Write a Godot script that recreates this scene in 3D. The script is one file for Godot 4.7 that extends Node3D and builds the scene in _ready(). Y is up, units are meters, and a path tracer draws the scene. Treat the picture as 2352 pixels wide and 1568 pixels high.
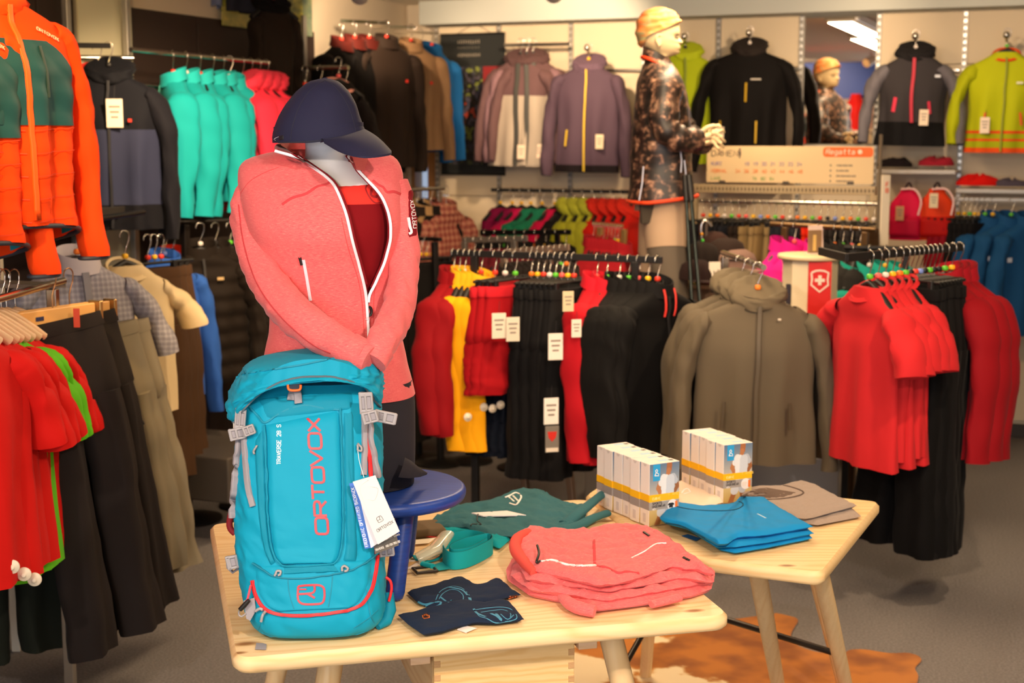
extends Node3D
# A sports-clothing shop: display tables with a mannequin and a backpack in front, clothes racks and a panelled wall behind.
const F := 3267.0
const EYE := Vector3(0, 1.75, 0)
var pitch := deg_to_rad(8.17)
var U := Vector3(cos(deg_to_rad(22.0)), 0, sin(deg_to_rad(22.0)))     # along the back wall
var N := Vector3(-sin(deg_to_rad(22.0)), 0, cos(deg_to_rad(22.0)))    # from the back wall into the room
var CORNER := Vector3(-0.70, 0, -9.72)
var YAW := -deg_to_rad(22.0)
var mats := {}
var meshes := {}
var texs := {}
var rng := RandomNumberGenerator.new()

# ---------- measuring: sight lines of the survey photograph ----------
func ray(px: float, py: float) -> Vector3:
	var a := (px - 1176.0) / F
	var b := -(py - 784.0) / F
	return Vector3(a, b * cos(pitch) - sin(pitch), -cos(pitch) - b * sin(pitch))
func at(px: float, py: float, d: float) -> Vector3:
	var r := ray(px, py)
	return EYE + r * (d / -r.z)
func onplane(px: float, py: float, h: float) -> Vector3:
	var r := ray(px, py)
	return EYE + r * ((h - EYE.y) / r.y)
func onwall(px: float, py: float, off := 0.0) -> Vector3:   # the back wall, or a plane "off" in front of it
	var r := ray(px, py)
	return EYE + r * ((CORNER + N * off - EYE).dot(N) / r.dot(N))
func onleft(px: float, py: float, off := 0.0) -> Vector3:   # the left wall
	var r := ray(px, py)
	return EYE + r * ((CORNER + U * off - EYE).dot(U) / r.dot(U))
func room(u: float, y: float, n: float) -> Vector3:
	return CORNER + U * u + N * n + Vector3(0, y, 0)
func v2(a: float, b: float) -> Vector2: return Vector2(a, b)

# ---------- geometry ----------
class Geo:
	var v := PackedVector3Array()
	var n := PackedVector3Array()
	var t := PackedVector2Array()
	var ix := PackedInt32Array()
	func add(p: Vector3, nn := Vector3.ZERO, uv := Vector2.ZERO) -> int:
		v.append(p); n.append(nn); t.append(uv)
		return v.size() - 1
	func tri(a: int, b: int, c: int) -> void:      # counter-clockwise seen from outside
		ix.append(a); ix.append(c); ix.append(b)
	func quad(a: int, b: int, c: int, d: int) -> void:
		tri(a, b, c); tri(a, c, d)
	func flat(p: Array, uv := []) -> void:          # a flat polygon fan with vertices of its own
		var b := v.size()
		var nn: Vector3 = (p[1] - p[0]).cross(p[2] - p[0]).normalized()
		for i in p.size(): add(p[i], nn, uv[i] if uv.size() else Vector2.ZERO)
		for i in range(1, p.size() - 1): tri(b, b + i, b + i + 1)
	func grid(rows: Array, closed := false, flip := false) -> int:
		var b := v.size()
		var m: int = rows[0].size()
		for r in rows.size():
			for k in m: add(rows[r][k], Vector3.ZERO, Vector2(float(k) / (m - 1), float(r) / maxi(1, rows.size() - 1)))
		for r in rows.size() - 1:
			for k in (m if closed else m - 1):
				var k2 := (k + 1) % m
				var q := [b + r * m + k, b + (r + 1) * m + k, b + (r + 1) * m + k2, b + r * m + k2]
				if flip: quad(q[3], q[2], q[1], q[0])
				else: quad(q[0], q[1], q[2], q[3])
		return b
	func cap(ring: Array, flip := false) -> void:
		var c := Vector3.ZERO
		for p in ring: c += p
		c /= ring.size()
		var b := v.size()
		add(c)
		for p in ring: add(p)
		var m := ring.size()
		for k in m:
			if flip: tri(b, b + 1 + (k + 1) % m, b + 1 + k)
			else: tri(b, b + 1 + k, b + 1 + (k + 1) % m)
	func box(c: Vector3, s: Vector3, basis := Basis()) -> void:
		var h := s * 0.5
		for ax in 3:
			for sg in [-1.0, 1.0]:
				var nn := Vector3.ZERO; nn[ax] = sg
				var u := Vector3.ZERO; u[(ax + 1) % 3] = 1
				var w := Vector3.ZERO; w[(ax + 2) % 3] = 1
				if sg < 0: var tmp := u; u = w; w = tmp
				var b := v.size()
				for q in [Vector2(-1, -1), Vector2(1, -1), Vector2(1, 1), Vector2(-1, 1)]:
					var p: Vector3 = (nn + u * q.x + w * q.y) * h
					add(c + basis * p, basis * nn, Vector2((q.x + 1) / 2, (1 - q.y) / 2))
				quad(b, b + 1, b + 2, b + 3)
	func rbox(c: Vector3, s: Vector3, r: float, basis := Basis(), seg := 2) -> void:   # rounded edges
		var h := s * 0.5
		r = minf(r, minf(h.x, minf(h.y, h.z)) * 0.99)
		var inner := h - Vector3(r, r, r)
		for ax in 3:
			var a1 := (ax + 1) % 3
			var a2 := (ax + 2) % 3
			for sg in [-1.0, 1.0]:
				var l1 := []
				var l2 := []
				for i in seg + 1:
					var f := tan(PI / 4 * (1.0 - float(i) / seg))
					l1.append(-inner[a1] - r * f); l2.append(-inner[a2] - r * f)
				for i in seg + 1:
					var f := tan(PI / 4 * float(i) / seg)
					l1.append(inner[a1] + r * f); l2.append(inner[a2] + r * f)
				var b := v.size()
				for p1 in l1:
					for p2 in l2:
						var p := Vector3.ZERO
						p[ax] = sg * h[ax]; p[a1] = p1; p[a2] = p2
						var q := p.clamp(-inner, inner)
						var d := (p - q).normalized()
						add(c + basis * (q + d * r), basis * d)
				var m := l1.size()
				for i in m - 1:
					for k in m - 1:
						var e := [b + i * m + k, b + (i + 1) * m + k, b + (i + 1) * m + k + 1, b + i * m + k + 1]
						if sg > 0: quad(e[0], e[1], e[2], e[3])
						else: quad(e[3], e[2], e[1], e[0])
	func tube(path: Array, rad, seg := 8, caps := true, flatten := 1.0, up := Vector3.UP) -> void:
		var rows := []
		var side := Vector3.ZERO
		for i in path.size():
			var d: Vector3 = (path[mini(i + 1, path.size() - 1)] - path[maxi(i - 1, 0)]).normalized()
			if i == 0:
				side = d.cross(up if absf(d.dot(up)) < 0.95 else Vector3.RIGHT).normalized()
			else:
				side = (side - d * side.dot(d)).normalized()
			var w := side.cross(d).normalized()
			var r: float = rad[i] if rad is Array else rad
			var ring := []
			for k in seg:
				var a := TAU * k / seg
				ring.append(path[i] + (side * cos(a) + w * sin(a) * flatten) * r)
			rows.append(ring)
		grid(rows, true)
		if caps:
			cap(rows[0], false); cap(rows[-1], true)
	func lathe(prof: Array, seg := 24, c := Vector3.ZERO) -> void:      # (radius, y) from bottom to top
		var rows := []
		for p in prof:
			var ring := []
			for k in seg:
				var a := TAU * k / seg
				ring.append(c + Vector3(cos(a) * p.x, p.y, sin(a) * p.x))
			rows.append(ring)
		grid(rows, true)
	func ribbon(path: Array, nor: Array, width, thick: float) -> void:   # a strip laid on a surface, with thickness
		var rows := []
		for i in path.size():
			var d: Vector3 = (path[mini(i + 1, path.size() - 1)] - path[maxi(i - 1, 0)]).normalized()
			var nn: Vector3 = nor[i]
			var s = d.cross(nn).normalized() * (width[i] if width is Array else width) * 0.5
			var o: Vector3 = nn * thick
			rows.append([path[i] - s - nn * 0.001, path[i] - s + o * 0.8, path[i] - s * 0.8 + o, path[i] + s * 0.8 + o, path[i] + s + o * 0.8, path[i] + s - nn * 0.001])
		grid(rows, false, true)
	func prism(poly: PackedVector2Array, y0: float, y1: float, bevel := 0.0, xf := Transform3D()) -> void:   # outline in x, z; counter-clockwise seen from above
		var m := poly.size()
		var area := 0.0
		for i in m: area += poly[i].cross(poly[(i + 1) % m])
		if area < 0: poly.reverse()
		var inset := PackedVector2Array()
		for i in m:
			var a := (poly[i] - poly[(i - 1 + m) % m]).normalized()
			var b := (poly[(i + 1) % m] - poly[i]).normalized()
			var na := Vector2(-a.y, a.x)
			var nb := Vector2(-b.y, b.x)
			var mid := (na + nb)
			mid = mid.normalized() / maxf(0.5, mid.normalized().dot(na)) if mid.length() > 0.01 else na
			inset.append(poly[i] + mid * bevel)
		var rows := []
		var lv := [[inset, y0], [poly, y0 + bevel], [poly, y1 - bevel], [inset, y1]] if bevel > 0 else [[poly, y0], [poly, y1]]
		for l in lv:
			var ring := []
			for i in m: ring.append(xf * Vector3(l[0][i].x, l[1], l[0][i].y))
			rows.append(ring)
		grid(rows, true)
		var idx := Geometry2D.triangulate_polygon(inset)
		for top in [false, true]:
			var b := v.size()
			for i in m:
				var q: Vector2 = inset[i]
				add(xf * Vector3(q.x, y1 if top else y0, q.y), xf.basis * (Vector3.UP if top else Vector3.DOWN), q)
			for i in range(0, idx.size(), 3):
				var p := [inset[idx[i]], inset[idx[i + 1]], inset[idx[i + 2]]]
				var pos: bool = (p[1] - p[0]).cross(p[2] - p[0]) > 0
				if pos != top: tri(b + idx[i], b + idx[i + 1], b + idx[i + 2])
				else: tri(b + idx[i], b + idx[i + 2], b + idx[i + 1])
	func mesh() -> ArrayMesh:
		var acc := PackedVector3Array()
		acc.resize(v.size())
		for i in range(0, ix.size(), 3):
			var a := ix[i]; var b := ix[i + 1]; var c := ix[i + 2]
			var nn := (v[c] - v[a]).cross(v[b] - v[a])
			acc[a] += nn; acc[b] += nn; acc[c] += nn
		for i in v.size():
			if n[i] == Vector3.ZERO: n[i] = acc[i].normalized() if acc[i].length() > 0 else Vector3.UP
		var arr := []
		arr.resize(Mesh.ARRAY_MAX)
		arr[Mesh.ARRAY_VERTEX] = v; arr[Mesh.ARRAY_NORMAL] = n; arr[Mesh.ARRAY_TEX_UV] = t; arr[Mesh.ARRAY_INDEX] = ix
		var am := ArrayMesh.new()
		am.add_surface_from_arrays(Mesh.PRIMITIVE_TRIANGLES, arr)
		return am

# ---------- scene helpers ----------
func obj(called: String, g, m: Material, parent: Node = self) -> MeshInstance3D:
	var o := MeshInstance3D.new()
	o.name = called
	if g is Geo and g.ix.is_empty(): return o
	o.mesh = g.mesh() if g is Geo else g
	o.material_override = m
	parent.add_child(o, true)
	return o
func tag(o: Node, label: String, category: String, group := "", kind := "") -> Node:
	if label: o.set_meta("label", label)
	if category: o.set_meta("category", category)
	if group: o.set_meta("group", group)
	if kind: o.set_meta("kind", kind)
	return o
func thing(called: String, p: Vector3, label: String, category: String, group := "", turn := 0.0) -> Node3D:
	var o := Node3D.new()
	o.name = called
	add_child(o, true)
	o.position = p
	o.rotation.y = turn
	tag(o, label, category, group)
	return o
func dup(o: Node3D, p: Vector3, turn: float, label: String) -> Node3D:
	var r := o.duplicate() as Node3D
	r.name = String(o.name).rstrip("0123456789")
	add_child(r, true)
	r.position = p
	r.rotation.y = turn
	r.set_meta("label", label)
	return r
func struct(called: String, g, m: Material) -> MeshInstance3D:
	var o := obj(called, g, m)
	o.set_meta("kind", "structure")
	return o
func regroup(o: Node, label: String, lead := "") -> void:     # things told apart only by their order in a row form a group
	var w := label.split(" ")
	if w[0] in ORD or w[0] in ["outer", "inner", "front", "middle", "rear", "upper", "lower", "top", "bottom"]:
		o.set_meta("group", lead + " ".join(w.slice(1)).replace(" from the left", "").replace(" from the front", ""))
	elif o.has_meta("group"): o.remove_meta("group")
const ORD := ["first", "second", "third", "fourth", "fifth", "sixth", "seventh", "eighth", "ninth", "tenth", "eleventh", "twelfth", "thirteenth", "fourteenth", "fifteenth", "sixteenth", "seventeenth", "eighteenth", "nineteenth", "twentieth"]

# ---------- materials ----------
func noise_tex(key: String, freq: float, ramp := [], size := 256, kind := FastNoiseLite.TYPE_SIMPLEX_SMOOTH, oct := 4, normal := false) -> NoiseTexture2D:
	if texs.has(key): return texs[key]
	var t := NoiseTexture2D.new()
	t.width = size; t.height = size; t.seamless = true
	var fn := FastNoiseLite.new()
	fn.noise_type = kind; fn.frequency = freq; fn.fractal_octaves = oct; fn.seed = hash(key) % 1000
	t.noise = fn
	if ramp.size():
		var gr := Gradient.new()
		gr.offsets = PackedFloat32Array(); gr.colors = PackedColorArray()
		var offs := PackedFloat32Array()
		var cols := PackedColorArray()
		for i in ramp.size():
			offs.append(float(i) / (ramp.size() - 1)); cols.append(Color(ramp[i]))
		gr.offsets = offs; gr.colors = cols
		t.color_ramp = gr
	texs[key] = t
	return t
func mat(hex: String, rough := 0.85, metal := 0.0, extra := "") -> StandardMaterial3D:
	var key := "%s|%.2f|%.2f|%s" % [hex, rough, metal, extra]
	if mats.has(key): return mats[key]
	var m := StandardMaterial3D.new()
	m.albedo_color = Color(hex)
	m.roughness = rough
	m.metallic = metal
	m.cull_mode = BaseMaterial3D.CULL_DISABLED
	match extra:
		"cloth":
			m.rim_enabled = true; m.rim = 0.25; m.rim_tint = 0.6
			m.metallic_specular = 0.25
		"weave":
			m.rim_enabled = true; m.rim = 0.25; m.rim_tint = 0.6
			m.metallic_specular = 0.3
			bump(m, ripstop(), 0.02, 60.0)
		"knit":
			m.rim_enabled = true; m.rim = 0.4; m.rim_tint = 0.7
			m.metallic_specular = 0.15
			bump(m, noise_tex("knit", 0.12), 0.05, 12.0)
		"glow":
			m.emission_enabled = true
			m.emission = Color(hex)
			m.emission_energy_multiplier = 2.0
		"plastic":
			m.metallic_specular = 0.5
	mats[key] = m
	return m
func bump(m: StandardMaterial3D, t: Texture2D, cm: float, scale: float) -> void:
	m.heightmap_enabled = true
	m.heightmap_texture = t
	m.heightmap_scale = cm
	m.uv1_triplanar = true
	m.uv1_scale = Vector3(scale, scale, scale)
func image_tex(im: Image) -> ImageTexture:
	return ImageTexture.create_from_image(im)
func ripstop() -> Texture2D:
	if texs.has("ripstop"): return texs["ripstop"]
	var im := Image.create(64, 64, false, Image.FORMAT_RGB8)
	for y in 64:
		for x in 64:
			var d := 0.5 + 0.25 * sin(TAU * (x + (y / 8 % 2) * 4) / 8.0) * sin(TAU * y / 8.0)
			im.set_pixel(x, y, Color(d, d, d))
	texs["ripstop"] = image_tex(im)
	return texs["ripstop"]
func melange(hex: String, dark: String, light: String, stretch := Vector3(6, 40, 6)) -> StandardMaterial3D:   # heathered knit: fine streaks across
	var key := "melange" + hex
	if mats.has(key): return mats[key]
	var m := StandardMaterial3D.new()
	m.albedo_texture = noise_tex(key, 0.06, [dark, dark, hex, hex, hex, light, light], 512, FastNoiseLite.TYPE_SIMPLEX_SMOOTH, 3)
	m.roughness = 0.9
	m.metallic_specular = 0.15
	m.rim_enabled = true; m.rim = 0.35; m.rim_tint = 0.7
	m.uv1_triplanar = true
	m.uv1_scale = stretch
	m.cull_mode = BaseMaterial3D.CULL_DISABLED
	mats[key] = m
	return m
var STEEL: StandardMaterial3D
var BLACKM: StandardMaterial3D
var BLACKP: StandardMaterial3D
var WHITE: StandardMaterial3D

# ---------- shapes laid out from measured points ----------
func lerp_keys(keys: Array, x: float) -> Array:    # keys: [x, values...], smooth
	if x <= keys[0][0]: return keys[0]
	for i in keys.size() - 1:
		if x <= keys[i + 1][0]:
			var f: float = (x - keys[i][0]) / (keys[i + 1][0] - keys[i][0])
			var r := []
			var a: Array = keys[maxi(i - 1, 0)]
			var d: Array = keys[mini(i + 2, keys.size() - 1)]
			for k in keys[i].size():
				r.append(cubic_interpolate(keys[i][k], keys[i + 1][k], a[k], d[k], f) if k > 0 else x)
			return r
	return keys[-1]
func smooth(pts: Array, per := 4) -> Array:          # Catmull-Rom through points (Vector2, Vector3)
	var r := []
	for i in pts.size() - 1:
		for k in per:
			r.append(pts[i].cubic_interpolate(pts[i + 1], pts[maxi(i - 1, 0)], pts[mini(i + 2, pts.size() - 1)], float(k) / per))
	r.append(pts[-1])
	return r
func xy(a: Array) -> Array:                          # flat list of numbers to Vector2 list
	var r := []
	for i in range(0, a.size(), 2): r.append(Vector2(a[i], a[i + 1]))
	return r
func pts3(a: Array) -> Array:                        # px, py, depth triplets
	var r := []
	for i in range(0, a.size(), 3): r.append(at(a[i], a[i + 1], a[i + 2]))
	return r
func sell(a: float, b: float, e: float, th: float) -> Vector2:   # superellipse
	var c := cos(th); var s := sin(th)
	return Vector2(a * signf(c) * pow(absf(c), 2.0 / e), b * signf(s) * pow(absf(s), 2.0 / e))
func sil_loft(keys: Array, rows: int, seg: int, e: float, turn := 0.0, fold = null, th0 := 0.0, th1 := TAU, grow := 0.0) -> Array:
	# keys: [py, x0, x1, depth, half depth]; rings are level; returns rows of points. th: 0 = right, PI/2 = towards the viewer
	var out := []
	var b := Basis(Vector3.UP, turn)
	for r in rows:
		var f := float(r) / (rows - 1)
		var k := lerp_keys(keys, lerpf(keys[0][0], keys[-1][0], f))
		var c := at((k[1] + k[2]) / 2, k[0], k[3])
		var hw: float = (k[2] - k[1]) / 2 / F * (k[3] * cos(pitch)) + grow
		var ring := []
		for s in seg:
			var th := lerpf(th0, th1, float(s) / seg)
			var q := sell(hw, k[4] + grow, e, th)
			if fold != null: q *= 1.0 + fold.call(th, f)
			ring.append(c + b * Vector3(q.x, 0, q.y))
		out.append(ring)
	return out
class Surf:     # a surface to lay details on
	var tm: TriangleMesh
	var inv := Transform3D()
	var host: Node3D
	func hit(o: Vector3, d: Vector3) -> Dictionary:
		return tm.intersect_ray(inv * o, (inv.basis * d).normalized())
func skin(o: MeshInstance3D) -> Surf:
	var s := Surf.new()
	s.tm = o.mesh.generate_triangle_mesh()
	var x := o.transform
	if o.get_parent() != self: x = o.get_parent().transform * x
	s.inv = x.affine_inverse()
	return s
func lay(s: Surf, path: Array, step := 4.0) -> Array:      # a line of pixels laid onto a surface: [points, normals]
	var pp := []
	var nn := []
	for i in path.size() - 1:
		var n := maxi(1, ceili(path[i].distance_to(path[i + 1]) / step))
		for k in n + (1 if i == path.size() - 2 else 0):
			var q: Vector2 = path[i].lerp(path[i + 1], float(k) / n)
			var h = s.hit(EYE, ray(q.x, q.y))
			if h.is_empty(): continue
			var no: Vector3 = h.normal
			if no.dot(s.inv.basis * ray(q.x, q.y)) > 0: no = -no
			pp.append(h.position); nn.append(no)
	for pass_ in 2:
		var n2 := nn.duplicate()
		for i in range(1, nn.size() - 1): n2[i] = (nn[i - 1] + nn[i] * 2 + nn[i + 1]).normalized()
		nn = n2
	return [pp, nn]
func strip(g: Geo, s: Surf, path: Array, width, thick: float, step := 4.0) -> void:
	var l := lay(s, path, step)
	if l[0].size() > 1: g.ribbon(l[0], l[1], width, thick)
func patch(s: Surf, left: Array, right: Array, rows: int, cols: int, lift: float, round_ := 0.12) -> Geo:   # a padded panel laid on a surface between two lines of pixels
	var g := Geo.new()
	var rr := []
	for r in rows + 1:
		var f := float(r) / rows
		var a := along(left, f)
		var b := along(right, f)
		var row := []
		for c in cols + 1:
			var e := float(c) / cols
			var q := a.lerp(b, e)
			var h = s.hit(EYE, ray(q.x, q.y))
			if h.is_empty():
				row.append(row[-1] if row.size() else s.inv * at(q.x, q.y, 3.0)); continue
			var no: Vector3 = h.normal
			if no.dot(s.inv.basis * ray(q.x, q.y)) > 0: no = -no
			var edge := minf(minf(f, 1 - f), minf(e, 1 - e)) / round_
			row.append(h.position + no * (lift * sqrt(clampf(edge * (2 - edge) if edge < 1 else 1.0, 0, 1)) - 0.001))
		rr.append(row)
	g.grid(rr)
	return g
func along(line: Array, f: float) -> Vector2:
	var x := f * (line.size() - 1)
	var i := mini(int(x), line.size() - 2)
	return line[i].lerp(line[i + 1], x - i)
func coons(e0: Array, e1: Array, f0: Array, f1: Array, nu: int, nv: int) -> Array:   # e0 far edge, e1 near edge (left to right); f0 left, f1 right (far to near): rows of points
	var rows := []
	for j in nv + 1:
		var v := float(j) / nv
		var row := []
		for i in nu + 1:
			var u := float(i) / nu
			var p: Vector2 = along(e0, u).lerp(along(e1, u), v) + along(f0, v).lerp(along(f1, v), u)
			p -= e0[0].lerp(e0[-1], u).lerp(e1[0].lerp(e1[-1], u), v)
			row.append(p)
		rows.append(row)
	return rows
var fnz := FastNoiseLite.new()
func nz(a: float, b: float, c := 0.0) -> float: return fnz.get_noise_3d(a, b, c)
func folded(e0: Array, e1: Array, f0: Array, f1: Array, base: float, h: float, wob := 0.004, nu := 30, nv := 24, seed_ := 0.0, rim := 0.1) -> Geo:   # a soft folded layer: outline in pixels at height "base"
	var g := Geo.new()
	var top := []
	var bot := []
	var c := coons(e0, e1, f0, f1, nu, nv)
	for j in nv + 1:
		var a := []
		var b := []
		for i in nu + 1:
			var q: Vector2 = c[j][i]
			var p := onplane(q.x, q.y, base)
			var u := float(i) / nu; var v := float(j) / nv
			var ed := clampf(minf(minf(u, 1 - u), minf(v, 1 - v)) / rim, 0, 1)
			var pr := sqrt(ed * (2 - ed))
			var k := nz(p.x * 20 + p.z * 8, p.z * 24, seed_ * 7.0) * wob * 1.2 + nz(p.x * 55, p.z * 70, seed_ * 9.0) * wob * 0.22
			a.append(p + Vector3(0, h * (0.5 + 0.5 * pr) + k * (0.35 + 0.65 * pr), 0))
			b.append(p + Vector3(0, h * (0.5 - 0.5 * pr) + (k * 0.35 if pr < 0.01 else 0.0), 0))
		top.append(a); bot.append(b)
	g.grid(top)
	g.grid(bot, false, true)
	return g
func _ready() -> void:
	fnz.noise_type = FastNoiseLite.TYPE_SIMPLEX_SMOOTH
	fnz.frequency = 1.0; fnz.fractal_octaves = 2; fnz.seed = 5
	rng.seed = 11
	stage()
	build_room()
	build_tables()
	build_stool_and_mannequin()
	build_backpack()
	build_table_goods()
	build_wall_display()
	build_back_racks()
	build_middle_racks()
	build_walker()
	build_left_side()

func stage() -> void:
	var cam := Camera3D.new()
	cam.name = "camera"
	add_child(cam)
	cam.position = EYE
	cam.rotation.x = -pitch
	var ca := CameraAttributesPhysical.new()
	ca.frustum_focal_length = 35.0 / 2.0 / tan(atan(784.0 / F))
	ca.frustum_focus_distance = 3.05
	ca.exposure_aperture = 7.0
	cam.attributes = ca
	cam.fov = rad_to_deg(2.0 * atan(784.0 / F))
	cam.current = true
	var we := WorldEnvironment.new()
	we.name = "environment"
	var e := Environment.new()
	e.background_mode = Environment.BG_COLOR
	e.background_color = Color(0.80, 0.88, 1.0)
	e.background_energy_multiplier = 2.5
	e.tonemap_mode = Environment.TONE_MAPPER_LINEAR
	e.tonemap_exposure = 0.27
	e.sdfgi_enabled = true; e.ssao_enabled = true; e.ssil_enabled = true
	we.environment = e
	add_child(we)
	STEEL = mat("c9c4bb", 0.22, 1.0)
	BLACKM = mat("1c1a19", 0.45, 0.3)
	BLACKP = mat("151413", 0.5, 0.0, "plastic")
	WHITE = mat("f0ece6", 0.6)
	# ceiling spots: position, aim, energy, colour, half angle
	var warm := Color(1.0, 0.86, 0.70)
	var pink := Color(1.0, 0.92, 0.86)
	var spots := [
		[Vector3(0.7, 2.5, -0.9), Vector3(0.1, 0.75, -3.4), 15.0, pink, 34.0, "over the display tables"],
		[Vector3(-1.2, 2.5, -0.6), Vector3(-0.4, 1.1, -3.1), 11.0, pink, 34.0, "left of the display tables"],
		[Vector3(-1.15, 2.5, -3.0), at(20, 60, 4.0), 13.0, Color(1.0, 0.80, 0.5), 32.0, "in front of the orange jackets"],
		[Vector3(-0.9, 2.5, -5.2), at(470, 260, 6.1), 18.0, warm, 30.0, "in front of the turquoise jackets"],
		[room(1.6, 2.5, 1.5), onwall(1280, 170), 13.0, warm, 35.0, "before the mauve jackets"],
		[room(3.35, 2.5, 2.0), onwall(1680, 140), 9.0, warm, 35.0, "before the black jacket"],
		[Vector3(1.6, 2.5, -3.6), at(2000, 800, 5.3), 10.0, warm, 38.0, "over the coral shirts"],
		[Vector3(0.3, 2.5, -4.0), at(1150, 800, 5.8), 9.0, warm, 38.0, "over the yellow tops"],
		[room(1.0, 2.5, 7.0), room(1.1, 1.95, 8.5), 12.0, warm, 42.0, "before the white shelving"],
		[room(0.6, 2.5, 1.8), onleft(850, 150), 5.0, warm, 38.0, "before the dark trousers in the corner"],
		[room(3.6, 2.5, 1.6), onwall(2200, 160), 4.0, warm, 38.0, "before the lime jacket"],
	]
	for i in spots.size():
		var s: Array = spots[i]
		var dir: Vector3 = (s[1] - s[0]).normalized()
		var t := thing("ceiling_spotlight", s[0], "white ceiling spotlight " + s[5], "spotlight", "")
		var bs := Basis.looking_at(dir, Vector3.FORWARD if absf(dir.y) > 0.95 else Vector3.UP)
		var g := Geo.new()
		g.tube([dir * -0.12, dir * -0.11, dir * -0.02, dir * 0.0], [0.03, 0.045, 0.05, 0.05], 16, true)
		obj("housing", g, mat("e8e6e0", 0.5), t)
		g = Geo.new()
		g.tube([dir * -0.08, Vector3(-dir.x * 0.08, 0.115, -dir.z * 0.08)], 0.012, 8)
		obj("stem", g, mat("e8e6e0", 0.5), t)
		g = Geo.new()
		g.tube([dir * 0.001, dir * 0.004], 0.042, 16, true)
		var gm := mat(s[3].to_html(false), 0.5, 0.0, "glow")
		obj("lamp_face", g, gm, t)
		var l := SpotLight3D.new()
		l.name = "spot"
		t.add_child(l, true)
		l.position = dir * 0.02
		l.basis = bs
		l.light_color = s[3]
		l.light_energy = s[2]
		l.light_size = 0.04
		l.spot_angle = s[4]
		l.spot_angle_attenuation = 0.7
		l.spot_range = 15.0
		l.spot_attenuation = 2.0
		l.shadow_enabled = true
	# fluorescent strips on the ceiling, running away from the back wall
	var k := 0
	for uv in [[2.62, 2.3, "nearest the mirror wall"], [2.5, 4.1, "above the olive jackets"], [4.9, 5.4, "above the far right aisle"], [3.4, 8.6, "above the display tables"], [5.6, 9.0, "right of the display tables"], [1.6, 9.4, "above the left racks"], [4.2, 11.6, "behind the photographer"]]:
		var t := thing("ceiling_tube_light", room(uv[0], 2.585, uv[1]), "long white fluorescent ceiling light " + uv[2], "ceiling light", "", YAW)
		var g := Geo.new()
		g.rbox(Vector3(0, 0, 0), Vector3(0.22, 0.06, 1.6), 0.01)
		obj("housing", g, mat("eceae4", 0.5), t)
		g = Geo.new()
		g.rbox(Vector3(0, -0.035, 0), Vector3(0.17, 0.012, 1.55), 0.005)
		obj("diffuser", g, mat("ffe6c4", 0.5, 0.0, "glow"), t)
		var l := AreaLight3D.new()
		l.name = "panel"
		t.add_child(l, true)
		l.position = Vector3(0, -0.045, 0)
		l.rotation.x = -PI / 2
		l.area_size = Vector2(0.17, 1.55)
		l.area_range = 15.0
		l.area_attenuation = 2.0
		l.light_color = Color(1.0, 0.87, 0.70)
		l.light_energy = 14.0
		l.shadow_enabled = true
		k += 1

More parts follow.
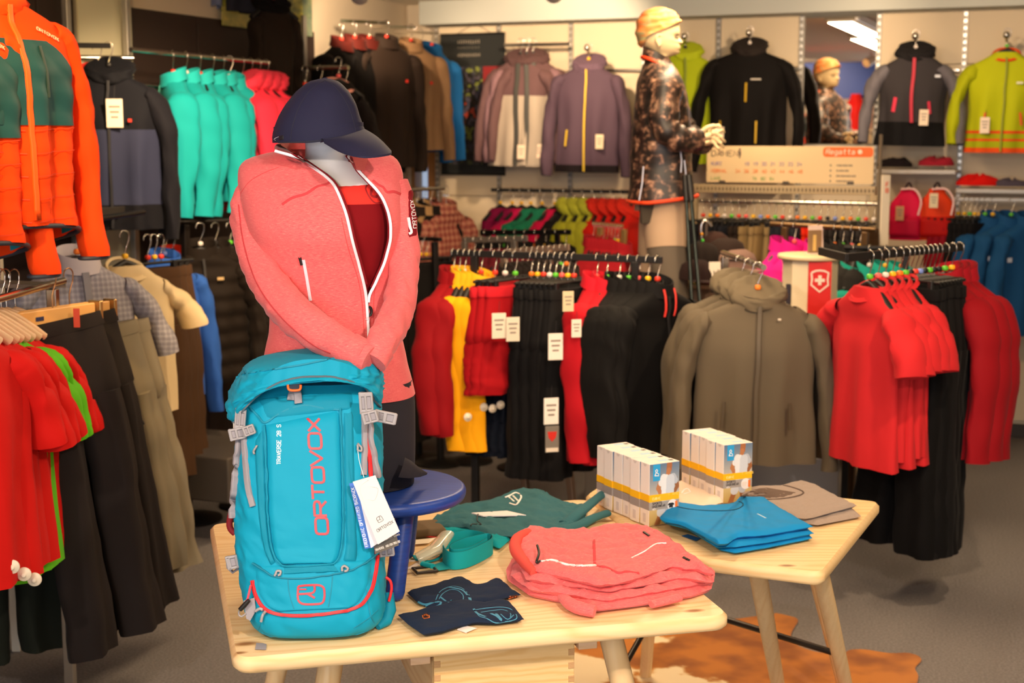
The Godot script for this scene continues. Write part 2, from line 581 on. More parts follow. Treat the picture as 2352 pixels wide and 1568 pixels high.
func build_room() -> void:
	# floor, ceiling and walls have thickness
	var g := Geo.new()
	var yb := Basis(Vector3.UP, YAW)
	g.box(room(4.5, -0.05, 6.5), Vector3(9.4, 0.1, 13.4), yb)
	var fm := StandardMaterial3D.new()
	fm.albedo_texture = noise_tex("carpet", 0.2, ["6d6866", "7f7a77", "8e8986"], 256, FastNoiseLite.TYPE_SIMPLEX_SMOOTH, 5)
	fm.roughness = 0.95; fm.metallic_specular = 0.1
	bump(fm, noise_tex("pile", 0.3), 0.25, 1.6)
	struct("floor", g, fm)
	g = Geo.new()
	g.box(room(4.5, 2.67, 6.5), Vector3(9.4, 0.1, 13.4), yb)
	struct("ceiling", g, mat("e6dfd0", 0.9))
	var wallm := mat("dccdb4", 0.9)
	g = Geo.new()
	# back wall with a narrow window opening near the corner
	var o0 := 0.02; var o1 := 0.33
	g.box(room(-0.1, 1.31, -0.05), Vector3(0.24, 2.62, 0.1), yb)
	g.box(room((o0 + o1) / 2, 2.18, -0.05), Vector3(o1 - o0, 0.88, 0.1), yb)
	g.box(room((o0 + o1) / 2, 0.2, -0.05), Vector3(o1 - o0, 0.4, 0.1), yb)
	g.box(room((o1 + 9.2) / 2, 1.31, -0.05), Vector3(9.2 - o1, 2.62, 0.1), yb)
	struct("wall_back", g, wallm)
	g = Geo.new()
	for q in [[(o0 + o1) / 2, 0.42, o1 - o0, 0.04], [(o0 + o1) / 2, 1.72, o1 - o0, 0.04], [o0 + 0.015, 1.07, 0.03, 1.3], [o1 - 0.015, 1.07, 0.03, 1.3]]:
		g.rbox(room(q[0], q[1], -0.05), Vector3(q[2], q[3], 0.12), 0.004, yb)
	var w := struct("window_1", g, mat("8a6238", 0.5))
	g = Geo.new()
	g.rbox(room((o0 + o1) / 2, 1.07, -0.05), Vector3(0.07, 1.3, 0.1), 0.004, yb)
	obj("window_mullion", g, mat("b07a44", 0.5), w)
	g = Geo.new()
	g.box(room((o0 + o1) / 2, 1.07, -0.06), Vector3(o1 - o0 - 0.04, 1.28, 0.006), yb)
	var gl := StandardMaterial3D.new()
	gl.transparency = BaseMaterial3D.TRANSPARENCY_ALPHA
	gl.albedo_color = Color(0.9, 0.95, 1.0, 0.08); gl.roughness = 0.02
	obj("pane", g, gl, w)
	g = Geo.new()
	g.box(room(-0.05, 1.31, 6.5), Vector3(0.1, 2.62, 13.2), yb)
	struct("wall_left", g, wallm)
	g = Geo.new()
	g.box(room(9.05, 1.31, 6.5), Vector3(0.1, 2.62, 13.2), yb)
	struct("wall_right", g, wallm)
	# shop front behind the viewer: a wide window lets daylight in
	g = Geo.new()
	g.box(room(0.9, 1.31, 13.05), Vector3(2.0, 2.62, 0.1), yb)
	g.box(room(8.1, 1.31, 13.05), Vector3(2.0, 2.62, 0.1), yb)
	g.box(room(4.5, 0.35, 13.05), Vector3(5.2, 0.7, 0.1), yb)
	g.box(room(4.5, 2.51, 13.05), Vector3(5.2, 0.22, 0.1), yb)
	struct("wall_front", g, wallm)
	g = Geo.new()
	for k in 5: g.rbox(room(1.93 + k * 1.285, 1.55, 13.05), Vector3(0.06, 1.7, 0.08), 0.005, yb)
	for y in [0.72, 2.38]: g.rbox(room(4.5, y, 13.05), Vector3(5.2, 0.05, 0.08), 0.005, yb)
	var w2 := struct("window_2", g, mat("d8d4cc", 0.5))
	for k in 4:
		g = Geo.new()
		g.box(room(2.572 + k * 1.285, 1.55, 13.06), Vector3(1.22, 1.62, 0.006), yb)
		obj("pane", g, gl, w2)
	var day := AreaLight3D.new()
	day.name = "daylight"
	add_child(day)
	day.position = room(4.5, 1.55, 12.9)
	day.basis = Basis.looking_at(-N)
	day.area_size = Vector2(4.9, 1.5)
	day.area_range = 25.0
	day.area_attenuation = 2.0
	day.light_color = Color(0.93, 0.96, 1.0)
	day.light_energy = 62.0
	day.shadow_enabled = true
	g = Geo.new()
	g.rbox(room(4.6, 2.545, 0.12), Vector3(8.8, 0.15, 0.24), 0.005, yb)
	struct("trim_1", g, mat("c4c8c0", 0.9))
	for q in [["baseboard_back", room(4.7, 0.04, 0.01), Vector3(8.6, 0.08, 0.02)], ["baseboard_left", room(0.01, 0.04, 6.5), Vector3(0.02, 0.08, 13)]]:
		g = Geo.new()
		g.rbox(q[1], q[2], 0.004, yb)
		struct(q[0], g, mat("3a322c", 0.6))
func wood(key: String, base: String, dark: String, knots: int, span: float, seed_: int, upright := false) -> StandardMaterial3D:   # pine boards: the grain runs along x; one picture covers span metres
	if mats.has(key): return mats[key]
	var s := 640
	var im := Image.create(s, s, false, Image.FORMAT_RGB8)
	var r := RandomNumberGenerator.new()
	r.seed = seed_
	var kn := []
	for i in knots: kn.append(Vector3(r.randf() * s, r.randf() * s, r.randf_range(3.0, 7.0)))
	var fz := FastNoiseLite.new()
	fz.seed = seed_; fz.frequency = 0.004; fz.fractal_octaves = 3
	var c0 := Color(base); var c1 := Color(dark); var c2 := Color("7a4a22")
	for y in s:
		for x in s:
			var w := fz.get_noise_2d(x * 0.35, y * 3.0) * 9.0 + fz.get_noise_2d(x * 1.5, y * 1.5) * 4.0
			var kk := 0.0
			var core := 0.0
			for q in kn:
				var dx: float = (x - q.x) / 2.2; var dy: float = y - q.y
				var d = sqrt(dx * dx + dy * dy) / q.z
				if d < 5.0:
					kk += exp(-d * d * 0.35) * 3.0 * signf(dy)
					core = maxf(core, clampf(1.4 - d * 1.2, 0, 1))
			var ring := 0.5 + 0.5 * sin(y * 0.42 + w + kk)
			var fine := fz.get_noise_2d(x * 4.0, y * 60.0) * 0.16
			var c := c0.lerp(c1, clampf(ring * ring * 0.55 + fine + 0.1, 0, 1)).lerp(c2, core * 0.75)
			if upright: im.set_pixel(y, x, c)
			else: im.set_pixel(x, y, c)
	var m := StandardMaterial3D.new()
	m.albedo_texture = image_tex(im)
	m.roughness = 0.42
	m.metallic_specular = 0.4
	m.uv1_triplanar = true
	m.uv1_scale = Vector3.ONE / span
	m.uv1_offset = Vector3(0.5, 0.5, 0.5)
	mats[key] = m
	return m
func round_poly(p: PackedVector2Array, r: float, seg := 5) -> PackedVector2Array:
	var out := PackedVector2Array()
	var m := p.size()
	for i in m:
		var a := p[i] + (p[(i - 1 + m) % m] - p[i]).limit_length(r)
		var b := p[i] + (p[(i + 1) % m] - p[i]).limit_length(r)
		for k in seg + 1:
			var f := float(k) / seg
			out.append(a.lerp(p[i], f).lerp(p[i].lerp(b, f), f))
	return out
func leg_geo(a: Vector3, b: Vector3, r0: float, r1: float) -> Geo:   # turned round leg
	var g := Geo.new()
	g.tube([a, a.lerp(b, 0.3), a.lerp(b, 0.7), b.lerp(a, 0.01), b], [r0, r0, lerpf(r0, r1, 0.6), r1, r1 * 0.85], 16)
	return g
func build_tables() -> void:
	var pine := wood("pine", "f4d7a6", "e2b97c", 16, 1.25, 4)
	var pine2 := wood("pine2", "f2d3a0", "e0b67a", 5, 1.4, 9)
	var pinel := wood("pineleg", "f2d3a0", "e3bb84", 2, 1.0, 19, true)
	# table A: a square pine table with turned splayed legs and a drawer
	var th := 0.2522
	var ta := thing("display_table", Vector3(-0.164, 0, -3.289), "square light pine display table with the backpack standing on it", "table", "", th)
	var g := Geo.new()
	var hw := 0.525; var hd := 0.513
	g.prism(round_poly(PackedVector2Array([v2(-hw, -hd), v2(hw, -hd), v2(hw, hd), v2(-hw, hd)]), 0.045, 6), 0.706, 0.74, 0.0085)
	obj("tabletop", g, pine, ta)
	for sx in [-1, 1]:
		for sz in [-1, 1]:
			obj("leg", leg_geo(Vector3(sx * 0.30, 0.706, sz * 0.30 + 0.02), Vector3(sx * 0.45, 0.0, sz * 0.44), 0.027, 0.021), pinel, ta)
	for sx in [-1, 1]:     # bearers that carry the drawer, rebated
		g = Geo.new()
		g.rbox(Vector3(sx * 0.182 + 0.042, 0.684, 0.0), Vector3(0.042, 0.036, 0.88), 0.002)
		obj("bearer", g, wood("pale", "ecc9a4", "dcb48a", 0, 0.7, 3), ta)
		g = Geo.new()
		g.rbox(Vector3(sx * 0.166 + 0.042, 0.697, 0.02), Vector3(0.012, 0.014, 0.86), 0.001)
		obj("runner", g, wood("pale", "ecc9a4", "dcb48a", 0, 0.7, 3), ta)
	g = Geo.new()
	g.rbox(Vector3(0.042, 0.612, 0.428), Vector3(0.306, 0.18, 0.016), 0.002)
	var dr := obj("drawer", g, wood("drawer", "f0cd92", "dfb06c", 2, 0.8, 14), ta)
	for s2 in [-1, 1]:
		g = Geo.new()
		g.rbox(Vector3(0.042 + s2 * 0.146, 0.612, 0.1), Vector3(0.014, 0.18, 0.64), 0.002)
		obj("drawer_side", g, pine2, dr)
		for k in 6:
			g = Geo.new()
			g.rbox(Vector3(0.042 + s2 * 0.146, 0.692 - k * 0.03, 0.4285), Vector3(0.0135, 0.0145, 0.0168), 0.0008)
			obj("dovetail", g, wood("endgrain", "d3a877", "b98c5c", 0, 0.12, 21), dr)
	g = Geo.new()
	g.rbox(Vector3(0.042, 0.53, 0.1), Vector3(0.28, 0.008, 0.64), 0.002)
	obj("drawer_bottom", g, pine2, dr)
	# table B: butted against the first one, its left end cut to meet it
	var cb := Vector3(0.62, 0, -3.70)
	var tb := thing("display_table", cb, "pine display table on the right with blue shirts and white boxes on it", "table", "")
	var pb := PackedVector2Array()
	for q in [[0.486, -3.005], [0.205, -3.955], [0.315, -4.215], [1.036, -3.885], [0.728, -3.218]]: pb.append(v2(q[0] - cb.x, q[1] - cb.z))
	# front edge meets the first table part way along its right side
	pb[0] = v2(0.375 - cb.x, -3.375 - cb.z)
	g = Geo.new()
	g.prism(round_poly(pb, 0.035, 5), 0.706, 0.7395, 0.0085)
	obj("tabletop", g, wood("pine3", "f2d29c", "e0b578", 11, 1.3, 33), tb)
	var feet := []
	for q in [[1752, 1318, 1795, 1640, 3.33], [1868, 1330, 1955, 1640, 3.55], [1500, 1300, 1479, 1553, 0.0]]:
		var top := at(q[0], q[1], q[4]) if q[4] > 0 else at(1508, 1320, 3.95)
		top.y = 0.706
		var bot := onplane(q[2], q[3], 0.0)
		feet.append([top - cb, bot - cb])
	feet[0] = [Vector3(0.555, 0.706, -3.36) - cb, Vector3(0.83, 0, -4.02) - cb]
	feet.clear()
	for q in [[at(1735, 1325, 3.42), onplane(1800, 1645, 0)], [at(1868, 1335, 3.55), onplane(1958, 1640, 0)], [at(1512, 1290, 4.05), onplane(1482, 1556, 0)]]:
		var a: Vector3 = q[0]
		a.y = 0.706
		feet.append([a - cb, q[1] - cb])
	for f in feet: obj("leg", leg_geo(f[0], f[1], 0.023, 0.019), pinel, tb)
	obj("leg", leg_geo(Vector3(0.30, 0.706, -3.92) - cb + Vector3(0.5, 0, 0.12), Vector3(1.05, 0, -4.25) - cb, 0.023, 0.019), pinel, tb)
	var rodm := mat("3a3531", 0.35, 0.7)
	var j0: Vector3 = feet[2][0].lerp(feet[2][1], 0.52)
	var j1: Vector3 = feet[1][0].lerp(feet[1][1], 0.60)
	g = Geo.new(); g.tube([j0, j1], 0.0095, 10)
	obj("stretcher_rod", g, rodm, tb)
	g = Geo.new(); g.tube([feet[2][0].lerp(feet[2][1], 0.66), onplane(1400, 1590, 0.12) - cb], 0.0095, 10)
	obj("stretcher_rod", g, rodm, tb)
	# cowhide on the carpet
	g = Geo.new()
	var cow := PackedVector2Array()
	var line := smooth(xy([1784, 1412, 1806, 1417, 1833, 1426, 1824, 1445, 1817, 1463, 1828, 1484, 1878, 1502, 1932, 1506, 1950, 1497, 1987, 1496, 2041, 1504, 2088, 1504, 2117, 1517, 2102, 1538, 2108, 1568, 2060, 1660, 1900, 1760, 1700, 1700, 1500, 1790, 1300, 1720, 1150, 1690, 1180, 1600, 1150, 1520, 1230, 1480, 1330, 1462, 1440, 1452, 1560, 1440, 1700, 1424, 1784, 1412]), 4)
	for i in line.size() - 1:
		var p := onplane(line[i].x, line[i].y, 0.0)
		cow.append(v2(p.x, p.z))
	g.prism(cow, 0.001, 0.009, 0.003)
	var im := Image.create(320, 320, false, Image.FORMAT_RGB8)
	var fz := FastNoiseLite.new()
	fz.seed = 8; fz.frequency = 0.016; fz.fractal_octaves = 4
	for y in 320:
		for x in 320:
			var wx := x / 320.0 * 2.4 - 0.5; var wz := y / 320.0 * 2.4 - 5.4
			var a := fz.get_noise_2d(x, y) * 1.5 + (wx - 0.35) * 0.7 - (wz + 4.62) * 1.5
			a += 1.6 * smoothstep(0.55, 0.85, wx)
			var fur := fz.get_noise_2d(x * 9.0 + 50, y * 9.0) * 0.18
			var t := smoothstep(-0.12, 0.1, a + fur)
			im.set_pixel(x, y, Color("f0dcb4").lerp(Color("bc7426").lerp(Color("804818"), clampf(0.35 + fz.get_noise_2d(x * 2.0, y * 2.0 + 99) * 1.3, 0, 1) * 0.8), t))
	for i in g.t.size(): g.t[i] = v2((g.v[i].x + 0.5) / 2.4, (g.v[i].z + 5.4) / 2.4)
	var cm := StandardMaterial3D.new()
	cm.albedo_texture = image_tex(im)
	cm.roughness = 0.8; cm.rim_enabled = true; cm.rim = 0.4
	cm.metallic_specular = 0.2
	tag(obj("cowhide_rug", g, cm), "brown and white cowhide lying on the carpet under the pine tables", "rug")
func build_stool_and_mannequin() -> void:
	var g := Geo.new()
	# stool
	var sc := Vector3(-0.292, 0.742, -3.18)
	var st := thing("stool", sc, "small blue stained wooden stool standing on the pine table", "stool")
	g.lathe([v2(0.0, 0.187), v2(0.172, 0.187), v2(0.182, 0.190), v2(0.186, 0.198), v2(0.187, 0.206), v2(0.184, 0.214), v2(0.176, 0.219), v2(0.0, 0.220)], 56)
	var blue := wood("bluewood", "27489c", "1d3578", 4, 0.5, 17)
	blue.roughness = 0.38
	obj("seat", g, blue, st)
	for a in [82.0, -80.0, 180.0, -150.0]:
		var r := deg_to_rad(a)
		var top := Vector3(sin(r * 0) * 0 + cos(deg_to_rad(90 - a)) * 0.0, 0, 0)
		top = Vector3(0.055, 0.19, sin(r) * 0.10) if absf(a) < 90 else Vector3(-0.10, 0.19, signf(a) * 0.02)
		var bot := Vector3(0.032, 0.0, sin(r) * 0.168) if absf(a) < 90 else Vector3(-0.14, 0.0, signf(a) * 0.09 - 0.05)
		g = Geo.new()
		g.tube([top, top.lerp(bot, 0.5), bot.lerp(top, 0.1), bot.lerp(top, 0.03), bot], [0.021, 0.022, 0.022, 0.019, 0.008], 16)
		obj("leg", g, blue, st)
	# the headless mannequin: hips to neck in one skin
	var d := 3.2
	var body := [[318, 700, 800, 3.22, 0.048], [350, 702, 800, 3.22, 0.05], [378, 690, 830, 3.22, 0.058], [398, 620, 870, 3.22, 0.075], [430, 590, 895, 3.2, 0.095], [520, 600, 895, 3.18, 0.118], [600, 625, 890, 3.19, 0.105], [690, 645, 885, 3.2, 0.092], [800, 630, 910, 3.2, 0.105], [920, 630, 935, 3.2, 0.118], [1040, 640, 940, 3.2, 0.115], [1108, 650, 938, 3.2, 0.11]]
	var rows := sil_loft(body, 40, 40, 2.2)
	g = Geo.new(); g.grid(rows, true, true); g.cap(rows[0], true); g.cap(rows[-1], false)
	# the collar bones and the hollow of the throat
	for i in g.v.size():
		var p := g.v[i]
		g.v[i].z += 0.006 * exp(-pow((p.y - at(750, 372, 3.15).y) / 0.012, 2)) * (1.0 if p.z > -3.2 else 0.0) * sin((p.x + 0.42) * 60.0)
	tag(obj("mannequin", g, mat("e9e6e6", 0.35)), "white headless female mannequin torso under the coral jacket and cap", "mannequin")
	# tee shirt under the jacket
	var tee := body.duplicate(true)
	tee = tee.filter(func(k): return k[0] >= 398 and k[0] < 1000)
	rows = sil_loft(tee, 40, 48, 2.2, 0.0, null, 0.0, TAU, 0.006)
	# neckline dips in front
	var low := at(760, 412, 3.1).y
	for i in rows[0].size():
		var th = TAU * i / 48.0
		for r in 3: rows[r][i].y -= maxf(0.0, sin(th)) * 0.012 * (3 - r) / 3.0
	var cut := 6
	var tn := thing("tee_shirt", Vector3.ZERO, "dark red tee shirt with coral yoke worn under the open coral jacket", "shirt")
	g = Geo.new(); g.grid(rows.slice(0, cut), true, true)
	var yoke := obj("yoke", g, mat("e8382f", 0.8, 0.0, "cloth"), tn)
	g = Geo.new(); g.grid(rows.slice(cut - 1), true, true)
	obj("body", g, mat("7c0c14", 0.8, 0.0, "cloth"), tn)
	var sk := skin(yoke)
	g = Geo.new()
	strip(g, sk, smooth(xy([843, 425, 840, 434, 848, 452, 862, 466, 880, 463]), 5), 0.0035, 0.0006, 3)
	strip(g, sk, smooth(xy([854, 433, 852, 447, 862, 452, 868, 446, 864, 430]), 5), 0.006, 0.0006, 3)
	strip(g, sk, smooth(xy([868, 448, 874, 460, 882, 452]), 5), 0.006, 0.0006, 3)
	obj("chest_print", g, mat("9c1a1c", 0.7), yoke)
	build_fleece(body)
	build_cap()
	# skirt
	var kk := [[872, 600, 950, 3.2, 0.126], [920, 604, 957, 3.2, 0.13], [1000, 615, 958, 3.2, 0.13], [1060, 628, 957, 3.2, 0.125], [1112, 640, 955, 3.2, 0.12]]
	rows = sil_loft(kk, 18, 48, 2.3, 0.0, func(th, f): return 0.006 * sin(th * 5 + f * 3) * f + 0.01 * f * sin(th * 3 + 1.0))
	for r in rows.size():
		for i in rows[r].size(): rows[r][i].y = maxf(rows[r][i].y, 0.964)
	g = Geo.new(); g.grid(rows, true, true); g.cap(rows[-1], false)
	var sd := thing("skirt", Vector3.ZERO, "dark charcoal skirt on the mannequin sitting on the blue stool", "skirt")
	obj("body", g, mat("2e2c31", 0.8, 0.0, "cloth"), sd)
	g = Geo.new()
	g.grid([pts3([930, 1050, 3.08, 945, 1058, 3.1, 955, 1068, 3.13, 960, 1075, 3.17]), pts3([925, 1070, 3.04, 948, 1072, 3.07, 968, 1078, 3.11, 982, 1086, 3.17]), pts3([915, 1096, 3.05, 940, 1098, 3.07, 965, 1095, 3.11, 980, 1090, 3.17])])
	obj("hem_fold", g, mat("2e2c31", 0.8, 0.0, "cloth"), sd)

func build_fleece(body: Array) -> void:
	var coral := melange("e66a6a", "d24e56", "f79a8c", Vector3(2.2, 16, 16))
	var dk := mat("7a141c", 0.8, 0.0, "cloth")
	var t := thing("fleece_jacket", Vector3.ZERO, "coral melange zip fleece jacket worn by the headless mannequin", "jacket")
	var tor := [[343, 655, 832, 3.24, 0.062], [349, 622, 876, 3.24, 0.068], [356, 592, 898, 3.235, 0.074], [366, 566, 911, 3.23, 0.08], [380, 552, 920, 3.22, 0.09], [400, 547, 925, 3.215, 0.1], [430, 549, 925, 3.2, 0.112], [520, 566, 926, 3.18, 0.134], [600, 592, 916, 3.19, 0.124], [690, 617, 910, 3.2, 0.112], [760, 615, 925, 3.2, 0.118], [830, 603, 938, 3.2, 0.128], [905, 596, 958, 3.2, 0.138]]
	# the two zipper edges of the open front, as pixels
	var zl := smooth(xy([662, 343, 690, 364, 725, 388, 752, 408, 772, 432, 795, 490, 812, 560, 830, 625, 843, 690, 846, 760, 850, 905]), 6)
	var zr := smooth(xy([806, 343, 811, 366, 822, 390, 845, 415, 872, 445, 893, 490, 897, 545, 884, 600, 860, 655, 847, 690, 849, 760, 853, 905]), 6)
	var xat := func(line: Array, py: float) -> float:
		for i in line.size() - 1:
			if py <= line[i + 1].y: return lerpf(line[i].x, line[i + 1].x, clampf((py - line[i].y) / maxf(0.001, line[i + 1].y - line[i].y), 0, 1))
		return line[-1].x
	var rows := []
	var nr := 72
	var seg := 64
	for r in nr:
		var f := float(r) / (nr - 1)
		var py := lerpf(343, 905, f)
		var k := lerp_keys(tor, py)
		var c := at((k[1] + k[2]) / 2, py, k[3])
		var hw: float = (k[2] - k[1]) / 2 / F * k[3] * cos(pitch)
		# angle where the front of this ring is seen at a pixel column
		var ang := func(line: Array) -> float:
			var lo := 0.02; var hi := PI - 0.02
			for it in 22:
				var mid := (lo + hi) / 2
				var q := sell(hw, k[4], 2.2, mid)
				var p := c + Vector3(q.x, 0, q.y)
				var dd := p - EYE
				var fw: float = -dd.y * sin(pitch) - dd.z * cos(pitch)
				var up: float = dd.y * cos(pitch) - dd.z * sin(pitch)
				var px := 1176.0 + F * dd.x / fw
				var py2 := 784.0 - F * up / fw
				if px > xat.call(line, py2): lo = mid
				else: hi = mid
			return (lo + hi) / 2
		var a0: float = ang.call(zl)
		var a1: float = ang.call(zr)
		if a1 > a0 - 0.004: a1 = a0 - 0.004
		var ring := []
		for s in seg + 1:
			var th := lerpf(a0, a1 + TAU, float(s) / seg)
			var q := sell(hw, k[4], 2.2, th)
			var fold := 0.004 * sin(th * 6.0 + f * 9.0) * smoothstep(0.25, 0.8, f) + 0.006 * sin(th * 4 + f * 14) * smoothstep(0.5, 0.65, f) * (1 - smoothstep(0.65, 0.9, f)) + nz(q.x * 12, f * 8, th) * 0.012
			q *= 1.0 + fold
			ring.append(c + Vector3(q.x, 0, q.y))
		rows.append(ring)
	# shoulders slope up to the neck
	var g := Geo.new(); g.grid(rows, false, true)
	var hemr := []
	for p in rows[-1]: hemr.append(p + (at(778, 905, 3.2) - p) * 0.04 + Vector3(0, 0.004, 0))
	g.grid([rows[-1], hemr], false, true)
	var torso := obj("body", g, coral, t)
	var sk := skin(torso)
	# sleeves: shoulder to crossed wrists
	var arms := [[[578, 425, 3.2, 0.03], [565, 470, 3.19, 0.036], [569, 520, 3.17, 0.037], [590, 590, 3.13, 0.041], [627, 665, 3.07, 0.044], [692, 735, 3.0, 0.044], [772, 788, 2.96, 0.040], [842, 824, 2.93, 0.035]],
		[[908, 420, 3.21, 0.03], [916, 470, 3.2, 0.036], [925, 540, 3.18, 0.038], [928, 610, 3.15, 0.037], [920, 690, 3.09, 0.038], [900, 745, 3.02, 0.038], [876, 788, 2.96, 0.036], [858, 820, 2.94, 0.033]]]
	for ai in 2:
		var path := []
		var rad := []
		var line := []
		for q in arms[ai]: line.append(at(q[0], q[1], q[2]))
		var sm := smooth(line, 6)
		for i in sm.size():
			var f = float(i) / (sm.size() - 1) * (arms[ai].size() - 1)
			var j := mini(int(f), arms[ai].size() - 2)
			path.append(sm[i]); rad.append(lerpf(arms[ai][j][3], arms[ai][j + 1][3], f - j) * (1.0 + 0.02 * sin(i * 0.9) + nz(i * 0.35, ai) * 0.04))
		g = Geo.new(); g.tube(path, rad, 28, true, 0.94)
		for i in g.v.size():
			var p := g.v[i]
			g.v[i] += Vector3(nz(p.x * 22, p.y * 22, p.z * 22), nz(p.x * 22 + 9, p.y * 22, p.z * 22), nz(p.x * 22, p.y * 22 + 5, p.z * 22)) * 0.006
		var sl := obj("sleeve", g, coral, t)
		var ss := skin(sl)
		if ai == 1:
			g = Geo.new()
			var lo := []
			var up := []
			var gp := patch(ss, smooth(xy([938, 438, 937, 470, 937, 500, 936, 548]), 4), smooth(xy([949, 430, 957, 470, 962, 505, 966, 540]), 4), 14, 6, 0.0035, 0.08)
			var band := obj("arm_band", gp, dk, sl)
			g = Geo.new()
			write_on(g, skin(band), "ORTOVOX", 958, 523, 8.5, -PI / 2 - 0.12, 0.0016, 0.85)
			obj("lettering", g, mat("f2efee", 0.5), band)
			g = Geo.new()
			strip(g, ss, smooth(xy([937, 500, 941, 520, 944, 534, 938, 538]), 3), 0.006, 0.004, 3)
			obj("pocket_zip", g, mat("efe9ea", 0.5), sl)
		else:
			g = Geo.new()
			strip(g, ss, smooth(xy([548, 470, 560, 560, 590, 650, 640, 722, 710, 786, 760, 812]), 6), 0.003, 0.001, 4)
			obj("seam", g, mat("c23b3f", 0.9), sl)
		g = Geo.new()
		var e: Vector3 = path[-1]
		var bk: Vector3 = path[-7]
		g.tube([bk.lerp(e, 0.45), bk.lerp(e, 0.8), e + (e - bk).normalized() * 0.012], [rad[-4] * 1.04, rad[-2] * 1.06, rad[-1] * 1.02], 24, true)
		obj("cuff", g, coral, sl)
	# collar: an open stand-up collar that falls outwards
	g = Geo.new()
	var b0 := smooth(pts3([728, 390, 3.10, 690, 372, 3.12, 652, 362, 3.18, 660, 352, 3.28, 715, 345, 3.33, 780, 345, 3.34, 845, 350, 3.3, 858, 366, 3.23, 842, 388, 3.15, 820, 391, 3.10]), 5)
	var b1 := smooth(pts3([632, 347, 3.10, 630, 338, 3.13, 640, 328, 3.19, 672, 318, 3.28, 718, 315, 3.33, 780, 315, 3.34, 838, 322, 3.3, 848, 338, 3.22, 832, 356, 3.14, 800, 358, 3.08]), 5)
	var mid := []
	for i in b0.size(): mid.append(b0[i].lerp(b1[i], 0.55) + Vector3(0, 0.012, 0.0))
	g.grid([b0, mid, b1], false, true)
	var inn := []
	for i in b1.size(): inn.append(b1[i] + (at(750, 340, 3.2) - b1[i]) * 0.03 - Vector3(0, 0.002, 0))
	g.grid([b1, inn], false, true)
	var inn2 := []
	for i in b0.size(): inn2.append(b0[i].lerp(at(755, 360, 3.2), 0.06))
	g.grid([inn, inn2], false, true)
	obj("collar", g, coral, t)
	# zips
	var zlp := smooth(xy([632, 347, 665, 356, 700, 370, 728, 391, 752, 410, 772, 434]), 5)
	var zip_w := mat("eceaf0", 0.5)
	var edge := [[zl, true], [zr, false]]
	for q in edge:
		var pts := []
		var nor := []
		for r in nr:
			var p: Vector3 = rows[r][0] if q[1] else rows[r][-1]
			if at(700, 700, 3.1).y < p.y or q[1]:
				pts.append(p + Vector3(0, 0, 0.002)); nor.append(Vector3(-0.15 if q[1] else 0.1, 0.1, 1).normalized())
		var top := pts3([632, 347, 3.09, 668, 357, 3.085, 702, 373, 3.08]) if q[1] else pts3([800, 358, 3.07, 808, 374, 3.08])
		var tn := []
		for k in top.size(): tn.append(Vector3(-0.2 if q[1] else 0.2, 0.5, 1).normalized())
		g = Geo.new(); g.ribbon(top + pts.slice(2), tn + nor.slice(2), 0.0062, 0.003)
		obj("zip", g, zip_w, t)
		g = Geo.new()
		var side := []
		for k in (top + pts.slice(2)).size(): side.append((top + pts.slice(2))[k] + Vector3(0.0052 if q[1] else -0.0045, 0.001, -0.0005))
		g.ribbon(side.slice(0, 40), (tn + nor.slice(2)).slice(0, 40), 0.005, 0.002)
		obj("zip_binding", g, dk, t)
	g = Geo.new()
	strip(g, sk, xy([842, 674, 845, 698]), 0.009, 0.007, 4)
	strip(g, sk, smooth(xy([845, 698, 850, 708, 851, 718, 847, 728, 846, 736]), 3), 0.004, 0.008, 3)
	obj("zip_pull", g, BLACKP, t)
	g = Geo.new(); strip(g, sk, xy([846, 726, 840, 735]), 0.003, 0.009, 3)
	obj("cord_end", g, zip_w, t)
	# pockets
	g = Geo.new(); strip(g, sk, xy([697, 596, 705, 640, 713, 690]), 0.0068, 0.0015, 4); strip(g, sk, xy([710, 778, 712, 784]), 0.008, 0.0015, 3)
	obj("pocket_zip", g, mat("dfe0ea", 0.5), t)
	g = Geo.new(); strip(g, sk, xy([689, 590, 694, 607]), 0.005, 0.006, 3)
	obj("zip_pull", g, BLACKP, t)
	g = Geo.new(); strip(g, sk, xy([931, 594, 926, 616]), 0.006, 0.003, 3)
	obj("pocket_zip", g, BLACKP, t)
	# flat-locked seams
	var sm2 := mat("cf3f45", 0.9)
	for q in [[[648, 470, 670, 455, 700, 446, 715, 437, 730, 428, 752, 422, 760, 412, 764, 404], 0.006], [[856, 414, 868, 424, 880, 430, 889, 441, 905, 440, 925, 448], 0.006]]:
		g = Geo.new(); strip(g, sk, smooth(xy(q[0]), 4), q[1], 0.0009, 3)
		obj("seam", g, sm2, t)
	for q in [[[548, 452, 570, 420, 600, 400, 640, 384]], [[784, 500, 800, 570, 822, 640, 832, 700, 838, 800]], [[876, 620, 862, 660, 858, 700, 858, 800]], [[600, 900, 700, 905, 880, 905]]]:
		g = Geo.new(); strip(g, sk, smooth(xy(q[0]), 5), 0.0016, 0.0006, 4)
		if g.v.size(): obj("seam", g, mat("dd4a4c", 0.9), t)

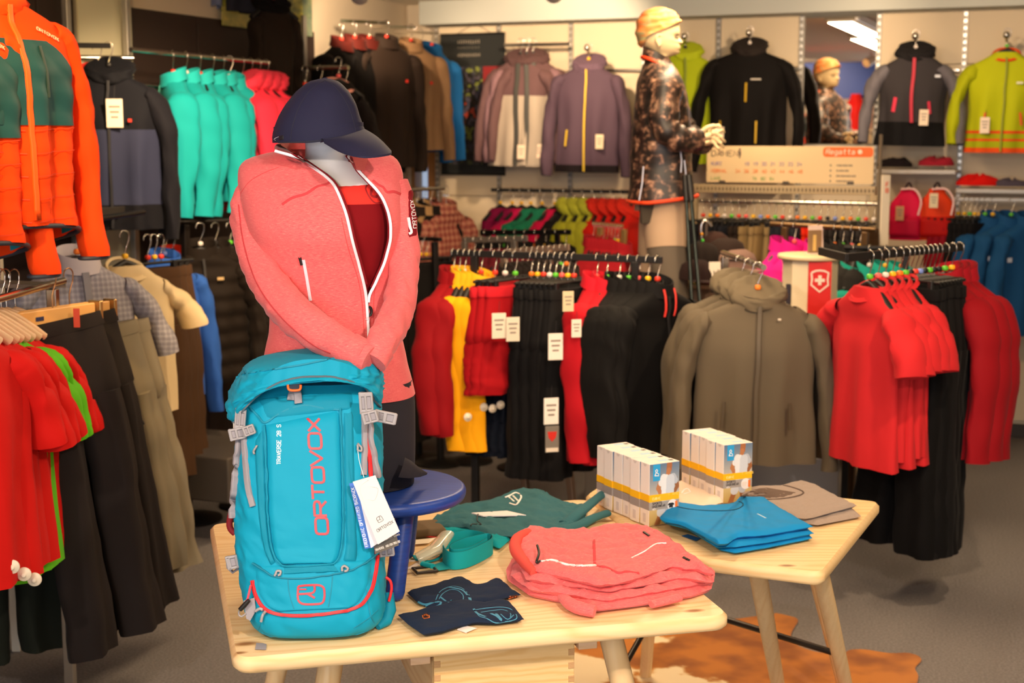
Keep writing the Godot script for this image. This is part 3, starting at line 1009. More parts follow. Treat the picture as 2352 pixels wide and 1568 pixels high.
func build_cap() -> void:
	var navy := mat("23233b", 0.75, 0.0, "weave")
	var t := thing("cap", Vector3.ZERO, "navy blue baseball cap sitting on the neck of the headless mannequin", "cap")
	var keys := [[180.5, 736, 758, 3.14, 0.01], [185, 716, 774, 3.14, 0.03], [194, 700, 787, 3.14, 0.048], [212, 680, 802, 3.14, 0.066], [238, 660, 815, 3.14, 0.08], [265, 643, 824, 3.14, 0.09], [295, 630, 834, 3.14, 0.096], [314, 626, 840, 3.14, 0.098], [328, 627, 838, 3.14, 0.098]]
	var rows := sil_loft(keys, 26, 56, 2.1, 0.0, func(th, f): return 0.012 * sin(th * 6.0 + 0.5) * sin(f * PI) + 0.02 * sin(th * 2.0 + f * 5.0) * sin(f * PI) * (1.0 if th < PI else 0.4))
	# the lower edge rises towards the peak on the right
	for r in rows.size():
		var f := float(r) / 25.0
		for i in rows[r].size():
			var p: Vector3 = rows[r][i]
			rows[r][i].y += f * f * maxf(0.0, (p.x + 0.43) * 0.1)
	var g := Geo.new()
	g.grid(rows, true, true); g.cap(rows[0], true)
	var inn := []
	for p in rows[-1]: inn.append(p.lerp(at(735, 318, 3.14), 0.03) + Vector3(0, 0.004, 0))
	var inn2 := []
	for p in inn: inn2.append(p + Vector3(0, 0.03, 0))
	g.grid([rows[-1], inn, inn2], true, true)
	var crown := obj("crown", g, navy, t)
	var sk := skin(crown)
	g = Geo.new()
	g.tube([at(747, 181, 3.14) - Vector3(0, 0.001, 0), at(747, 178, 3.14)], [0.007, 0.004], 12)
	obj("button", g, navy, t)
	for q in [[[747, 184, 715, 205, 690, 240, 672, 290, 668, 322]], [[747, 184, 775, 205, 800, 245, 815, 290, 818, 306]]]:
		g = Geo.new(); strip(g, sk, smooth(xy(q[0]), 5), 0.0022, 0.0008, 4)
		obj("seam", g, mat("1d1d33", 0.8), t)
	# peak
	var inner := smooth(pts3([735, 323, 3.05, 765, 317, 3.035, 800, 308, 3.05, 826, 300, 3.09, 838, 296, 3.14]), 5)
	var outer := smooth(pts3([745, 327, 3.02, 786, 352, 2.955, 838, 364, 2.925, 893, 357, 2.97, 899, 348, 3.04]), 5)
	var top := []
	var bot := []
	for j in 9:
		var f := j / 8.0
		var a := []
		var b := []
		for i in inner.size():
			var u := float(i) / (inner.size() - 1)
			var p: Vector3 = inner[i].lerp(outer[i], f) + Vector3(0, 0.016 * sin(f * PI * 0.9) * (0.4 + 0.6 * sin(u * PI)), 0)
			a.append(p); b.append(p - Vector3(0, 0.0042, 0))
		top.append(a); bot.append(b)
	g = Geo.new()
	g.grid(top); g.grid(bot, false, true)
	g.grid([top[-1], bot[-1]])
	var ca := []
	var cb := []
	for j in 9:
		ca.append(top[j][-1]); cb.append(bot[j][-1])
	g.grid([ca, cb])
	obj("peak", g, navy, t)
	g = Geo.new(); strip(g, sk, smooth(xy([640, 327, 690, 326, 740, 322, 790, 312, 836, 299]), 5), 0.003, 0.001, 4)
	obj("sweatband_seam", g, mat("191a2c", 0.8), t)
	var gp := patch(sk, xy([639, 311, 640, 324]), xy([653, 309, 653, 322]), 6, 6, 0.0018, 0.15)
	var lb := obj("badge", gp, mat("17171f", 0.6), t)
	var ss := skin(lb)
	g = Geo.new()
	write_on(g, ss, "Jack", 641, 316, 4.6, 0.0, 0.0005, 0.75)
	write_on(g, ss, "Wolfskin", 639.8, 322, 4.2, 0.0, 0.0005, 0.52)
	obj("lettering", g, mat("dcdce2", 0.6), lb)
	g = Geo.new()
	strip(g, ss, smooth(xy([649, 315, 650, 312, 652, 313, 651, 316, 649, 315]), 3), 0.001, 0.001, 2)
	obj("emblem", g, mat("dcdce2", 0.6), lb)
	g = Geo.new()
	g.tube(smooth(pts3([640, 314, 3.05, 633, 317, 3.045, 629, 320, 3.05, 633, 322, 3.06]), 4), 0.0004, 5)
	obj("tag_thread", g, mat("d9d9d9", 0.5), t)

# ---------- drawn lettering: strokes in a unit cell, x 0..1, y 0..1 upwards ----------
const GLYPH := {
	"A": [[0, 0, 0.5, 1, 1, 0], [0.2, 0.35, 0.8, 0.35]], "B": [[0, 0, 0, 1, 0.7, 1, 0.95, 0.85, 0.95, 0.65, 0.7, 0.52, 0, 0.52], [0.7, 0.52, 1, 0.38, 1, 0.15, 0.75, 0, 0, 0]],
	"C": [[1, 0.85, 0.8, 1, 0.2, 1, 0, 0.8, 0, 0.2, 0.2, 0, 0.8, 0, 1, 0.15]], "D": [[0, 0, 0, 1, 0.65, 1, 1, 0.75, 1, 0.25, 0.65, 0, 0, 0]], "E": [[1, 1, 0, 1, 0, 0, 1, 0], [0, 0.52, 0.8, 0.52]],
	"F": [[1, 1, 0, 1, 0, 0], [0, 0.52, 0.8, 0.52]], "G": [[1, 0.85, 0.8, 1, 0.2, 1, 0, 0.8, 0, 0.2, 0.2, 0, 0.8, 0, 1, 0.2, 1, 0.48, 0.6, 0.48]], "H": [[0, 0, 0, 1], [1, 0, 1, 1], [0, 0.5, 1, 0.5]],
	"I": [[0.5, 0, 0.5, 1]], "J": [[0.8, 1, 0.8, 0.2, 0.6, 0, 0.2, 0, 0, 0.2]], "K": [[0, 0, 0, 1], [1, 1, 0, 0.42], [0.3, 0.58, 1, 0]], "L": [[0, 1, 0, 0, 1, 0]], "M": [[0, 0, 0, 1, 0.5, 0.35, 1, 1, 1, 0]],
	"N": [[0, 0, 0, 1, 1, 0, 1, 1]], "O": [[0.22, 0, 0.78, 0, 0.94, 0.06, 1, 0.22, 1, 0.78, 0.94, 0.94, 0.78, 1, 0.22, 1, 0.06, 0.94, 0, 0.78, 0, 0.22, 0.06, 0.06, 0.22, 0, 0.3, 0]],
	"P": [[0, 0, 0, 1, 0.75, 1, 1, 0.85, 1, 0.6, 0.75, 0.45, 0, 0.45]], "R": [[0, 0, 0, 1, 0.75, 1, 0.95, 0.92, 1, 0.76, 0.95, 0.58, 0.75, 0.5, 0, 0.5], [0.55, 0.5, 1, 0]],
	"S": [[1, 0.85, 0.8, 1, 0.2, 1, 0, 0.85, 0, 0.65, 0.2, 0.52, 0.8, 0.48, 1, 0.35, 1, 0.15, 0.8, 0, 0.2, 0, 0, 0.15]], "T": [[0, 1, 1, 1], [0.5, 1, 0.5, 0]], "U": [[0, 1, 0, 0.2, 0.2, 0, 0.8, 0, 1, 0.2, 1, 1]],
	"V": [[0, 1, 0.5, 0, 1, 1]], "W": [[0, 1, 0.25, 0, 0.5, 0.8, 0.75, 0, 1, 1]], "X": [[0, 0, 1, 1], [0, 1, 1, 0]], "Y": [[0, 1, 0.5, 0.45, 1, 1], [0.5, 0.45, 0.5, 0]], "Z": [[0, 1, 1, 1, 0, 0, 1, 0]],
	"0": [[0.2, 0, 0.8, 0, 1, 0.2, 1, 0.8, 0.8, 1, 0.2, 1, 0, 0.8, 0, 0.2, 0.2, 0]], "1": [[0.2, 0.75, 0.6, 1, 0.6, 0]], "2": [[0, 0.8, 0.2, 1, 0.8, 1, 1, 0.8, 1, 0.6, 0, 0, 1, 0]], "3": [[0, 1, 1, 1, 0.5, 0.6, 1, 0.4, 1, 0.15, 0.8, 0, 0.2, 0, 0, 0.15]],
	"4": [[0.75, 0, 0.75, 1, 0, 0.3, 1, 0.3]], "5": [[1, 1, 0.1, 1, 0, 0.55, 0.7, 0.6, 1, 0.4, 1, 0.15, 0.8, 0, 0, 0]], "6": [[0.9, 1, 0.3, 0.9, 0, 0.4, 0.1, 0.1, 0.4, 0, 0.8, 0.05, 1, 0.3, 0.8, 0.52, 0.2, 0.5]],
	"7": [[0, 1, 1, 1, 0.4, 0]], "8": [[0.25, 0.52, 0, 0.7, 0.1, 0.95, 0.5, 1, 0.9, 0.95, 1, 0.7, 0.75, 0.52, 0.25, 0.52, 0, 0.3, 0.1, 0.05, 0.5, 0, 0.9, 0.05, 1, 0.3, 0.75, 0.52]], "9": [[0.1, 0, 0.7, 0.1, 1, 0.6, 0.9, 0.9, 0.6, 1, 0.2, 0.95, 0, 0.7, 0.2, 0.48, 0.8, 0.5]],
	"a": [[0, 0.55, 0.3, 0.65, 0.8, 0.6, 0.9, 0.4, 0.9, 0], [0.9, 0.35, 0.2, 0.35, 0, 0.15, 0.2, 0, 0.7, 0, 0.9, 0.15]], "c": [[0.9, 0.55, 0.6, 0.65, 0.2, 0.6, 0, 0.33, 0.2, 0.04, 0.6, 0, 0.9, 0.1]], "e": [[0, 0.34, 0.95, 0.34, 0.85, 0.58, 0.5, 0.66, 0.15, 0.58, 0, 0.3, 0.2, 0.04, 0.6, 0, 0.9, 0.1]],
	"f": [[0.8, 1, 0.5, 1, 0.35, 0.85, 0.35, 0], [0, 0.64, 0.75, 0.64]], "g": [[0.9, 0.65, 0.9, -0.15, 0.6, -0.3, 0.1, -0.25], [0.9, 0.5, 0.5, 0.66, 0.1, 0.55, 0, 0.3, 0.2, 0.04, 0.6, 0.02, 0.9, 0.2]], "i": [[0.5, 0, 0.5, 0.65], [0.5, 0.85, 0.5, 0.95]], "k": [[0, 0, 0, 1], [0.85, 0.65, 0, 0.28], [0.25, 0.4, 0.9, 0]],
	"l": [[0.5, 0, 0.5, 1]], "n": [[0, 0, 0, 0.65], [0, 0.48, 0.4, 0.66, 0.8, 0.58, 0.9, 0.4, 0.9, 0]], "o": [[0.25, 0, 0, 0.2, 0, 0.45, 0.25, 0.66, 0.7, 0.66, 0.95, 0.45, 0.95, 0.2, 0.7, 0, 0.25, 0]], "s": [[0.85, 0.55, 0.5, 0.66, 0.1, 0.6, 0.1, 0.42, 0.8, 0.24, 0.85, 0.08, 0.5, 0, 0.05, 0.08]],
	"r": [[0, 0, 0, 0.65], [0, 0.42, 0.4, 0.64, 0.8, 0.62]], "t": [[0.4, 1, 0.4, 0.15, 0.6, 0, 0.85, 0.05], [0, 0.66, 0.85, 0.66]], "w": [[0, 0.65, 0.25, 0, 0.5, 0.55, 0.75, 0, 1, 0.65]], "/": [[0.1, 0, 0.9, 1]], "-": [[0.1, 0.45, 0.9, 0.45]], "(": [[0.6, 1.05, 0.35, 0.7, 0.35, 0.25, 0.6, -0.1]], ")": [[0.4, 1.05, 0.65, 0.7, 0.65, 0.25, 0.4, -0.1]], ".": [[0.45, 0, 0.55, 0.08]],
}
func stroke(c: String) -> Array:
	var r := []
	for s in GLYPH.get(c, []): r.append(xy(s))
	return r
func write_on(g: Geo, s: Surf, word: String, px: float, py: float, h: float, turn: float, w: float, wide := 0.7) -> void:   # letters laid on a surface; px, py: start of the base line
	var dx := Vector2(cos(turn), sin(turn))
	var dy := Vector2(sin(turn), -cos(turn))
	for i in word.length():
		for st in stroke(word[i]):
			var pl := []
			for q in st: pl.append(v2(px, py) + dx * (i * h * wide * 1.32 + q.x * h * wide) + dy * q.y * h)
			strip(g, s, pl, w, 0.0006, 3)
func letter_geo(word: String, h: float, w: float, wide := 0.62, thick := 0.001, gap := 1.38) -> Geo:    # flat lettering in the x, y plane facing +z, from the origin rightwards
	var g := Geo.new()
	for i in word.length():
		for st in stroke(word[i]):
			var p := []
			var n := []
			for q in st:
				p.append(Vector3(i * h * wide * gap + q.x * h * wide, q.y * h, 0)); n.append(Vector3.BACK)
			g.ribbon(p, n, w, thick)
	return g
func build_backpack() -> void:
	var teal := mat("0c98ba", 0.6, 0.0, "weave")
	var teal2 := mat("0a88a6", 0.6, 0.0, "weave")
	var red := mat("e8282e", 0.5)
	var grey := mat("98949a", 0.7, 0.0, "weave")
	var plast := mat("a09c9e", 0.4, 0.0, "plastic")
	var t := thing("backpack", Vector3.ZERO, "turquoise hiking backpack standing upright on the pine table before the mannequin", "backpack")
	var d := 2.87
	var keys := [[872, 566, 868, 2.985, 0.07], [900, 556, 875, 2.975, 0.092], [940, 549, 879, 2.965, 0.1], [1000, 544, 881, 2.95, 0.106], [1100, 538, 884, 2.925, 0.112], [1225, 538, 885, 2.9, 0.116], [1300, 546, 889, 2.883, 0.12], [1350, 553, 894, 2.873, 0.12], [1395, 566, 892, 2.867, 0.118], [1418, 580, 880, 2.864, 0.112], [1429, 596, 862, 2.862, 0.1], [1433, 618, 840, 2.862, 0.085]]
	var rows := sil_loft(keys, 60, 72, 3.0, 0.07, func(th, f): return 0.006 * sin(th * 7.0 + f * 11.0) * f + 0.005 * sin(th * 4.0 - f * 17.0) + nz(cos(th) * 4.0, f * 12.0, sin(th) * 4.0) * 0.035 + nz(cos(th) * 12.0, f * 22.0, sin(th) * 9.0) * 0.012)
	for r in rows:
		for i in r.size(): r[i].y = maxf(r[i].y, 0.7415)
	var g := Geo.new()
	g.grid(rows, true, true); g.cap(rows[0], true); g.cap(rows[-1], false)
	# the base pouch bulges below the red piping
	for i in g.v.size():
		var p := g.v[i]
		var q := 1.0 - absf(p.y - 0.785) / 0.05
		if q > 0 and p.z > -2.86: g.v[i].z += 0.006 * q
	var body := obj("main_body", g, teal, t)
	var sk := skin(body)
	# front pocket: a raised panel
	var fl := smooth(xy([609, 975, 613, 1058, 616, 1174, 622, 1230, 630, 1275, 648, 1297]), 4)
	var fr := smooth(xy([781, 940, 785, 1058, 787, 1191, 785, 1245, 778, 1280, 766, 1294]), 4)
	var panel := obj("front_pocket", patch(sk, fl, fr, 30, 20, 0.008, 0.06), teal, t)
	var sp := skin(panel)
	# curved top of the pocket with its flap of finer cloth
	g = Geo.new()
	strip(g, sk, smooth(xy([560, 905, 575, 935, 596, 958, 609, 970, 634, 955, 659, 941, 690, 932, 709, 931, 745, 938, 782, 941]), 5), 0.004, 0.003, 4)
	obj("pocket_seam", g, mat("0a88a4", 0.7), t)
	var top := obj("top_mesh_panel", patch(sk, smooth(xy([590, 915, 600, 935, 612, 962]), 4), smooth(xy([812, 900, 812, 920, 808, 940]), 4), 8, 24, 0.004, 0.1), teal2, t)
	for q in [[fl, 0.0035], [fr, 0.0035], [smooth(xy([648, 1297, 660, 1299, 700, 1300, 740, 1297, 766, 1294]), 4), 0.0035]]:
		g = Geo.new(); strip(g, sk, q[0], q[1], 0.0075, 4)
		obj("piping", g, teal2, t)
	# side strips of the front
	var wing_r := obj("side_panel", patch(sk, smooth(xy([788, 944, 790, 1060, 793, 1190, 794, 1250, 786, 1290]), 4), smooth(xy([812, 940, 814, 1060, 818, 1190, 821, 1260, 818, 1292]), 4), 24, 6, 0.005, 0.12), teal2, t)
	var wing_l := obj("side_panel", patch(sk, smooth(xy([585, 1010, 588, 1100, 594, 1190, 606, 1260, 622, 1300]), 4), smooth(xy([605, 980, 609, 1080, 613, 1180, 620, 1250, 634, 1292]), 4), 24, 6, 0.005, 0.12), teal2, t)
	# yoke flap under the pocket
	var hem := obj("pocket_hem", patch(sk, xy([646, 1300, 642, 1322]), xy([772, 1294, 790, 1314]), 8, 24, 0.007, 0.2), teal2, t)
	# lettering
	var word := "ORTOVOX"
	var cx := [[727, 1226, 755, 1189], [724, 1184, 752, 1151], [720, 1146, 747, 1113], [718, 1108, 746, 1073], [714, 1070, 742, 1035], [711, 1030, 740, 995], [709, 990, 737, 961]]
	g = Geo.new()
	for i in 7:
		var c: Array = cx[i]
		for s in stroke(word[i]):
			var pl := []
			for q in s: pl.append(v2(lerpf(c[2], c[0], q.y) - 2 + (0.5 - q.x) * 2, lerpf(c[1], c[3], q.x)))
			strip(g, sp, pl, 0.005, 0.0012, 2.5)
	obj("lettering", g, mat("e8414c", 0.45), panel)
	g = Geo.new()
	write_on(g, sp, "TRAVERSE 28 S", 645, 1066, 9.0, -PI / 2 - 0.0, 0.0016, 0.6)
	obj("lettering", g, mat("e3f0f0", 0.5), panel)
	# lower pocket with red piping
	var pl1 := smooth(xy([583, 1338, 587, 1362, 600, 1386, 622, 1402]), 4)
	var pipe := smooth(xy([581, 1332, 586, 1358, 598, 1385, 617, 1402, 645, 1411, 698, 1413, 760, 1408, 807, 1399, 832, 1385, 850, 1357, 860, 1322, 866, 1273]), 5)
	g = Geo.new(); strip(g, sk, pipe, 0.0064, 0.0055, 4)
	obj("red_piping", g, red, t)
	var lowp := obj("lower_pocket", patch(sk, smooth(xy([585, 1300, 586, 1330, 592, 1360, 612, 1392, 640, 1405]), 5), smooth(xy([856, 1284, 853, 1318, 843, 1352, 824, 1384, 800, 1398]), 5), 18, 40, 0.005, 0.1), teal, t)
	var sl := skin(lowp)
	g = Geo.new(); strip(g, sk, smooth(xy([583, 1293, 610, 1308, 640, 1326, 698, 1328, 760, 1320, 816, 1304, 850, 1283, 870, 1262]), 5), 0.003, 0.0075, 4)
	obj("seam", g, mat("0a7f9a", 0.7), t)
	for q in [[661, 1328, 665, 1365, 678, 1405], [764, 1320, 760, 1360, 752, 1405]]:
		g = Geo.new(); strip(g, sl, smooth(xy(q), 4), 0.002, 0.001, 4)
		obj("seam", g, mat("0a86a2", 0.7), lowp)
	# emblem: a rounded square with a letter inside
	g = Geo.new()
	strip(g, sl, smooth(xy([685, 1346, 684, 1370, 687, 1381, 698, 1387, 725, 1387, 740, 1384, 745, 1372, 745, 1356, 741, 1347, 728, 1343, 700, 1344]), 3) + xy([685, 1346]), 0.0042, 0.0012, 2.5)
	strip(g, sl, smooth(xy([722, 1344, 723, 1354, 718, 1361, 706, 1363, 687, 1364]), 3), 0.0042, 0.0012, 2.5)
	strip(g, sl, xy([706, 1363, 723, 1373]), 0.0042, 0.0012, 2.5)
	strip(g, sl, xy([687, 1353, 704, 1353]), 0.0030, 0.0012, 2.5)
	obj("emblem", g, mat("e8414c", 0.45), lowp)
	# red side zip
	g = Geo.new(); strip(g, sk, smooth(xy([842, 905, 843, 992, 851, 1092, 858, 1190, 864, 1272]), 6), 0.0095, 0.004, 5)
	obj("side_zip", g, red, t)
	# webbing
	for q in [[[833, 905, 835, 960, 836, 1020, 834, 1092], 0.011, 0.008], [[841, 960, 846, 990, 852, 1040, 862, 1092], 0.009, 0.014], [[562, 1000, 566, 1060, 572, 1120, 582, 1162], 0.012, 0.007], [[556, 985, 551, 1030, 547, 1070, 542, 1130, 536, 1200], 0.008, 0.012]]:
		g = Geo.new(); strip(g, sk, smooth(xy(q[0]), 6), q[1], q[2], 5)
		obj("strap", g, grey, t)
	# buckles
	for q in [[828, 898, 852, 948, 0.0, 0], [842, 938, 905, 975, 0.32, 1], [545, 940, 560, 1010, 0.12, 0], [530, 975, 585, 1000, -0.35, 2]]:
		pass
	buckle(t, at(841, 925, 2.845), 0.030, 0.046, 0.06, plast, grey)
	buckle(t, at(850, 958, 2.835), 0.034, 0.026, 0.25, plast, grey)
	buckle(t, at(885, 958, 2.86), 0.05, 0.026, -0.2, plast, grey)
	buckle(t, at(552, 962, 2.865), 0.024, 0.046, -0.1, plast, grey)
	buckle(t, at(545, 996, 2.86), 0.036, 0.026, 0.2, plast, grey)
	buckle(t, at(572, 988, 2.85), 0.026, 0.022, 0.35, plast, grey)
	buckle(t, at(547, 1288, 2.83), 0.052, 0.03, 0.22, plast, grey)
	buckle(t, at(888, 1266, 2.84), 0.034, 0.022, 0.1, plast, grey)
	g = Geo.new(); g.tube([at(522, 1290, 2.85), at(523, 1302, 2.85), at(535, 1314, 2.85), at(552, 1302, 2.85)], 0.007, 8, true, 0.4)
	obj("strap_end", g, grey, t)
	g = Geo.new(); g.rbox(Vector3.ZERO, Vector3(0.018, 0.034, 0.004), 0.0018, Basis())
	for i in g.v.size(): g.v[i] += at(545, 966, 2.89)
	obj("strap_toggle", g, mat("e8dfd0", 0.4), t)
	# compression cord hooks
	for q in [[[634, 1322, 638, 1312, 646, 1312, 645, 1320, 640, 1322], 0.0045], [[784, 1312, 784, 1302, 792, 1298, 799, 1303, 796, 1310, 790, 1312], 0.0045], [[815, 1022, 819, 1033, 825, 1037, 826, 1029, 820, 1022, 816, 1019], 0.004], [[590, 1044, 588, 1036, 592, 1025, 594, 1025], 0.004]]:
		var l := lay(sk, smooth(xy(q[0]), 4), 2.0)
		var pp := []
		for i in l[0].size(): pp.append(l[0][i] + l[1][i] * 0.009)
		g = Geo.new(); g.tube(pp, q[1] * 0.55, 8)
		obj("cord_hook", g, plast, t)
	# zip pulls
	g = Geo.new(); g.tube(pts3([576, 1345, 2.765, 574, 1352, 2.755, 572, 1362, 2.75, 568, 1378, 2.75, 558, 1390, 2.75]), 0.0024, 8)
	obj("zip_cord", g, mat("ff4a5c", 0.5), t)
	g = Geo.new(); g.tube(pts3([572, 1378, 2.745, 560, 1391, 2.745, 551, 1400, 2.745]), [0.0042, 0.0052, 0.0046], 10)
	obj("zip_pull", g, BLACKP, t)
	g = Geo.new(); g.tube(smooth(pts3([549, 1402, 2.75, 549, 1412, 2.75, 556, 1415, 2.75, 565, 1408, 2.75]), 4), 0.0018, 8)
	obj("zip_loop", g, plast, t)
	g = Geo.new(); g.prism(PackedVector2Array([v2(-0.012, -0.014), v2(0.010, -0.020), v2(0.013, 0.006), v2(0.002, 0.026), v2(-0.006, 0.022)]), -0.001, 0.001, 0.0, Transform3D(Basis(Vector3.RIGHT, PI / 2 - 0.2), at(573, 1395, 2.755)))
	obj("fabric_tab", g, grey, t)
	for q in [[[592, 1402, 600, 1396, 608, 1398]], [[604, 1424, 606, 1410, 614, 1402]]]:
		var l := lay(sk, smooth(xy(q[0]), 4), 2.0)
		var pp := []
		for i in l[0].size(): pp.append(l[0][i] + l[1][i] * 0.008)
		g = Geo.new(); g.tube(pp, 0.003, 8)
		obj("zip_pull", g, plast, t)
	# creases of the base
	for q in [[[586, 1463, 596, 1440, 602, 1420], 0.002], [[812, 1442, 845, 1420, 868, 1400], 0.002], [[840, 1350, 850, 1410, 860, 1430], 0.002], [[600, 1452, 640, 1466, 720, 1472, 800, 1462, 850, 1446], 0.002]]:
		g = Geo.new(); strip(g, sk, smooth(xy(q[0]), 4), q[1], 0.0012, 4)
		if g.v.size(): obj("seam", g, mat("0a86a2", 0.7), t)
	g = Geo.new()
	g.grid([pts3([590, 1468, 2.79, 613, 1472, 2.79]), [onplane(588, 1480, 0.743), onplane(612, 1481, 0.743)], [onplane(586, 1491, 0.742), onplane(611, 1492, 0.742)]])
	obj("webbing_loop", g, grey, t)
	# right hip side: a stretch pocket with red edge
	g = Geo.new(); g.tube(smooth(pts3([886, 1325, 2.86, 897, 1335, 2.86, 899, 1355, 2.86, 893, 1380, 2.86]), 4), 0.003, 8)
	obj("pocket_edge", g, red, t)
	g = Geo.new(); g.tube(pts3([893, 1360, 2.88, 893, 1400, 2.87, 885, 1425, 2.85, 868, 1440, 2.83]), [0.01, 0.016, 0.014, 0.006], 12)
	obj("stretch_pocket", g, teal2, t)
	# shoulder strap behind, on the left
	g = Geo.new(); g.tube(smooth(pts3([533, 1170, 2.97, 527, 1200, 2.97, 530, 1215, 2.97, 540, 1225, 2.97]), 3), 0.007, 8)
	obj("shoulder_strap", g, mat("8a1420", 0.7), t)
	# lid
	var lk := [[801, 700, 800, 3.03, 0.02], [806, 640, 830, 3.02, 0.07], [818, 575, 860, 3.005, 0.115], [836, 556, 872, 3.0, 0.132], [850, 545, 878, 2.995, 0.138], [880, 531, 882, 2.985, 0.142], [910, 521, 885, 2.975, 0.14], [935, 524, 884, 2.968, 0.134], [948, 534, 878, 2.965, 0.124]]
	var lr := sil_loft(lk, 40, 96, 2.7, 0.07, func(th, f): return 0.008 * sin(th * 5.0 + f * 7.0) * f + nz(cos(th) * 5.0, f * 6.0, sin(th) * 5.0 + 9.0) * 0.05 + nz(cos(th) * 14.0, f * 9.0, sin(th) * 12.0) * 0.014)
	# front edge of the lid arches up in the middle
	for r in lr.size():
		var f := float(r) / 39.0
		for i in lr[r].size():
			var th = TAU * i / 96.0
			var p: Vector3 = lr[r][i]
			var u := (p.x + 0.41) / 0.165
			if sin(th) > 0: lr[r][i].y += 0.098 * f * f * maxf(0.0, 1.0 - pow(absf(u), 2.4)) * minf(1.0, sin(th) * 1.6)
			else: lr[r][i].y += 0.03 * f * f
			lr[r][i].y += 0.02 * u * (1.0 - 0.3 * f) * 0.6 if absf(u) < 2 else 0.0
	g = Geo.new(); g.grid(lr, true, true); g.cap(lr[0], true)
	var inn := []
	for p in lr[-1]: inn.append(p.lerp(Vector3(-0.41, p.y, -2.96), 0.03))
	var inn2 := []
	for p in inn: inn2.append(p.lerp(Vector3(-0.41, p.y, -2.96), 0.05) + Vector3(0, 0.035, 0))
	g.grid([lr[-1], inn, inn2], true, true)
	var lid := obj("lid", g, teal, t)
	var s2 := skin(lid)
	g = Geo.new(); strip(g, s2, smooth(xy([533, 876, 552, 862, 580, 856, 640, 846, 700, 836, 760, 824, 815, 822, 845, 832, 872, 852]), 5), 0.0035, 0.0025, 4)
	obj("lid_seam", g, mat("0a86a2", 0.7), lid)
	g = Geo.new(); strip(g, s2, smooth(xy([562, 830, 558, 845, 563, 860]), 5), 0.002, 0.001, 4); strip(g, s2, smooth(xy([800, 803, 802, 812, 806, 820]), 5), 0.002, 0.001, 4)
	if g.v.size(): obj("lid_seam", g, mat("0a86a2", 0.7), lid)
	var ed := []
	var en := []
	for i in 49:
		ed.append(lr[-1][i] + Vector3(0, 0.001, 0.001)); en.append(Vector3(0, -0.2, 1).normalized())
	g = Geo.new(); g.ribbon(ed, en, 0.0035, 0.0015)
	obj("lid_binding", g, mat("5c6870", 0.7), lid)
	# centre strap with orange ladder buckle
	g = Geo.new(); strip(g, sk, smooth(xy([676, 884, 674, 900, 669, 920]), 4), 0.016, 0.008, 4)
	obj("strap", g, grey, t)
	g = Geo.new(); strip(g, sk, smooth(xy([681, 884, 683, 905, 686, 928]), 4), 0.016, 0.011, 4)
	obj("strap", g, grey, t)
	var ob := at(676, 888, 2.83)
	g = Geo.new()
	g.tube(smooth([ob + Vector3(-0.013, 0.004, 0), ob + Vector3(-0.012, -0.004, 0), ob + Vector3(-0.007, -0.007, 0.001), ob + Vector3(0.007, -0.007, 0.001), ob + Vector3(0.012, -0.004, 0), ob + Vector3(0.013, 0.004, 0)], 4), 0.0026, 8)
	obj("ladder_buckle", g, mat("ff6a22", 0.4), t)
	# swing tickets
	ticket(t, "blue_ticket", [802, 1110, 862, 1098, 905, 1250, 838, 1260], 2.80, mat("3d73cf", 0.5), "ERGONOMIC OPTIMIZED BACKPACK", 0)
	ticket(t, "brown_ticket", [850, 1200, 900, 1180, 916, 1252, 862, 1272], 2.795, mat("544a3c", 0.5), "", 1)
	ticket(t, "white_ticket", [822, 1125, 866, 1100, 880, 1240, 852, 1258], 2.79, mat("dfe0ea", 0.5), "", 3)
	ticket(t, "white_ticket", [810, 1106, 862, 1091, 918, 1220, 868, 1250], 2.778, mat("dedad8", 0.45), "", 2)
	g = Geo.new(); g.tube(smooth(pts3([822, 1036, 2.80, 826, 1062, 2.79, 836, 1096, 2.775]), 5), 0.0007, 5)
	obj("ticket_thread", g, mat("e8e8e8", 0.5), t)

func buckle(t: Node3D, c: Vector3, w: float, h: float, turn: float, m: Material, web: Material) -> void:   # side-release buckle: frame, prongs, bar and webbing
	var b := Basis(Vector3.BACK, turn)
	var g := Geo.new()
	g.rbox(c + b * Vector3(-w * 0.38, 0, 0), Vector3(w * 0.2, h, 0.008), 0.0025, b)
	g.rbox(c + b * Vector3(w * 0.4, 0, 0), Vector3(w * 0.16, h * 0.9, 0.008), 0.0025, b)
	for s in [-1, 1]: g.rbox(c + b * Vector3(0, s * h * 0.38, 0), Vector3(w * 0.9, h * 0.2, 0.008), 0.0025, b)
	g.rbox(c + b * Vector3(-w * 0.02, 0, 0.001), Vector3(w * 0.16, h * 0.9, 0.007), 0.0022, b)
	var o := obj("buckle", g, m, t)
	g = Geo.new()
	g.rbox(c + b * Vector3(0, 0, -0.001), Vector3(w * 0.8, h * 0.55, 0.005), 0.0015, b)
	obj("webbing", g, web, o)

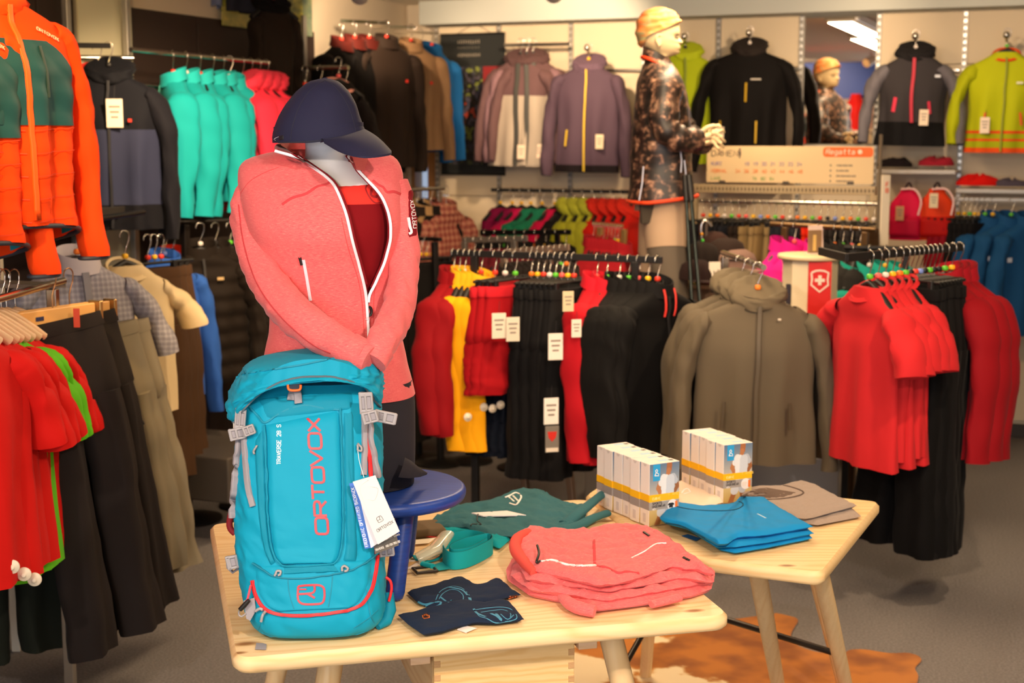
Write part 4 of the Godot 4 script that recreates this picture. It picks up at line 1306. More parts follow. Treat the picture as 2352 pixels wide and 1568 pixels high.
func ticket(t: Node3D, called: String, q: Array, d: float, m: Material, words: String, kind: int) -> void:   # printed card: four pixel corners, clockwise from top left
	var p := [at(q[0], q[1], d + 0.012), at(q[2], q[3], d + 0.012), at(q[4], q[5], d), at(q[6], q[7], d)]
	var nn: Vector3 = (p[3] - p[0]).cross(p[1] - p[0]).normalized()
	if nn.z < 0: nn = -nn
	var g := Geo.new()
	g.flat([p[3], p[2], p[1], p[0]])
	var back := []
	for x in p: back.append(x - nn * 0.0012)
	g.flat([back[0], back[1], back[2], back[3]])
	for i in 4: g.flat([p[i], p[(i + 1) % 4], back[(i + 1) % 4], back[i]])
	var o := obj(called, g, m, t)
	var ex: Vector3 = (p[1] - p[0])
	var ey: Vector3 = (p[0] - p[3])
	var put := func(word: String, u: float, v: float, h: float, w: float, col: String, rot: bool, wide := 0.62) -> void:
		var l := letter_geo(word, h, w, wide, 0.0005)
		var bx = ey.normalized() if rot else (p[2] - p[3]).normalized()
		var by := nn.cross(bx)
		for i in l.v.size():
			var a := l.v[i]
			l.v[i] = p[3] + (p[2] - p[3]) * u + ey * v + bx * a.x + by * a.y + nn * (a.z + 0.0002)
			l.n[i] = Vector3.ZERO
		obj("lettering", l, mat(col, 0.6), o)
	if kind == 0: put.call(words, 0.13, 0.03, 0.0062, 0.0011, "e8eefa", true, 0.52)
	if kind == 1:
		put.call("ALL MOUNTAIN SERIES", 0.3, 0.30, 0.0032, 0.0006, "e0d8cc", false, 0.5)
		put.call("TRAVERSE 18S/20/28S/30", 0.04, 0.08, 0.0042, 0.0007, "e8e2d8", false, 0.42)
	if kind == 2:
		put.call("ORTOVOX", 0.18, 0.16, 0.0058, 0.0007, "55504c", false, 0.7)
		var l := Geo.new()
		var path := []
		var nor := []
		for a in smooth(xy([0, 0, 0, 10, 2, 13, 10, 13, 13, 11, 13, 2, 11, 0, 3, 0, 0, 1]), 3) : path.append(a)
		var bx = (p[2] - p[3]).normalized()
		var by := nn.cross(bx)
		var c0: Vector3 = p[3] + (p[2] - p[3]) * 0.36 + ey * 0.27
		for ln in [path, xy([0, 6, 6, 6, 9, 3]), xy([6, 6, 8, 9, 8, 13])]:
			var pp := []
			var n2 := []
			for a in ln:
				pp.append(c0 + (bx * a.x + by * a.y) * 0.00085 + nn * 0.0002); n2.append(nn)
			l.ribbon(pp, n2, 0.0007, 0.0004)
		obj("emblem", l, mat("55504c", 0.6), o)
		for ln in [xy([6, 30, 6, 70, 12, 82, 30, 84]), xy([14, 56, 26, 48, 40, 62, 28, 72])]:      # faint raised lines of the blind embossing
			l = Geo.new()
			var pp := []
			var n2 := []
			for a in smooth(ln, 4):
				pp.append(p[3] + (p[2] - p[3]) * (a.x / 48.0) + ey * (0.2 + a.y / 120.0)); n2.append(nn)
			l.ribbon(pp, n2, 0.0008, 0.0004)
			obj("embossing", l, m, o)
# ---------- garments on hangers ----------
# A top hangs with the base of its neck at its own origin, its front towards +z.
func top_keys(o: Dictionary) -> Array:
	var w: float = o.get("w", 0.22)
	var b: float = o.get("b", 0.085)
	var L: float = o.get("L", 0.66)
	var fl: float = o.get("flare", 1.0)
	return [[0.0, 0.06, 0.045], [0.018, 0.085, 0.05], [0.045, w * 0.66, 0.05], [0.07, w * 0.9, 0.055], [0.11, w * 0.99, b * 0.75], [0.2, w * 0.97, b], [L * 0.6, w * 0.93, b], [L, w * fl, b * 0.95]]
func front_at(o: Dictionary, x: float, s: float) -> Vector3:      # a point on the front of a top: x across, s down
	var k := lerp_keys(top_keys(o), s)
	var q := clampf(absf(x) / k[1], 0, 0.98)
	return Vector3(x, -s, k[2] * pow(1.0 - pow(q, 2.3), 1 / 2.3) + 0.007 + o.get("puff", 0.0) * 0.5)
func mk_top(o: Dictionary) -> Node3D:
	var t := thing(o.name, Vector3.ZERO, o.label, o.cat, o.get("group", ""))
	var L: float = o.get("L", 0.66)
	var w: float = o.get("w", 0.22)
	var sd: float = o.get("seed", 1.0)
	var puff: float = o.get("puff", 0.0)
	var amp: float = o.get("fold", 1.0)
	var fin: String = o.get("fin", "cloth")
	var keys := top_keys(o)
	var shape := "%.3f %.3f %.2f %.2f %.3f %.2f %s %.2f" % [w, L, o.get("b", 0.085), o.get("flare", 1.0), puff, sd, str(o.get("cut", [])), amp]
	var cut: Array = [0.0] + o.get("cut", []) + [1.0]
	var cols: Array = o.cols
	var names := ["body"] if cut.size() == 2 else (["yoke", "body"] if cut.size() == 3 else ["yoke", "body", "hem_panel"])
	if cut.size() > 4: names = ["yoke", "body", "stripe", "hem_panel", "stripe", "hem_panel", "stripe", "hem_panel", "stripe"]
	for i in cut.size() - 1:
		var key := shape + " body%d" % i
		if not meshes.has(key):
			var rows := []
			var n := maxi(3, int((cut[i + 1] - cut[i]) * (40 if puff > 0 else 26)) + 1)
			for r in n + 1:
				var f := lerpf(cut[i], cut[i + 1], float(r) / n)
				var s := f * L
				var k := lerp_keys(keys, s)
				var ring := []
				for j in 36:
					var th := TAU * j / 36.0
					var q := sell(k[1], k[2], 2.3, th)
					var g0 := smoothstep(0.1, 0.7, f)
					var rad := 1.0 + amp * g0 * (0.05 * sin(th * 5.0 + sd * 3.1 + f * 2.0) + 0.04 * sin(th * 9.0 + sd * 1.7 - f * 3.0)) + amp * nz(cos(th) * 1.5 + sd * 5.0, f * 1.6, sin(th) * 1.5) * 0.06
					var off := puff * (absf(sin(PI * s / 0.075)) - 0.3)
					var z: float = q.y * (rad + 0.24 * amp * g0 * sin(q.x * 44.0 + sd * 2.0 + f * 1.5)) + signf(q.y) * off
					ring.append(Vector3(q.x * rad + signf(q.x) * off * 0.5, -s + o.get("tail", 0.0) * pow(f, 6.0) * (sin(th) + 0.2), z))
				rows.append(ring)
			var g := Geo.new()
			g.grid(rows, true, true)
			if i == 0: g.cap(rows[0], true)
			if i == cut.size() - 2:
				var a := []
				var c := []
				for p in rows[-1]:
					a.append(Vector3(p.x * 0.95, p.y + 0.003, p.z * 0.9)); c.append(Vector3(p.x * 0.93, p.y + 0.07, p.z * 0.8))
				g.grid([rows[-1], a, c], true, true)
				g.cap(c, false)
			meshes[key] = g.mesh()
		obj(names[mini(i, names.size() - 1)], meshes[key], mat(cols[mini(i, cols.size() - 1)], 0.75, 0.0, fin), t)
	var sl: float = o.get("sl", 0.56)
	if sl > 0:
		for sgn in [-1, 1]:
			var out: float = o.get("out", 0.04)
			var key2 := shape + " sleeve %.2f %.2f %d" % [sl, out, sgn]
			if not meshes.has(key2):
				var pts := [Vector3(sgn * w * 0.74, -0.085, 0), Vector3(sgn * w * 0.93, -0.12, 0), Vector3(sgn * (w + out * 0.55), -0.085 - sl * 0.3, 0.004), Vector3(sgn * (w + out * 0.9), -0.085 - sl * 0.6, 0.015), Vector3(sgn * (w + out), -0.085 - sl, 0.035)]
				var rr := [0.05, 0.07, 0.066, 0.058, 0.048]
				if sl < 0.3:
					pts = [Vector3(sgn * w * 0.74, -0.085, 0), Vector3(sgn * w * 0.95, -0.11, 0), Vector3(sgn * (w + 0.035 + out * 0.5), -0.085 - sl * 0.5, 0.0), Vector3(sgn * (w + 0.055 + out), -0.085 - sl, 0.005)]
					rr = [0.05, 0.064, 0.064, 0.066]
				var sm := smooth(pts, 7)
				var rad := []
				for i in sm.size():
					var f := float(i) / (sm.size() - 1) * (rr.size() - 1)
					var j := mini(int(f), rr.size() - 2)
					rad.append(lerpf(rr[j], rr[j + 1], f - j) * (1.0 + amp * nz(i * 0.16, sd * 3.0, sgn) * 0.10) + puff * (absf(sin(PI * i / 3.5)) - 0.3))
				var g := Geo.new()
				g.tube(sm, rad, 16, false, 0.62)
				var m := sm.size()
				for i in g.v.size():
					g.v[i] += Vector3(nz(g.v[i].x * 16, g.v[i].y * 4, sd), 0, nz(g.v[i].x * 16, g.v[i].y * 5, sd + 5)) * 0.016 * amp
				var last := []
				for k in 16: last.append(g.v[(m - 1) * 16 + k])
				var ins := []
				var cc: Vector3 = sm[-1]
				for p in last: ins.append(cc + (p - cc) * 0.86 + Vector3(0, 0.03, 0))
				g.grid([last, ins], true)
				g.cap(ins, true)
				meshes[key2] = g.mesh()
			obj("sleeve", meshes[key2], mat(o.get("sleeve", cols[0]), 0.75, 0.0, fin), t)
	var col: Array = o.get("collar", ["stand", cols[0]])
	if col[0] != "none":
		var key3 := "collar %s %.2f" % [col[0], sd]
		if not meshes.has(key3):
			var g := Geo.new()
			if col[0] == "hood":
				var rows := []
				for r in 9:
					var f := r / 8.0
					var ring := []
					for j in 28:
						var th := TAU * j / 28.0
						var bk := 0.5 - 0.5 * sin(th)
						var a := lerpf(-0.9, 1.2, f) * PI / 2
						var R := 0.072 + 0.022 * cos(a) * (0.7 + bk * 0.9) + nz(th * 2.0, f * 3.0, sd) * 0.02
						ring.append(Vector3(cos(th) * R * 1.12, 0.004 + 0.026 * sin(a) * (1.0 + bk * 0.6) - 0.03 * sin(th), sin(th) * R * 0.85 - 0.012))
					rows.append(ring)
				rows.reverse()
				g.grid(rows, true, true)
				g.cap(rows[0], true)
			else:
				var rows := []
				var h := 0.055 if col[0] == "stand" else 0.014
				for q in [[0.0, 1.12], [0.5, 1.02], [1.0, 1.0], [1.0, 0.93], [0.3, 0.86]]:
					var ring := []
					for j in 28:
						var th := TAU * j / 28.0
						ring.append(Vector3(cos(th) * 0.074 * q[1], h * q[0] - 0.018 - 0.022 * sin(th) * (1.0 if h > 0.03 else 1.6), sin(th) * 0.058 * q[1]))
					rows.append(ring)
				g.grid(rows, true)
			meshes[key3] = g.mesh()
		obj("hood" if col[0] == "hood" else "collar", meshes[key3], mat(col[1], 0.75, 0.0, fin), t)
	if o.get("zip", ""):
		var g := Geo.new()
		var p := []
		var n := []
		for i in 16:
			var s := lerpf(0.03, L * o.get("ziplen", 0.99), i / 15.0)
			p.append(front_at(o, nz(s * 3.0, sd) * 0.01, s) + Vector3(0, 0, 0.006)); n.append(Vector3(0, 0.2, 1).normalized())
		g.ribbon(p, n, o.get("zipw", 0.012), 0.004)
		obj("zip", g, mat(o.zip, 0.6), t)
	for q in o.get("pockets", []):
		var g := Geo.new()
		var p := []
		var n := []
		for i in 5:
			p.append(front_at(o, lerpf(q[0], q[2], i / 4.0), lerpf(q[1], q[3], i / 4.0)) + Vector3(0, 0, 0.010)); n.append(Vector3(signf(q[0]) * 0.3, 0, 1).normalized())
		g.ribbon(p, n, q[5] if q.size() > 5 else 0.012, 0.004)
		obj("pocket_zip", g, mat(q[4], 0.6), t)
	for q in o.get("badges", []):    # x, s, width, height, colour
		var g := Geo.new()
		g.rbox(front_at(o, q[0], q[1]) + Vector3(0, 0, 0.012), Vector3(q[2], q[3], 0.003), 0.001)
		obj("badge", g, mat(q[4], 0.6), t)
	for q in o.get("tags", []):
		price_tag(t, front_at(o, q[0], q[1]) + Vector3(0, 0, 0.022), q[2] if q.size() > 2 else "f0e2cc", q[3] if q.size() > 3 else 1.0)
	return t
func price_tag(t: Node3D, p: Vector3, hex: String, k := 1.0) -> void:
	var g := Geo.new()
	g.rbox(p, Vector3(0.05, 0.088, 0.003) * k, 0.0012)
	var o := obj("swing_ticket", g, mat(hex, 0.6), t)
	g = Geo.new()
	for i in 3: g.box(p + Vector3(0, (0.02 - i * 0.016) * k, 0.0017 * k), Vector3(0.034 - i * 0.006, 0.006, 0.0006) * k)
	obj("print", g, mat("8a7f74", 0.7), o)
	g = Geo.new(); g.tube([p + Vector3(0, 0.042 * k, 0), p + Vector3(0.004, 0.085 * k, -0.006)], 0.001, 5)
	obj("thread", g, BLACKP, o)
func mk_bottoms(o: Dictionary) -> Node3D:     # trousers or shorts, waistband at the origin
	var t := thing(o.name, Vector3.ZERO, o.label, o.cat, o.get("group", ""))
	var L: float = o.get("L", 0.98)
	var w: float = o.get("w", 0.19)
	var b: float = o.get("b", 0.035)
	var sd: float = o.get("seed", 1.0)
	var fl: float = o.get("flare", 0.095)
	var m := mat(o.col, 0.8, 0.0, o.get("fin", "cloth"))
	var key := "bottoms %.2f %.2f %.3f %.2f %.3f" % [L, w, b, sd, fl]
	var cr := minf(0.26, L * 0.55)
	if not meshes.has(key):
		var g := Geo.new()
		var rows := []
		for r in 9:
			var f := r / 8.0
			var ring := []
			for j in 28:
				var th := TAU * j / 28.0
				var q := sell(lerpf(w * 0.9, w * 1.08, smoothstep(0.0, 1.0, f)), lerpf(b * 0.8, b * 1.2, f), 2.2, th)
				ring.append(Vector3(q.x * (0.9 if r == 8 else 1.0), -f * cr * 1.02, q.y * (0.7 if r == 8 else 1.0) * (1.0 + 0.25 * sin(q.x * 40.0 + sd * 3.0) * f)))
			rows.append(ring)
		g.grid(rows, true, true); g.cap(rows[0], true); g.cap(rows[-1], false)
		meshes[key] = g.mesh()
		for sgn in [-1, 1]:
			rows = []
			for r in 15:
				var f := r / 14.0
				var ring := []
				for j in 20:
					var th := TAU * j / 20.0
					var q := sell(lerpf(w * 0.5, fl * 0.92, smoothstep(0.0, 0.5, f)) * (1.0 + nz(f * 5.0, sd + sgn, 1.0) * 0.08), lerpf(b * 1.15, b * 1.1, f), 2.2, th)
					var yy := -lerpf(cr * 0.9, L, f)
					ring.append(Vector3(sgn * lerpf(w * 0.52, w * 0.62, f) + q.x, yy, q.y * (1.0 + 0.3 * sin(q.x * 55.0 + sd + f * 2.0)) + nz(f * 3.0, sd * 2.0, sgn) * 0.02))
				rows.append(ring)
			g = Geo.new()
			g.grid(rows, true, true)
			var ins := []
			for p in rows[-1]: ins.append(Vector3((p.x - sgn * w * 0.62) * 0.9 + sgn * w * 0.62, p.y + 0.02, p.z * 0.8))
			g.grid([rows[-1], ins], true, true); g.cap(ins, false); g.cap(rows[0], true)
			meshes[key + str(sgn)] = g.mesh()
		g = Geo.new()
		rows = []
		for q in [[0.0, 0.93], [0.0, 1.03], [0.04, 1.05], [0.042, 1.0]]:
			var ring := []
			for j in 28:
				var e := sell(w * 0.9 * q[1], b * 0.86 * q[1], 2.2, TAU * j / 28.0)
				ring.append(Vector3(e.x, -q[0] + 0.001, e.y))
			rows.append(ring)
		g.grid(rows, true, true)
		meshes[key + "band"] = g.mesh()
	obj("hips", meshes[key], m, t)
	for sgn in [-1, 1]: obj("leg", meshes[key + str(sgn)], m, t)
	obj("waistband", meshes[key + "band"], mat(o.get("band", o.col), 0.8, 0.0, "cloth"), t)
	for q in o.get("tags", []): price_tag(t, Vector3(q[0], -q[1], b * 1.5 + 0.012), q[2] if q.size() > 2 else "f0e2cc", q[3] if q.size() > 3 else 1.0)
	return t
const HOOK := 0.125    # from the top of the rail down to the neck of the garment
var marker := {"r": "e03a26", "g": "5fc233", "w": "e8dcd0", "o": "ee7a1c", "y": "f0b81c", "b": "7f93d8", "p": "f0605a", "k": "1a1918"}
func mk_hanger(kind: String, bead: String) -> Node3D:      # origin where the hook rests on the rail; "s" for shoulders, "c" with clips
	var t := thing("clothes_hanger", Vector3.ZERO, "hanger", "hanger")
	if not meshes.has("hook"):
		var g := Geo.new()
		var p := []
		for i in 11:
			var a := lerpf(deg_to_rad(-10), deg_to_rad(195), i / 10.0)
			p.append(Vector3(cos(a) * 0.019, sin(a) * 0.019 - 0.019 + 0.004, 0))
		p.reverse()
		p.append_array([Vector3(0.017, -0.034, 0), Vector3(0.006, -0.058, 0), Vector3(0, -0.075, 0), Vector3(0, -0.112, 0)])
		g.tube(p, 0.0021, 6)
		meshes["hook"] = g.mesh()
		g = Geo.new()
		var b := []
		var r := []
		for i in 17:
			var x := (i - 8) / 8.0
			b.append(Vector3(x * 0.14, -0.112 - 0.088 * pow(absf(x), 1.25), 0.008 * x * x)); r.append(0.012 + 0.004 * absf(x))
		g.tube(b, r, 10, true, 0.9)
		meshes["arms"] = g.mesh()
		g = Geo.new()
		g.tube([Vector3(-0.17, -0.115, 0), Vector3(0.17, -0.115, 0)], 0.006, 8)
		meshes["bar"] = g.mesh()
		g = Geo.new(); g.rbox(Vector3(0, -0.128, 0), Vector3(0.022, 0.04, 0.028), 0.004)
		meshes["clip"] = g.mesh()
		g = Geo.new(); g.rbox(Vector3(0, -0.09, 0), Vector3(0.022, 0.02, 0.022), 0.008)
		meshes["bead"] = g.mesh()
	obj("hook", meshes["hook"], STEEL, t)
	if kind == "s": obj("shoulder_bar", meshes["arms"], BLACKP, t)
	elif kind == "w": obj("shoulder_bar", meshes["arms"], mat("d8b48c", 0.45), t)
	elif kind == "c":
		obj("bar", meshes["bar"], BLACKP, t)
		for s in [-1, 1]: obj("clip", meshes["clip"], BLACKP, t).position.x = s * 0.13
	if bead: obj("size_marker", meshes["bead"], mat(marker[bead], 0.4, 0.0, "plastic"), t)
	return t
var protos := {}
func hanger(kind: String, bead: String, p: Vector3, turn: float, label: String, group := "") -> Node3D:
	var key := "hanger " + kind + bead
	if not protos.has(key):
		protos[key] = mk_hanger(kind, bead)
		protos[key].position = p; protos[key].rotation.y = turn
		tag(protos[key], label, "", group)
		regroup(protos[key], label.trim_prefix("hanger of the "), "hangers of the ")
		return protos[key]
	var h := dup(protos[key], p, turn, label)
	regroup(h, label.trim_prefix("hanger of the "), "hangers of the ")
	return h
func hang(key: String, o: Dictionary, p: Vector3, turn: float, label: String, bead := "r", kind := "s", rise := 0.0) -> Node3D:   # p: top of the rail; the first of its kind is moved there, others are copies
	var n: Node3D
	var at_ := p - Vector3(0, HOOK + (0.012 if kind == "c" else 0.0) + rise, 0)
	if protos.has(key): n = dup(protos[key], at_, turn, label)
	else:
		o = o.duplicate(); o["label"] = label
		n = mk_bottoms(o) if o.has("col") else mk_top(o)
		n.position = at_; n.rotation.y = turn
		protos[key] = n
	regroup(n, label)
	n.rotation.z = 0.02 * sin(p.x * 91.0 + p.z * 57.0)
	if kind: hanger(kind, bead, p, turn, "hanger of the " + label)
	return n
func rail(called: String, a: Vector3, b: Vector3, label: String, m: Material, square := 0.0, feet := 0.0, group := "", ends := [0.12, 0.88]) -> Node3D:    # a hanging rail; feet: uprights down to the floor
	var t := thing(called, Vector3.ZERO, label, "rail", group)
	var g := Geo.new()
	var dirn := (b - a).normalized()
	if square > 0: g.rbox((a + b) / 2 - Vector3(0, square / 2, 0), Vector3(0.012, square, a.distance_to(b)), 0.002, Basis.looking_at(dirn))
	else: g.tube([a - Vector3(0, 0.011, 0), b - Vector3(0, 0.011, 0)], 0.011, 12)
	obj("bar", g, m, t)
	if feet > 0:
		for e in ends:
			var p := a.lerp(b, e)
			g = Geo.new()
			g.rbox(Vector3(p.x, (p.y - 0.02) / 2, p.z), Vector3(0.03, p.y - 0.03, 0.03), 0.003, Basis.looking_at(dirn))
			obj("upright", g, m, t)
			g = Geo.new()
			g.lathe([v2(0, 0.001), v2(feet, 0.001), v2(feet, 0.012), v2(0.03, 0.03), v2(0, 0.03)], 28, Vector3(p.x, 0, p.z))
			obj("foot", g, BLACKM, t)
	return t
func build_middle_racks() -> void:
	# the middle rack: a square black rail on two uprights
	var a := at(1035, 573, 6.02)
	var b := at(1522, 580, 5.66)
	b.y = a.y
	rail("clothes_rack", a, b, "black clothes rack with yellow, red and black garments behind the tables", BLACKM, 0.028, 0.15)
	var f := func(px: float) -> Vector3: return a.lerp(b, (px - 1035.0) / 487.0)
	var beads := "rgwoyrwgpyrbwo"
	for i in 2: hang("darkred", {"name": "jacket", "cat": "jacket", "cols": ["8a0d14"], "L": 0.58, "w": 0.2, "b": 0.07, "sl": 0.54, "seed": 2.0}, f.call(1042 + i * 14), deg_to_rad(62 + i * 4), "%s dark red jacket at the left end of the middle rack" % ["outer", "inner"][i], beads[i])
	for i in 4: hang("yellow", {"name": "yellow_shirt", "cat": "shirt", "cols": ["f7ab10"], "L": 0.5, "w": 0.16, "b": 0.045, "sl": 0.62, "seed": 3.0, "out": -0.03, "collar": ["stand", "f7b520"]}, f.call(1070 + i * 13), deg_to_rad(66), "%s bright yellow top from the left on the middle rack" % ORD[i], beads[i + 2])
	for i in 3: hang("redshort", {"name": "skirt", "cat": "skirt", "col": "a00f17", "L": 0.44, "w": 0.2, "b": 0.05, "flare": 0.12, "band": "c5202a", "tags": [[0.03, 0.18, "dcd2bc"]]}, f.call(1142 + i * 24), deg_to_rad(60 - i * 5), "%s dark red short skirt from the left beside the yellow tops" % ORD[i], beads[i + 5], "c")
	for i in 8: hang("blackpant" + str(i % 2), {"name": "trousers", "cat": "trousers", "col": ["111011", "191818"][i % 2], "L": 0.78, "w": 0.18, "b": 0.04, "flare": 0.085, "seed": 1.0 + i % 2, "tags": [[0.04, 0.3, "ece4d6"], [0.05, 0.62, "f0ebe2", 1.1]] if i % 2 else []}, f.call(1228 + i * 14), deg_to_rad(66 - i * 2), "%s black outdoor trousers from the left in the middle rack" % ORD[i], beads[i + 3], "c")
	for i in 2: hang("redjk", {"name": "jacket", "cat": "jacket", "cols": ["b01420"], "L": 0.7, "w": 0.2, "b": 0.07, "sl": 0.6, "seed": 4.0, "collar": ["stand", "c81c2c"]}, f.call(1378 + i * 22), deg_to_rad(66 + i * 2), "%s crimson jacket between the black trousers and black hoodies" % ["left", "right"][i], beads[i])
	for i in 5: hang("blackhood", {"name": "hooded_jacket", "cat": "jacket", "cols": ["0f0e0e"], "L": 0.68, "w": 0.23, "b": 0.06, "sl": 0.56, "seed": 5.0, "collar": ["stand", "131212"], "zip": "181616", "pockets": [[-0.03, 0.0, -0.028, 0.11, "e23a30", 0.008], [0.035, 0.0, 0.03, 0.11, "e23a30", 0.008]], "badges": [[0.08, 0.27, 0.03, 0.012, "4a4644"]]}, f.call(1428 + i * 21), deg_to_rad(64 - i * 5), "%s black hooded jacket from the left on the middle rack" % ORD[i], beads[i + 6])
	# small navy shorts low on the rack, with white size discs under the yellow tops
	var low0 = f.call(1100) - Vector3(0, 0.42, 0.0) + Vector3(0.05, 0, -0.06)
	for i in 5: hang("navyshort", {"name": "shorts", "cat": "shorts", "col": "0e1420", "L": 0.3, "w": 0.15, "b": 0.035, "flare": 0.1}, low0 + U * i * 0.035, deg_to_rad(60), "%s dark navy shorts hanging under the dark red skirts" % ORD[i], "k", "c")
	rail("clothes_rail", low0 - U * 0.05, low0 + U * 0.25, "short black lower rail with navy shorts on the middle rack", BLACKM, 0.02)
	for q in [[1075, 958, 5.75, "first"], [1112, 935, 5.8, "second"], [1132, 938, 5.8, "third"], [1150, 930, 5.8, "fourth"]]:
		disc(at(q[0], q[1], q[2]), 0.018, deg_to_rad(20), "%s white security disc from the left below the middle rack" % q[3], "security discs on the middle rack")
	for q in [[1146, 748, 5.6, "e2d8c2", 1.15, "cream swing ticket on the front of the dark red skirts"], [1178, 756, 5.6, "dcd2bc", 1.1, "cream swing ticket at the right edge of the dark red skirts"], [1276, 796, 5.54, "efe7da", 1.2, "white swing ticket halfway up the black outdoor trousers"], [1266, 944, 5.5, "f2ede4", 1.2, "large white swing ticket low on the black outdoor trousers"], [1305, 692, 5.5, "d8c6a0", 0.9, "small beige swing ticket near the top of the black trousers"], [1324, 754, 5.5, "e8e0d0", 0.8, "narrow pale ticket beside the crimson jackets"]]:
		var tk := thing("swing_ticket", at(q[0], q[1], q[2]), q[5], "ticket", "", 0.25)
		price_tag(tk, Vector3.ZERO, q[3], q[4])
	var gt := thing("swing_ticket", at(1268, 1008, 5.48), "grey swing ticket with red shield under the large white one", "ticket", "", 0.25)
	var tg := Geo.new(); tg.rbox(Vector3.ZERO, Vector3(0.056, 0.105, 0.003), 0.0012)
	obj("card", tg, mat("7c766e", 0.5), gt)
	tg = Geo.new(); tg.prism(PackedVector2Array([v2(-0.019, -0.03), v2(0.019, -0.03), v2(0.015, -0.006), v2(0, 0.01), v2(-0.015, -0.006)]), 0, 0.001, 0.0, Transform3D(Basis(Vector3.RIGHT, PI / 2), Vector3(0, 0, 0.0016)))
	obj("red_shield", tg, mat("d02a20", 0.5), gt)
	tg = Geo.new(); tg.box(Vector3(0, -0.043, 0.0018), Vector3(0.05, 0.016, 0.0006))
	obj("pale_strip", tg, mat("e6dccc", 0.5), gt)
	# the chrome and grey rails behind, with bare hangers
	var k := 0
	for q in [[1062, 545, 1212, 541, 7.6, 7.4, 8, "grey flat rail with empty hooks behind the yellow tops", "8c8880"], [1168, 572, 1308, 560, 6.7, 6.5, 11, "bronze flat rail with shining hooks behind the middle rack", "b59a84"], [1103, 528, 1312, 527, 8.3, 8.1, 9, "long black flat rail before the lime green tops", "1c1a19"], [1360, 510, 1432, 516, 8.0, 7.9, 9, "short gold rail of red tops left of the figure", "c9a86a"]]:
		var p0 := at(q[0], q[1], q[4])
		var p1 := at(q[2], q[3], q[5])
		rail("clothes_rail", p0, p1, q[7], mat(q[8], 0.35, 0.8), 0.03 if k < 3 else 0.012, 0.12)
		for i in q[6]:
			var w := p0.lerp(p1, (i + 0.5) / q[6])
			if k == 3: hang("smallred", {"name": "red_shirt", "cat": "shirt", "cols": ["b3202a"], "L": 0.5, "w": 0.17, "b": 0.04, "sl": 0.2, "seed": 1.0}, w, deg_to_rad(70), "%s small red top from the left on the short gold rail" % ORD[i], "ryowgrgyo"[i])
			elif k == 1: hang("darkstuff", {"name": "dark_shirt", "cat": "shirt", "cols": ["2a2320"], "L": 0.5, "w": 0.18, "b": 0.04, "sl": 0.2, "seed": 1.0}, w, deg_to_rad(66), "%s dark top from the left on the bronze flat rail" % ORD[i], "ywrgoypwrgo"[i])
			elif k == 0: hang("maroonstuff", {"name": "maroon_shirt", "cat": "shirt", "cols": ["5e1820"], "L": 0.5, "w": 0.18, "b": 0.04, "sl": 0.2, "seed": 1.0}, w, deg_to_rad(66), "%s maroon top from the left on the grey flat rail" % ORD[i], "rpwrgoyr"[i])
			else: hang("blackstuff", {"name": "black_shirt", "cat": "shirt", "cols": ["191716"], "L": 0.5, "w": 0.18, "b": 0.04, "sl": 0.2, "seed": 1.0}, w, deg_to_rad(70), "%s black top from the left on the long black rail" % ORD[i], "kkgrkoykg"[i])
		k += 1
	# olive jackets on a face-out arm
	var oa := at(1742, 604, 5.25)
	var ob := Vector3(oa.x - 0.04, oa.y, oa.z - 0.62)
	rail("clothes_rail", ob, oa + Vector3(0.01, 0, 0.06), "chrome arm that carries the olive jackets", STEEL, 0.0, 0.16, "", [0.06])
	for i in 3:
		var p := oa.lerp(ob, i * 0.24)
		hang("olive" + str(i), {"name": "olive_jacket", "cat": "jacket", "cols": ["5a5040"], "L": 0.62, "w": 0.225, "b": 0.095, "sl": 0.56, "out": 0.055, "seed": 1.5 + i, "collar": ["hood", "645946"], "zip": "4a3f2c", "zipw": 0.016, "pockets": [[0.12, 0.38, 0.125, 0.48, "453a28"], [-0.12, 0.38, -0.125, 0.48, "453a28"]], "badges": [[0.075, 0.075, 0.012, 0.008, "c8bda8"]] if i == 0 else []}, p, deg_to_rad([-4, 6, 12][i]), "%s olive brown rain jacket on the chrome arm" % ["front", "middle", "rear"][i], "oro"[i])
	var pdp := at(1822, 1000, 6.2)
	var pg := Geo.new(); pg.rbox(Vector3(pdp.x, 0.185, pdp.z), Vector3(0.37, 0.37, 0.3), 0.006, Basis(Vector3.UP, -0.1))
	tag(obj("pedestal", pg, mat("8c8a8a", 0.7)), "low grey pedestal standing on the floor behind the olive jackets", "pedestal")
	# the right rack
	a = at(1945, 582, 4.95)
	b = at(2212, 573, 5.45)
	b.y = a.y
	var rk := rail("clothes_rack", a, b, "black clothes rack with coral tees, black trousers and red jackets", BLACKM, 0.03)
	var arm := rail("back_arm", a + Vector3(-0.03, 0, -0.3), a, "", BLACKM, 0.03)
	arm.reparent(rk)
	var tees := [[0.19, -68.0], [0.26, -70.0], [0.32, -71.0], [0.38, -71.0], [0.44, -68.0]]
	for i in 5: hang("coraltee" + str(i % 2), {"name": "tee_shirt", "cat": "shirt", "cols": ["c4262a"], "L": 0.64 if i % 2 == 0 else 0.61, "w": 0.185, "b": 0.06, "sl": 0.2, "out": 0.03, "flare": 1.05, "seed": 2.0 + i % 2, "collar": ["round", "c4262a"]}, a.lerp(b, tees[i][0]), deg_to_rad(tees[i][1]), "%s coral red tee shirt from the left on the right rack" % ORD[i], "gpwyo"[i])
	for i in 8: hang("longblack" + str(i % 2), {"name": "trousers", "cat": "trousers", "col": ["0b0a0a", "121111"][i % 2], "L": 0.99, "w": 0.185, "b": 0.045, "flare": 0.1, "seed": 2.0 + i % 2}, a.lerp(b, 0.49 + i * 0.042), deg_to_rad(-60 - i * 2), "%s pair of long black trousers from the left on the right rack" % ORD[i], "gkrbkgkk"[i], "c")
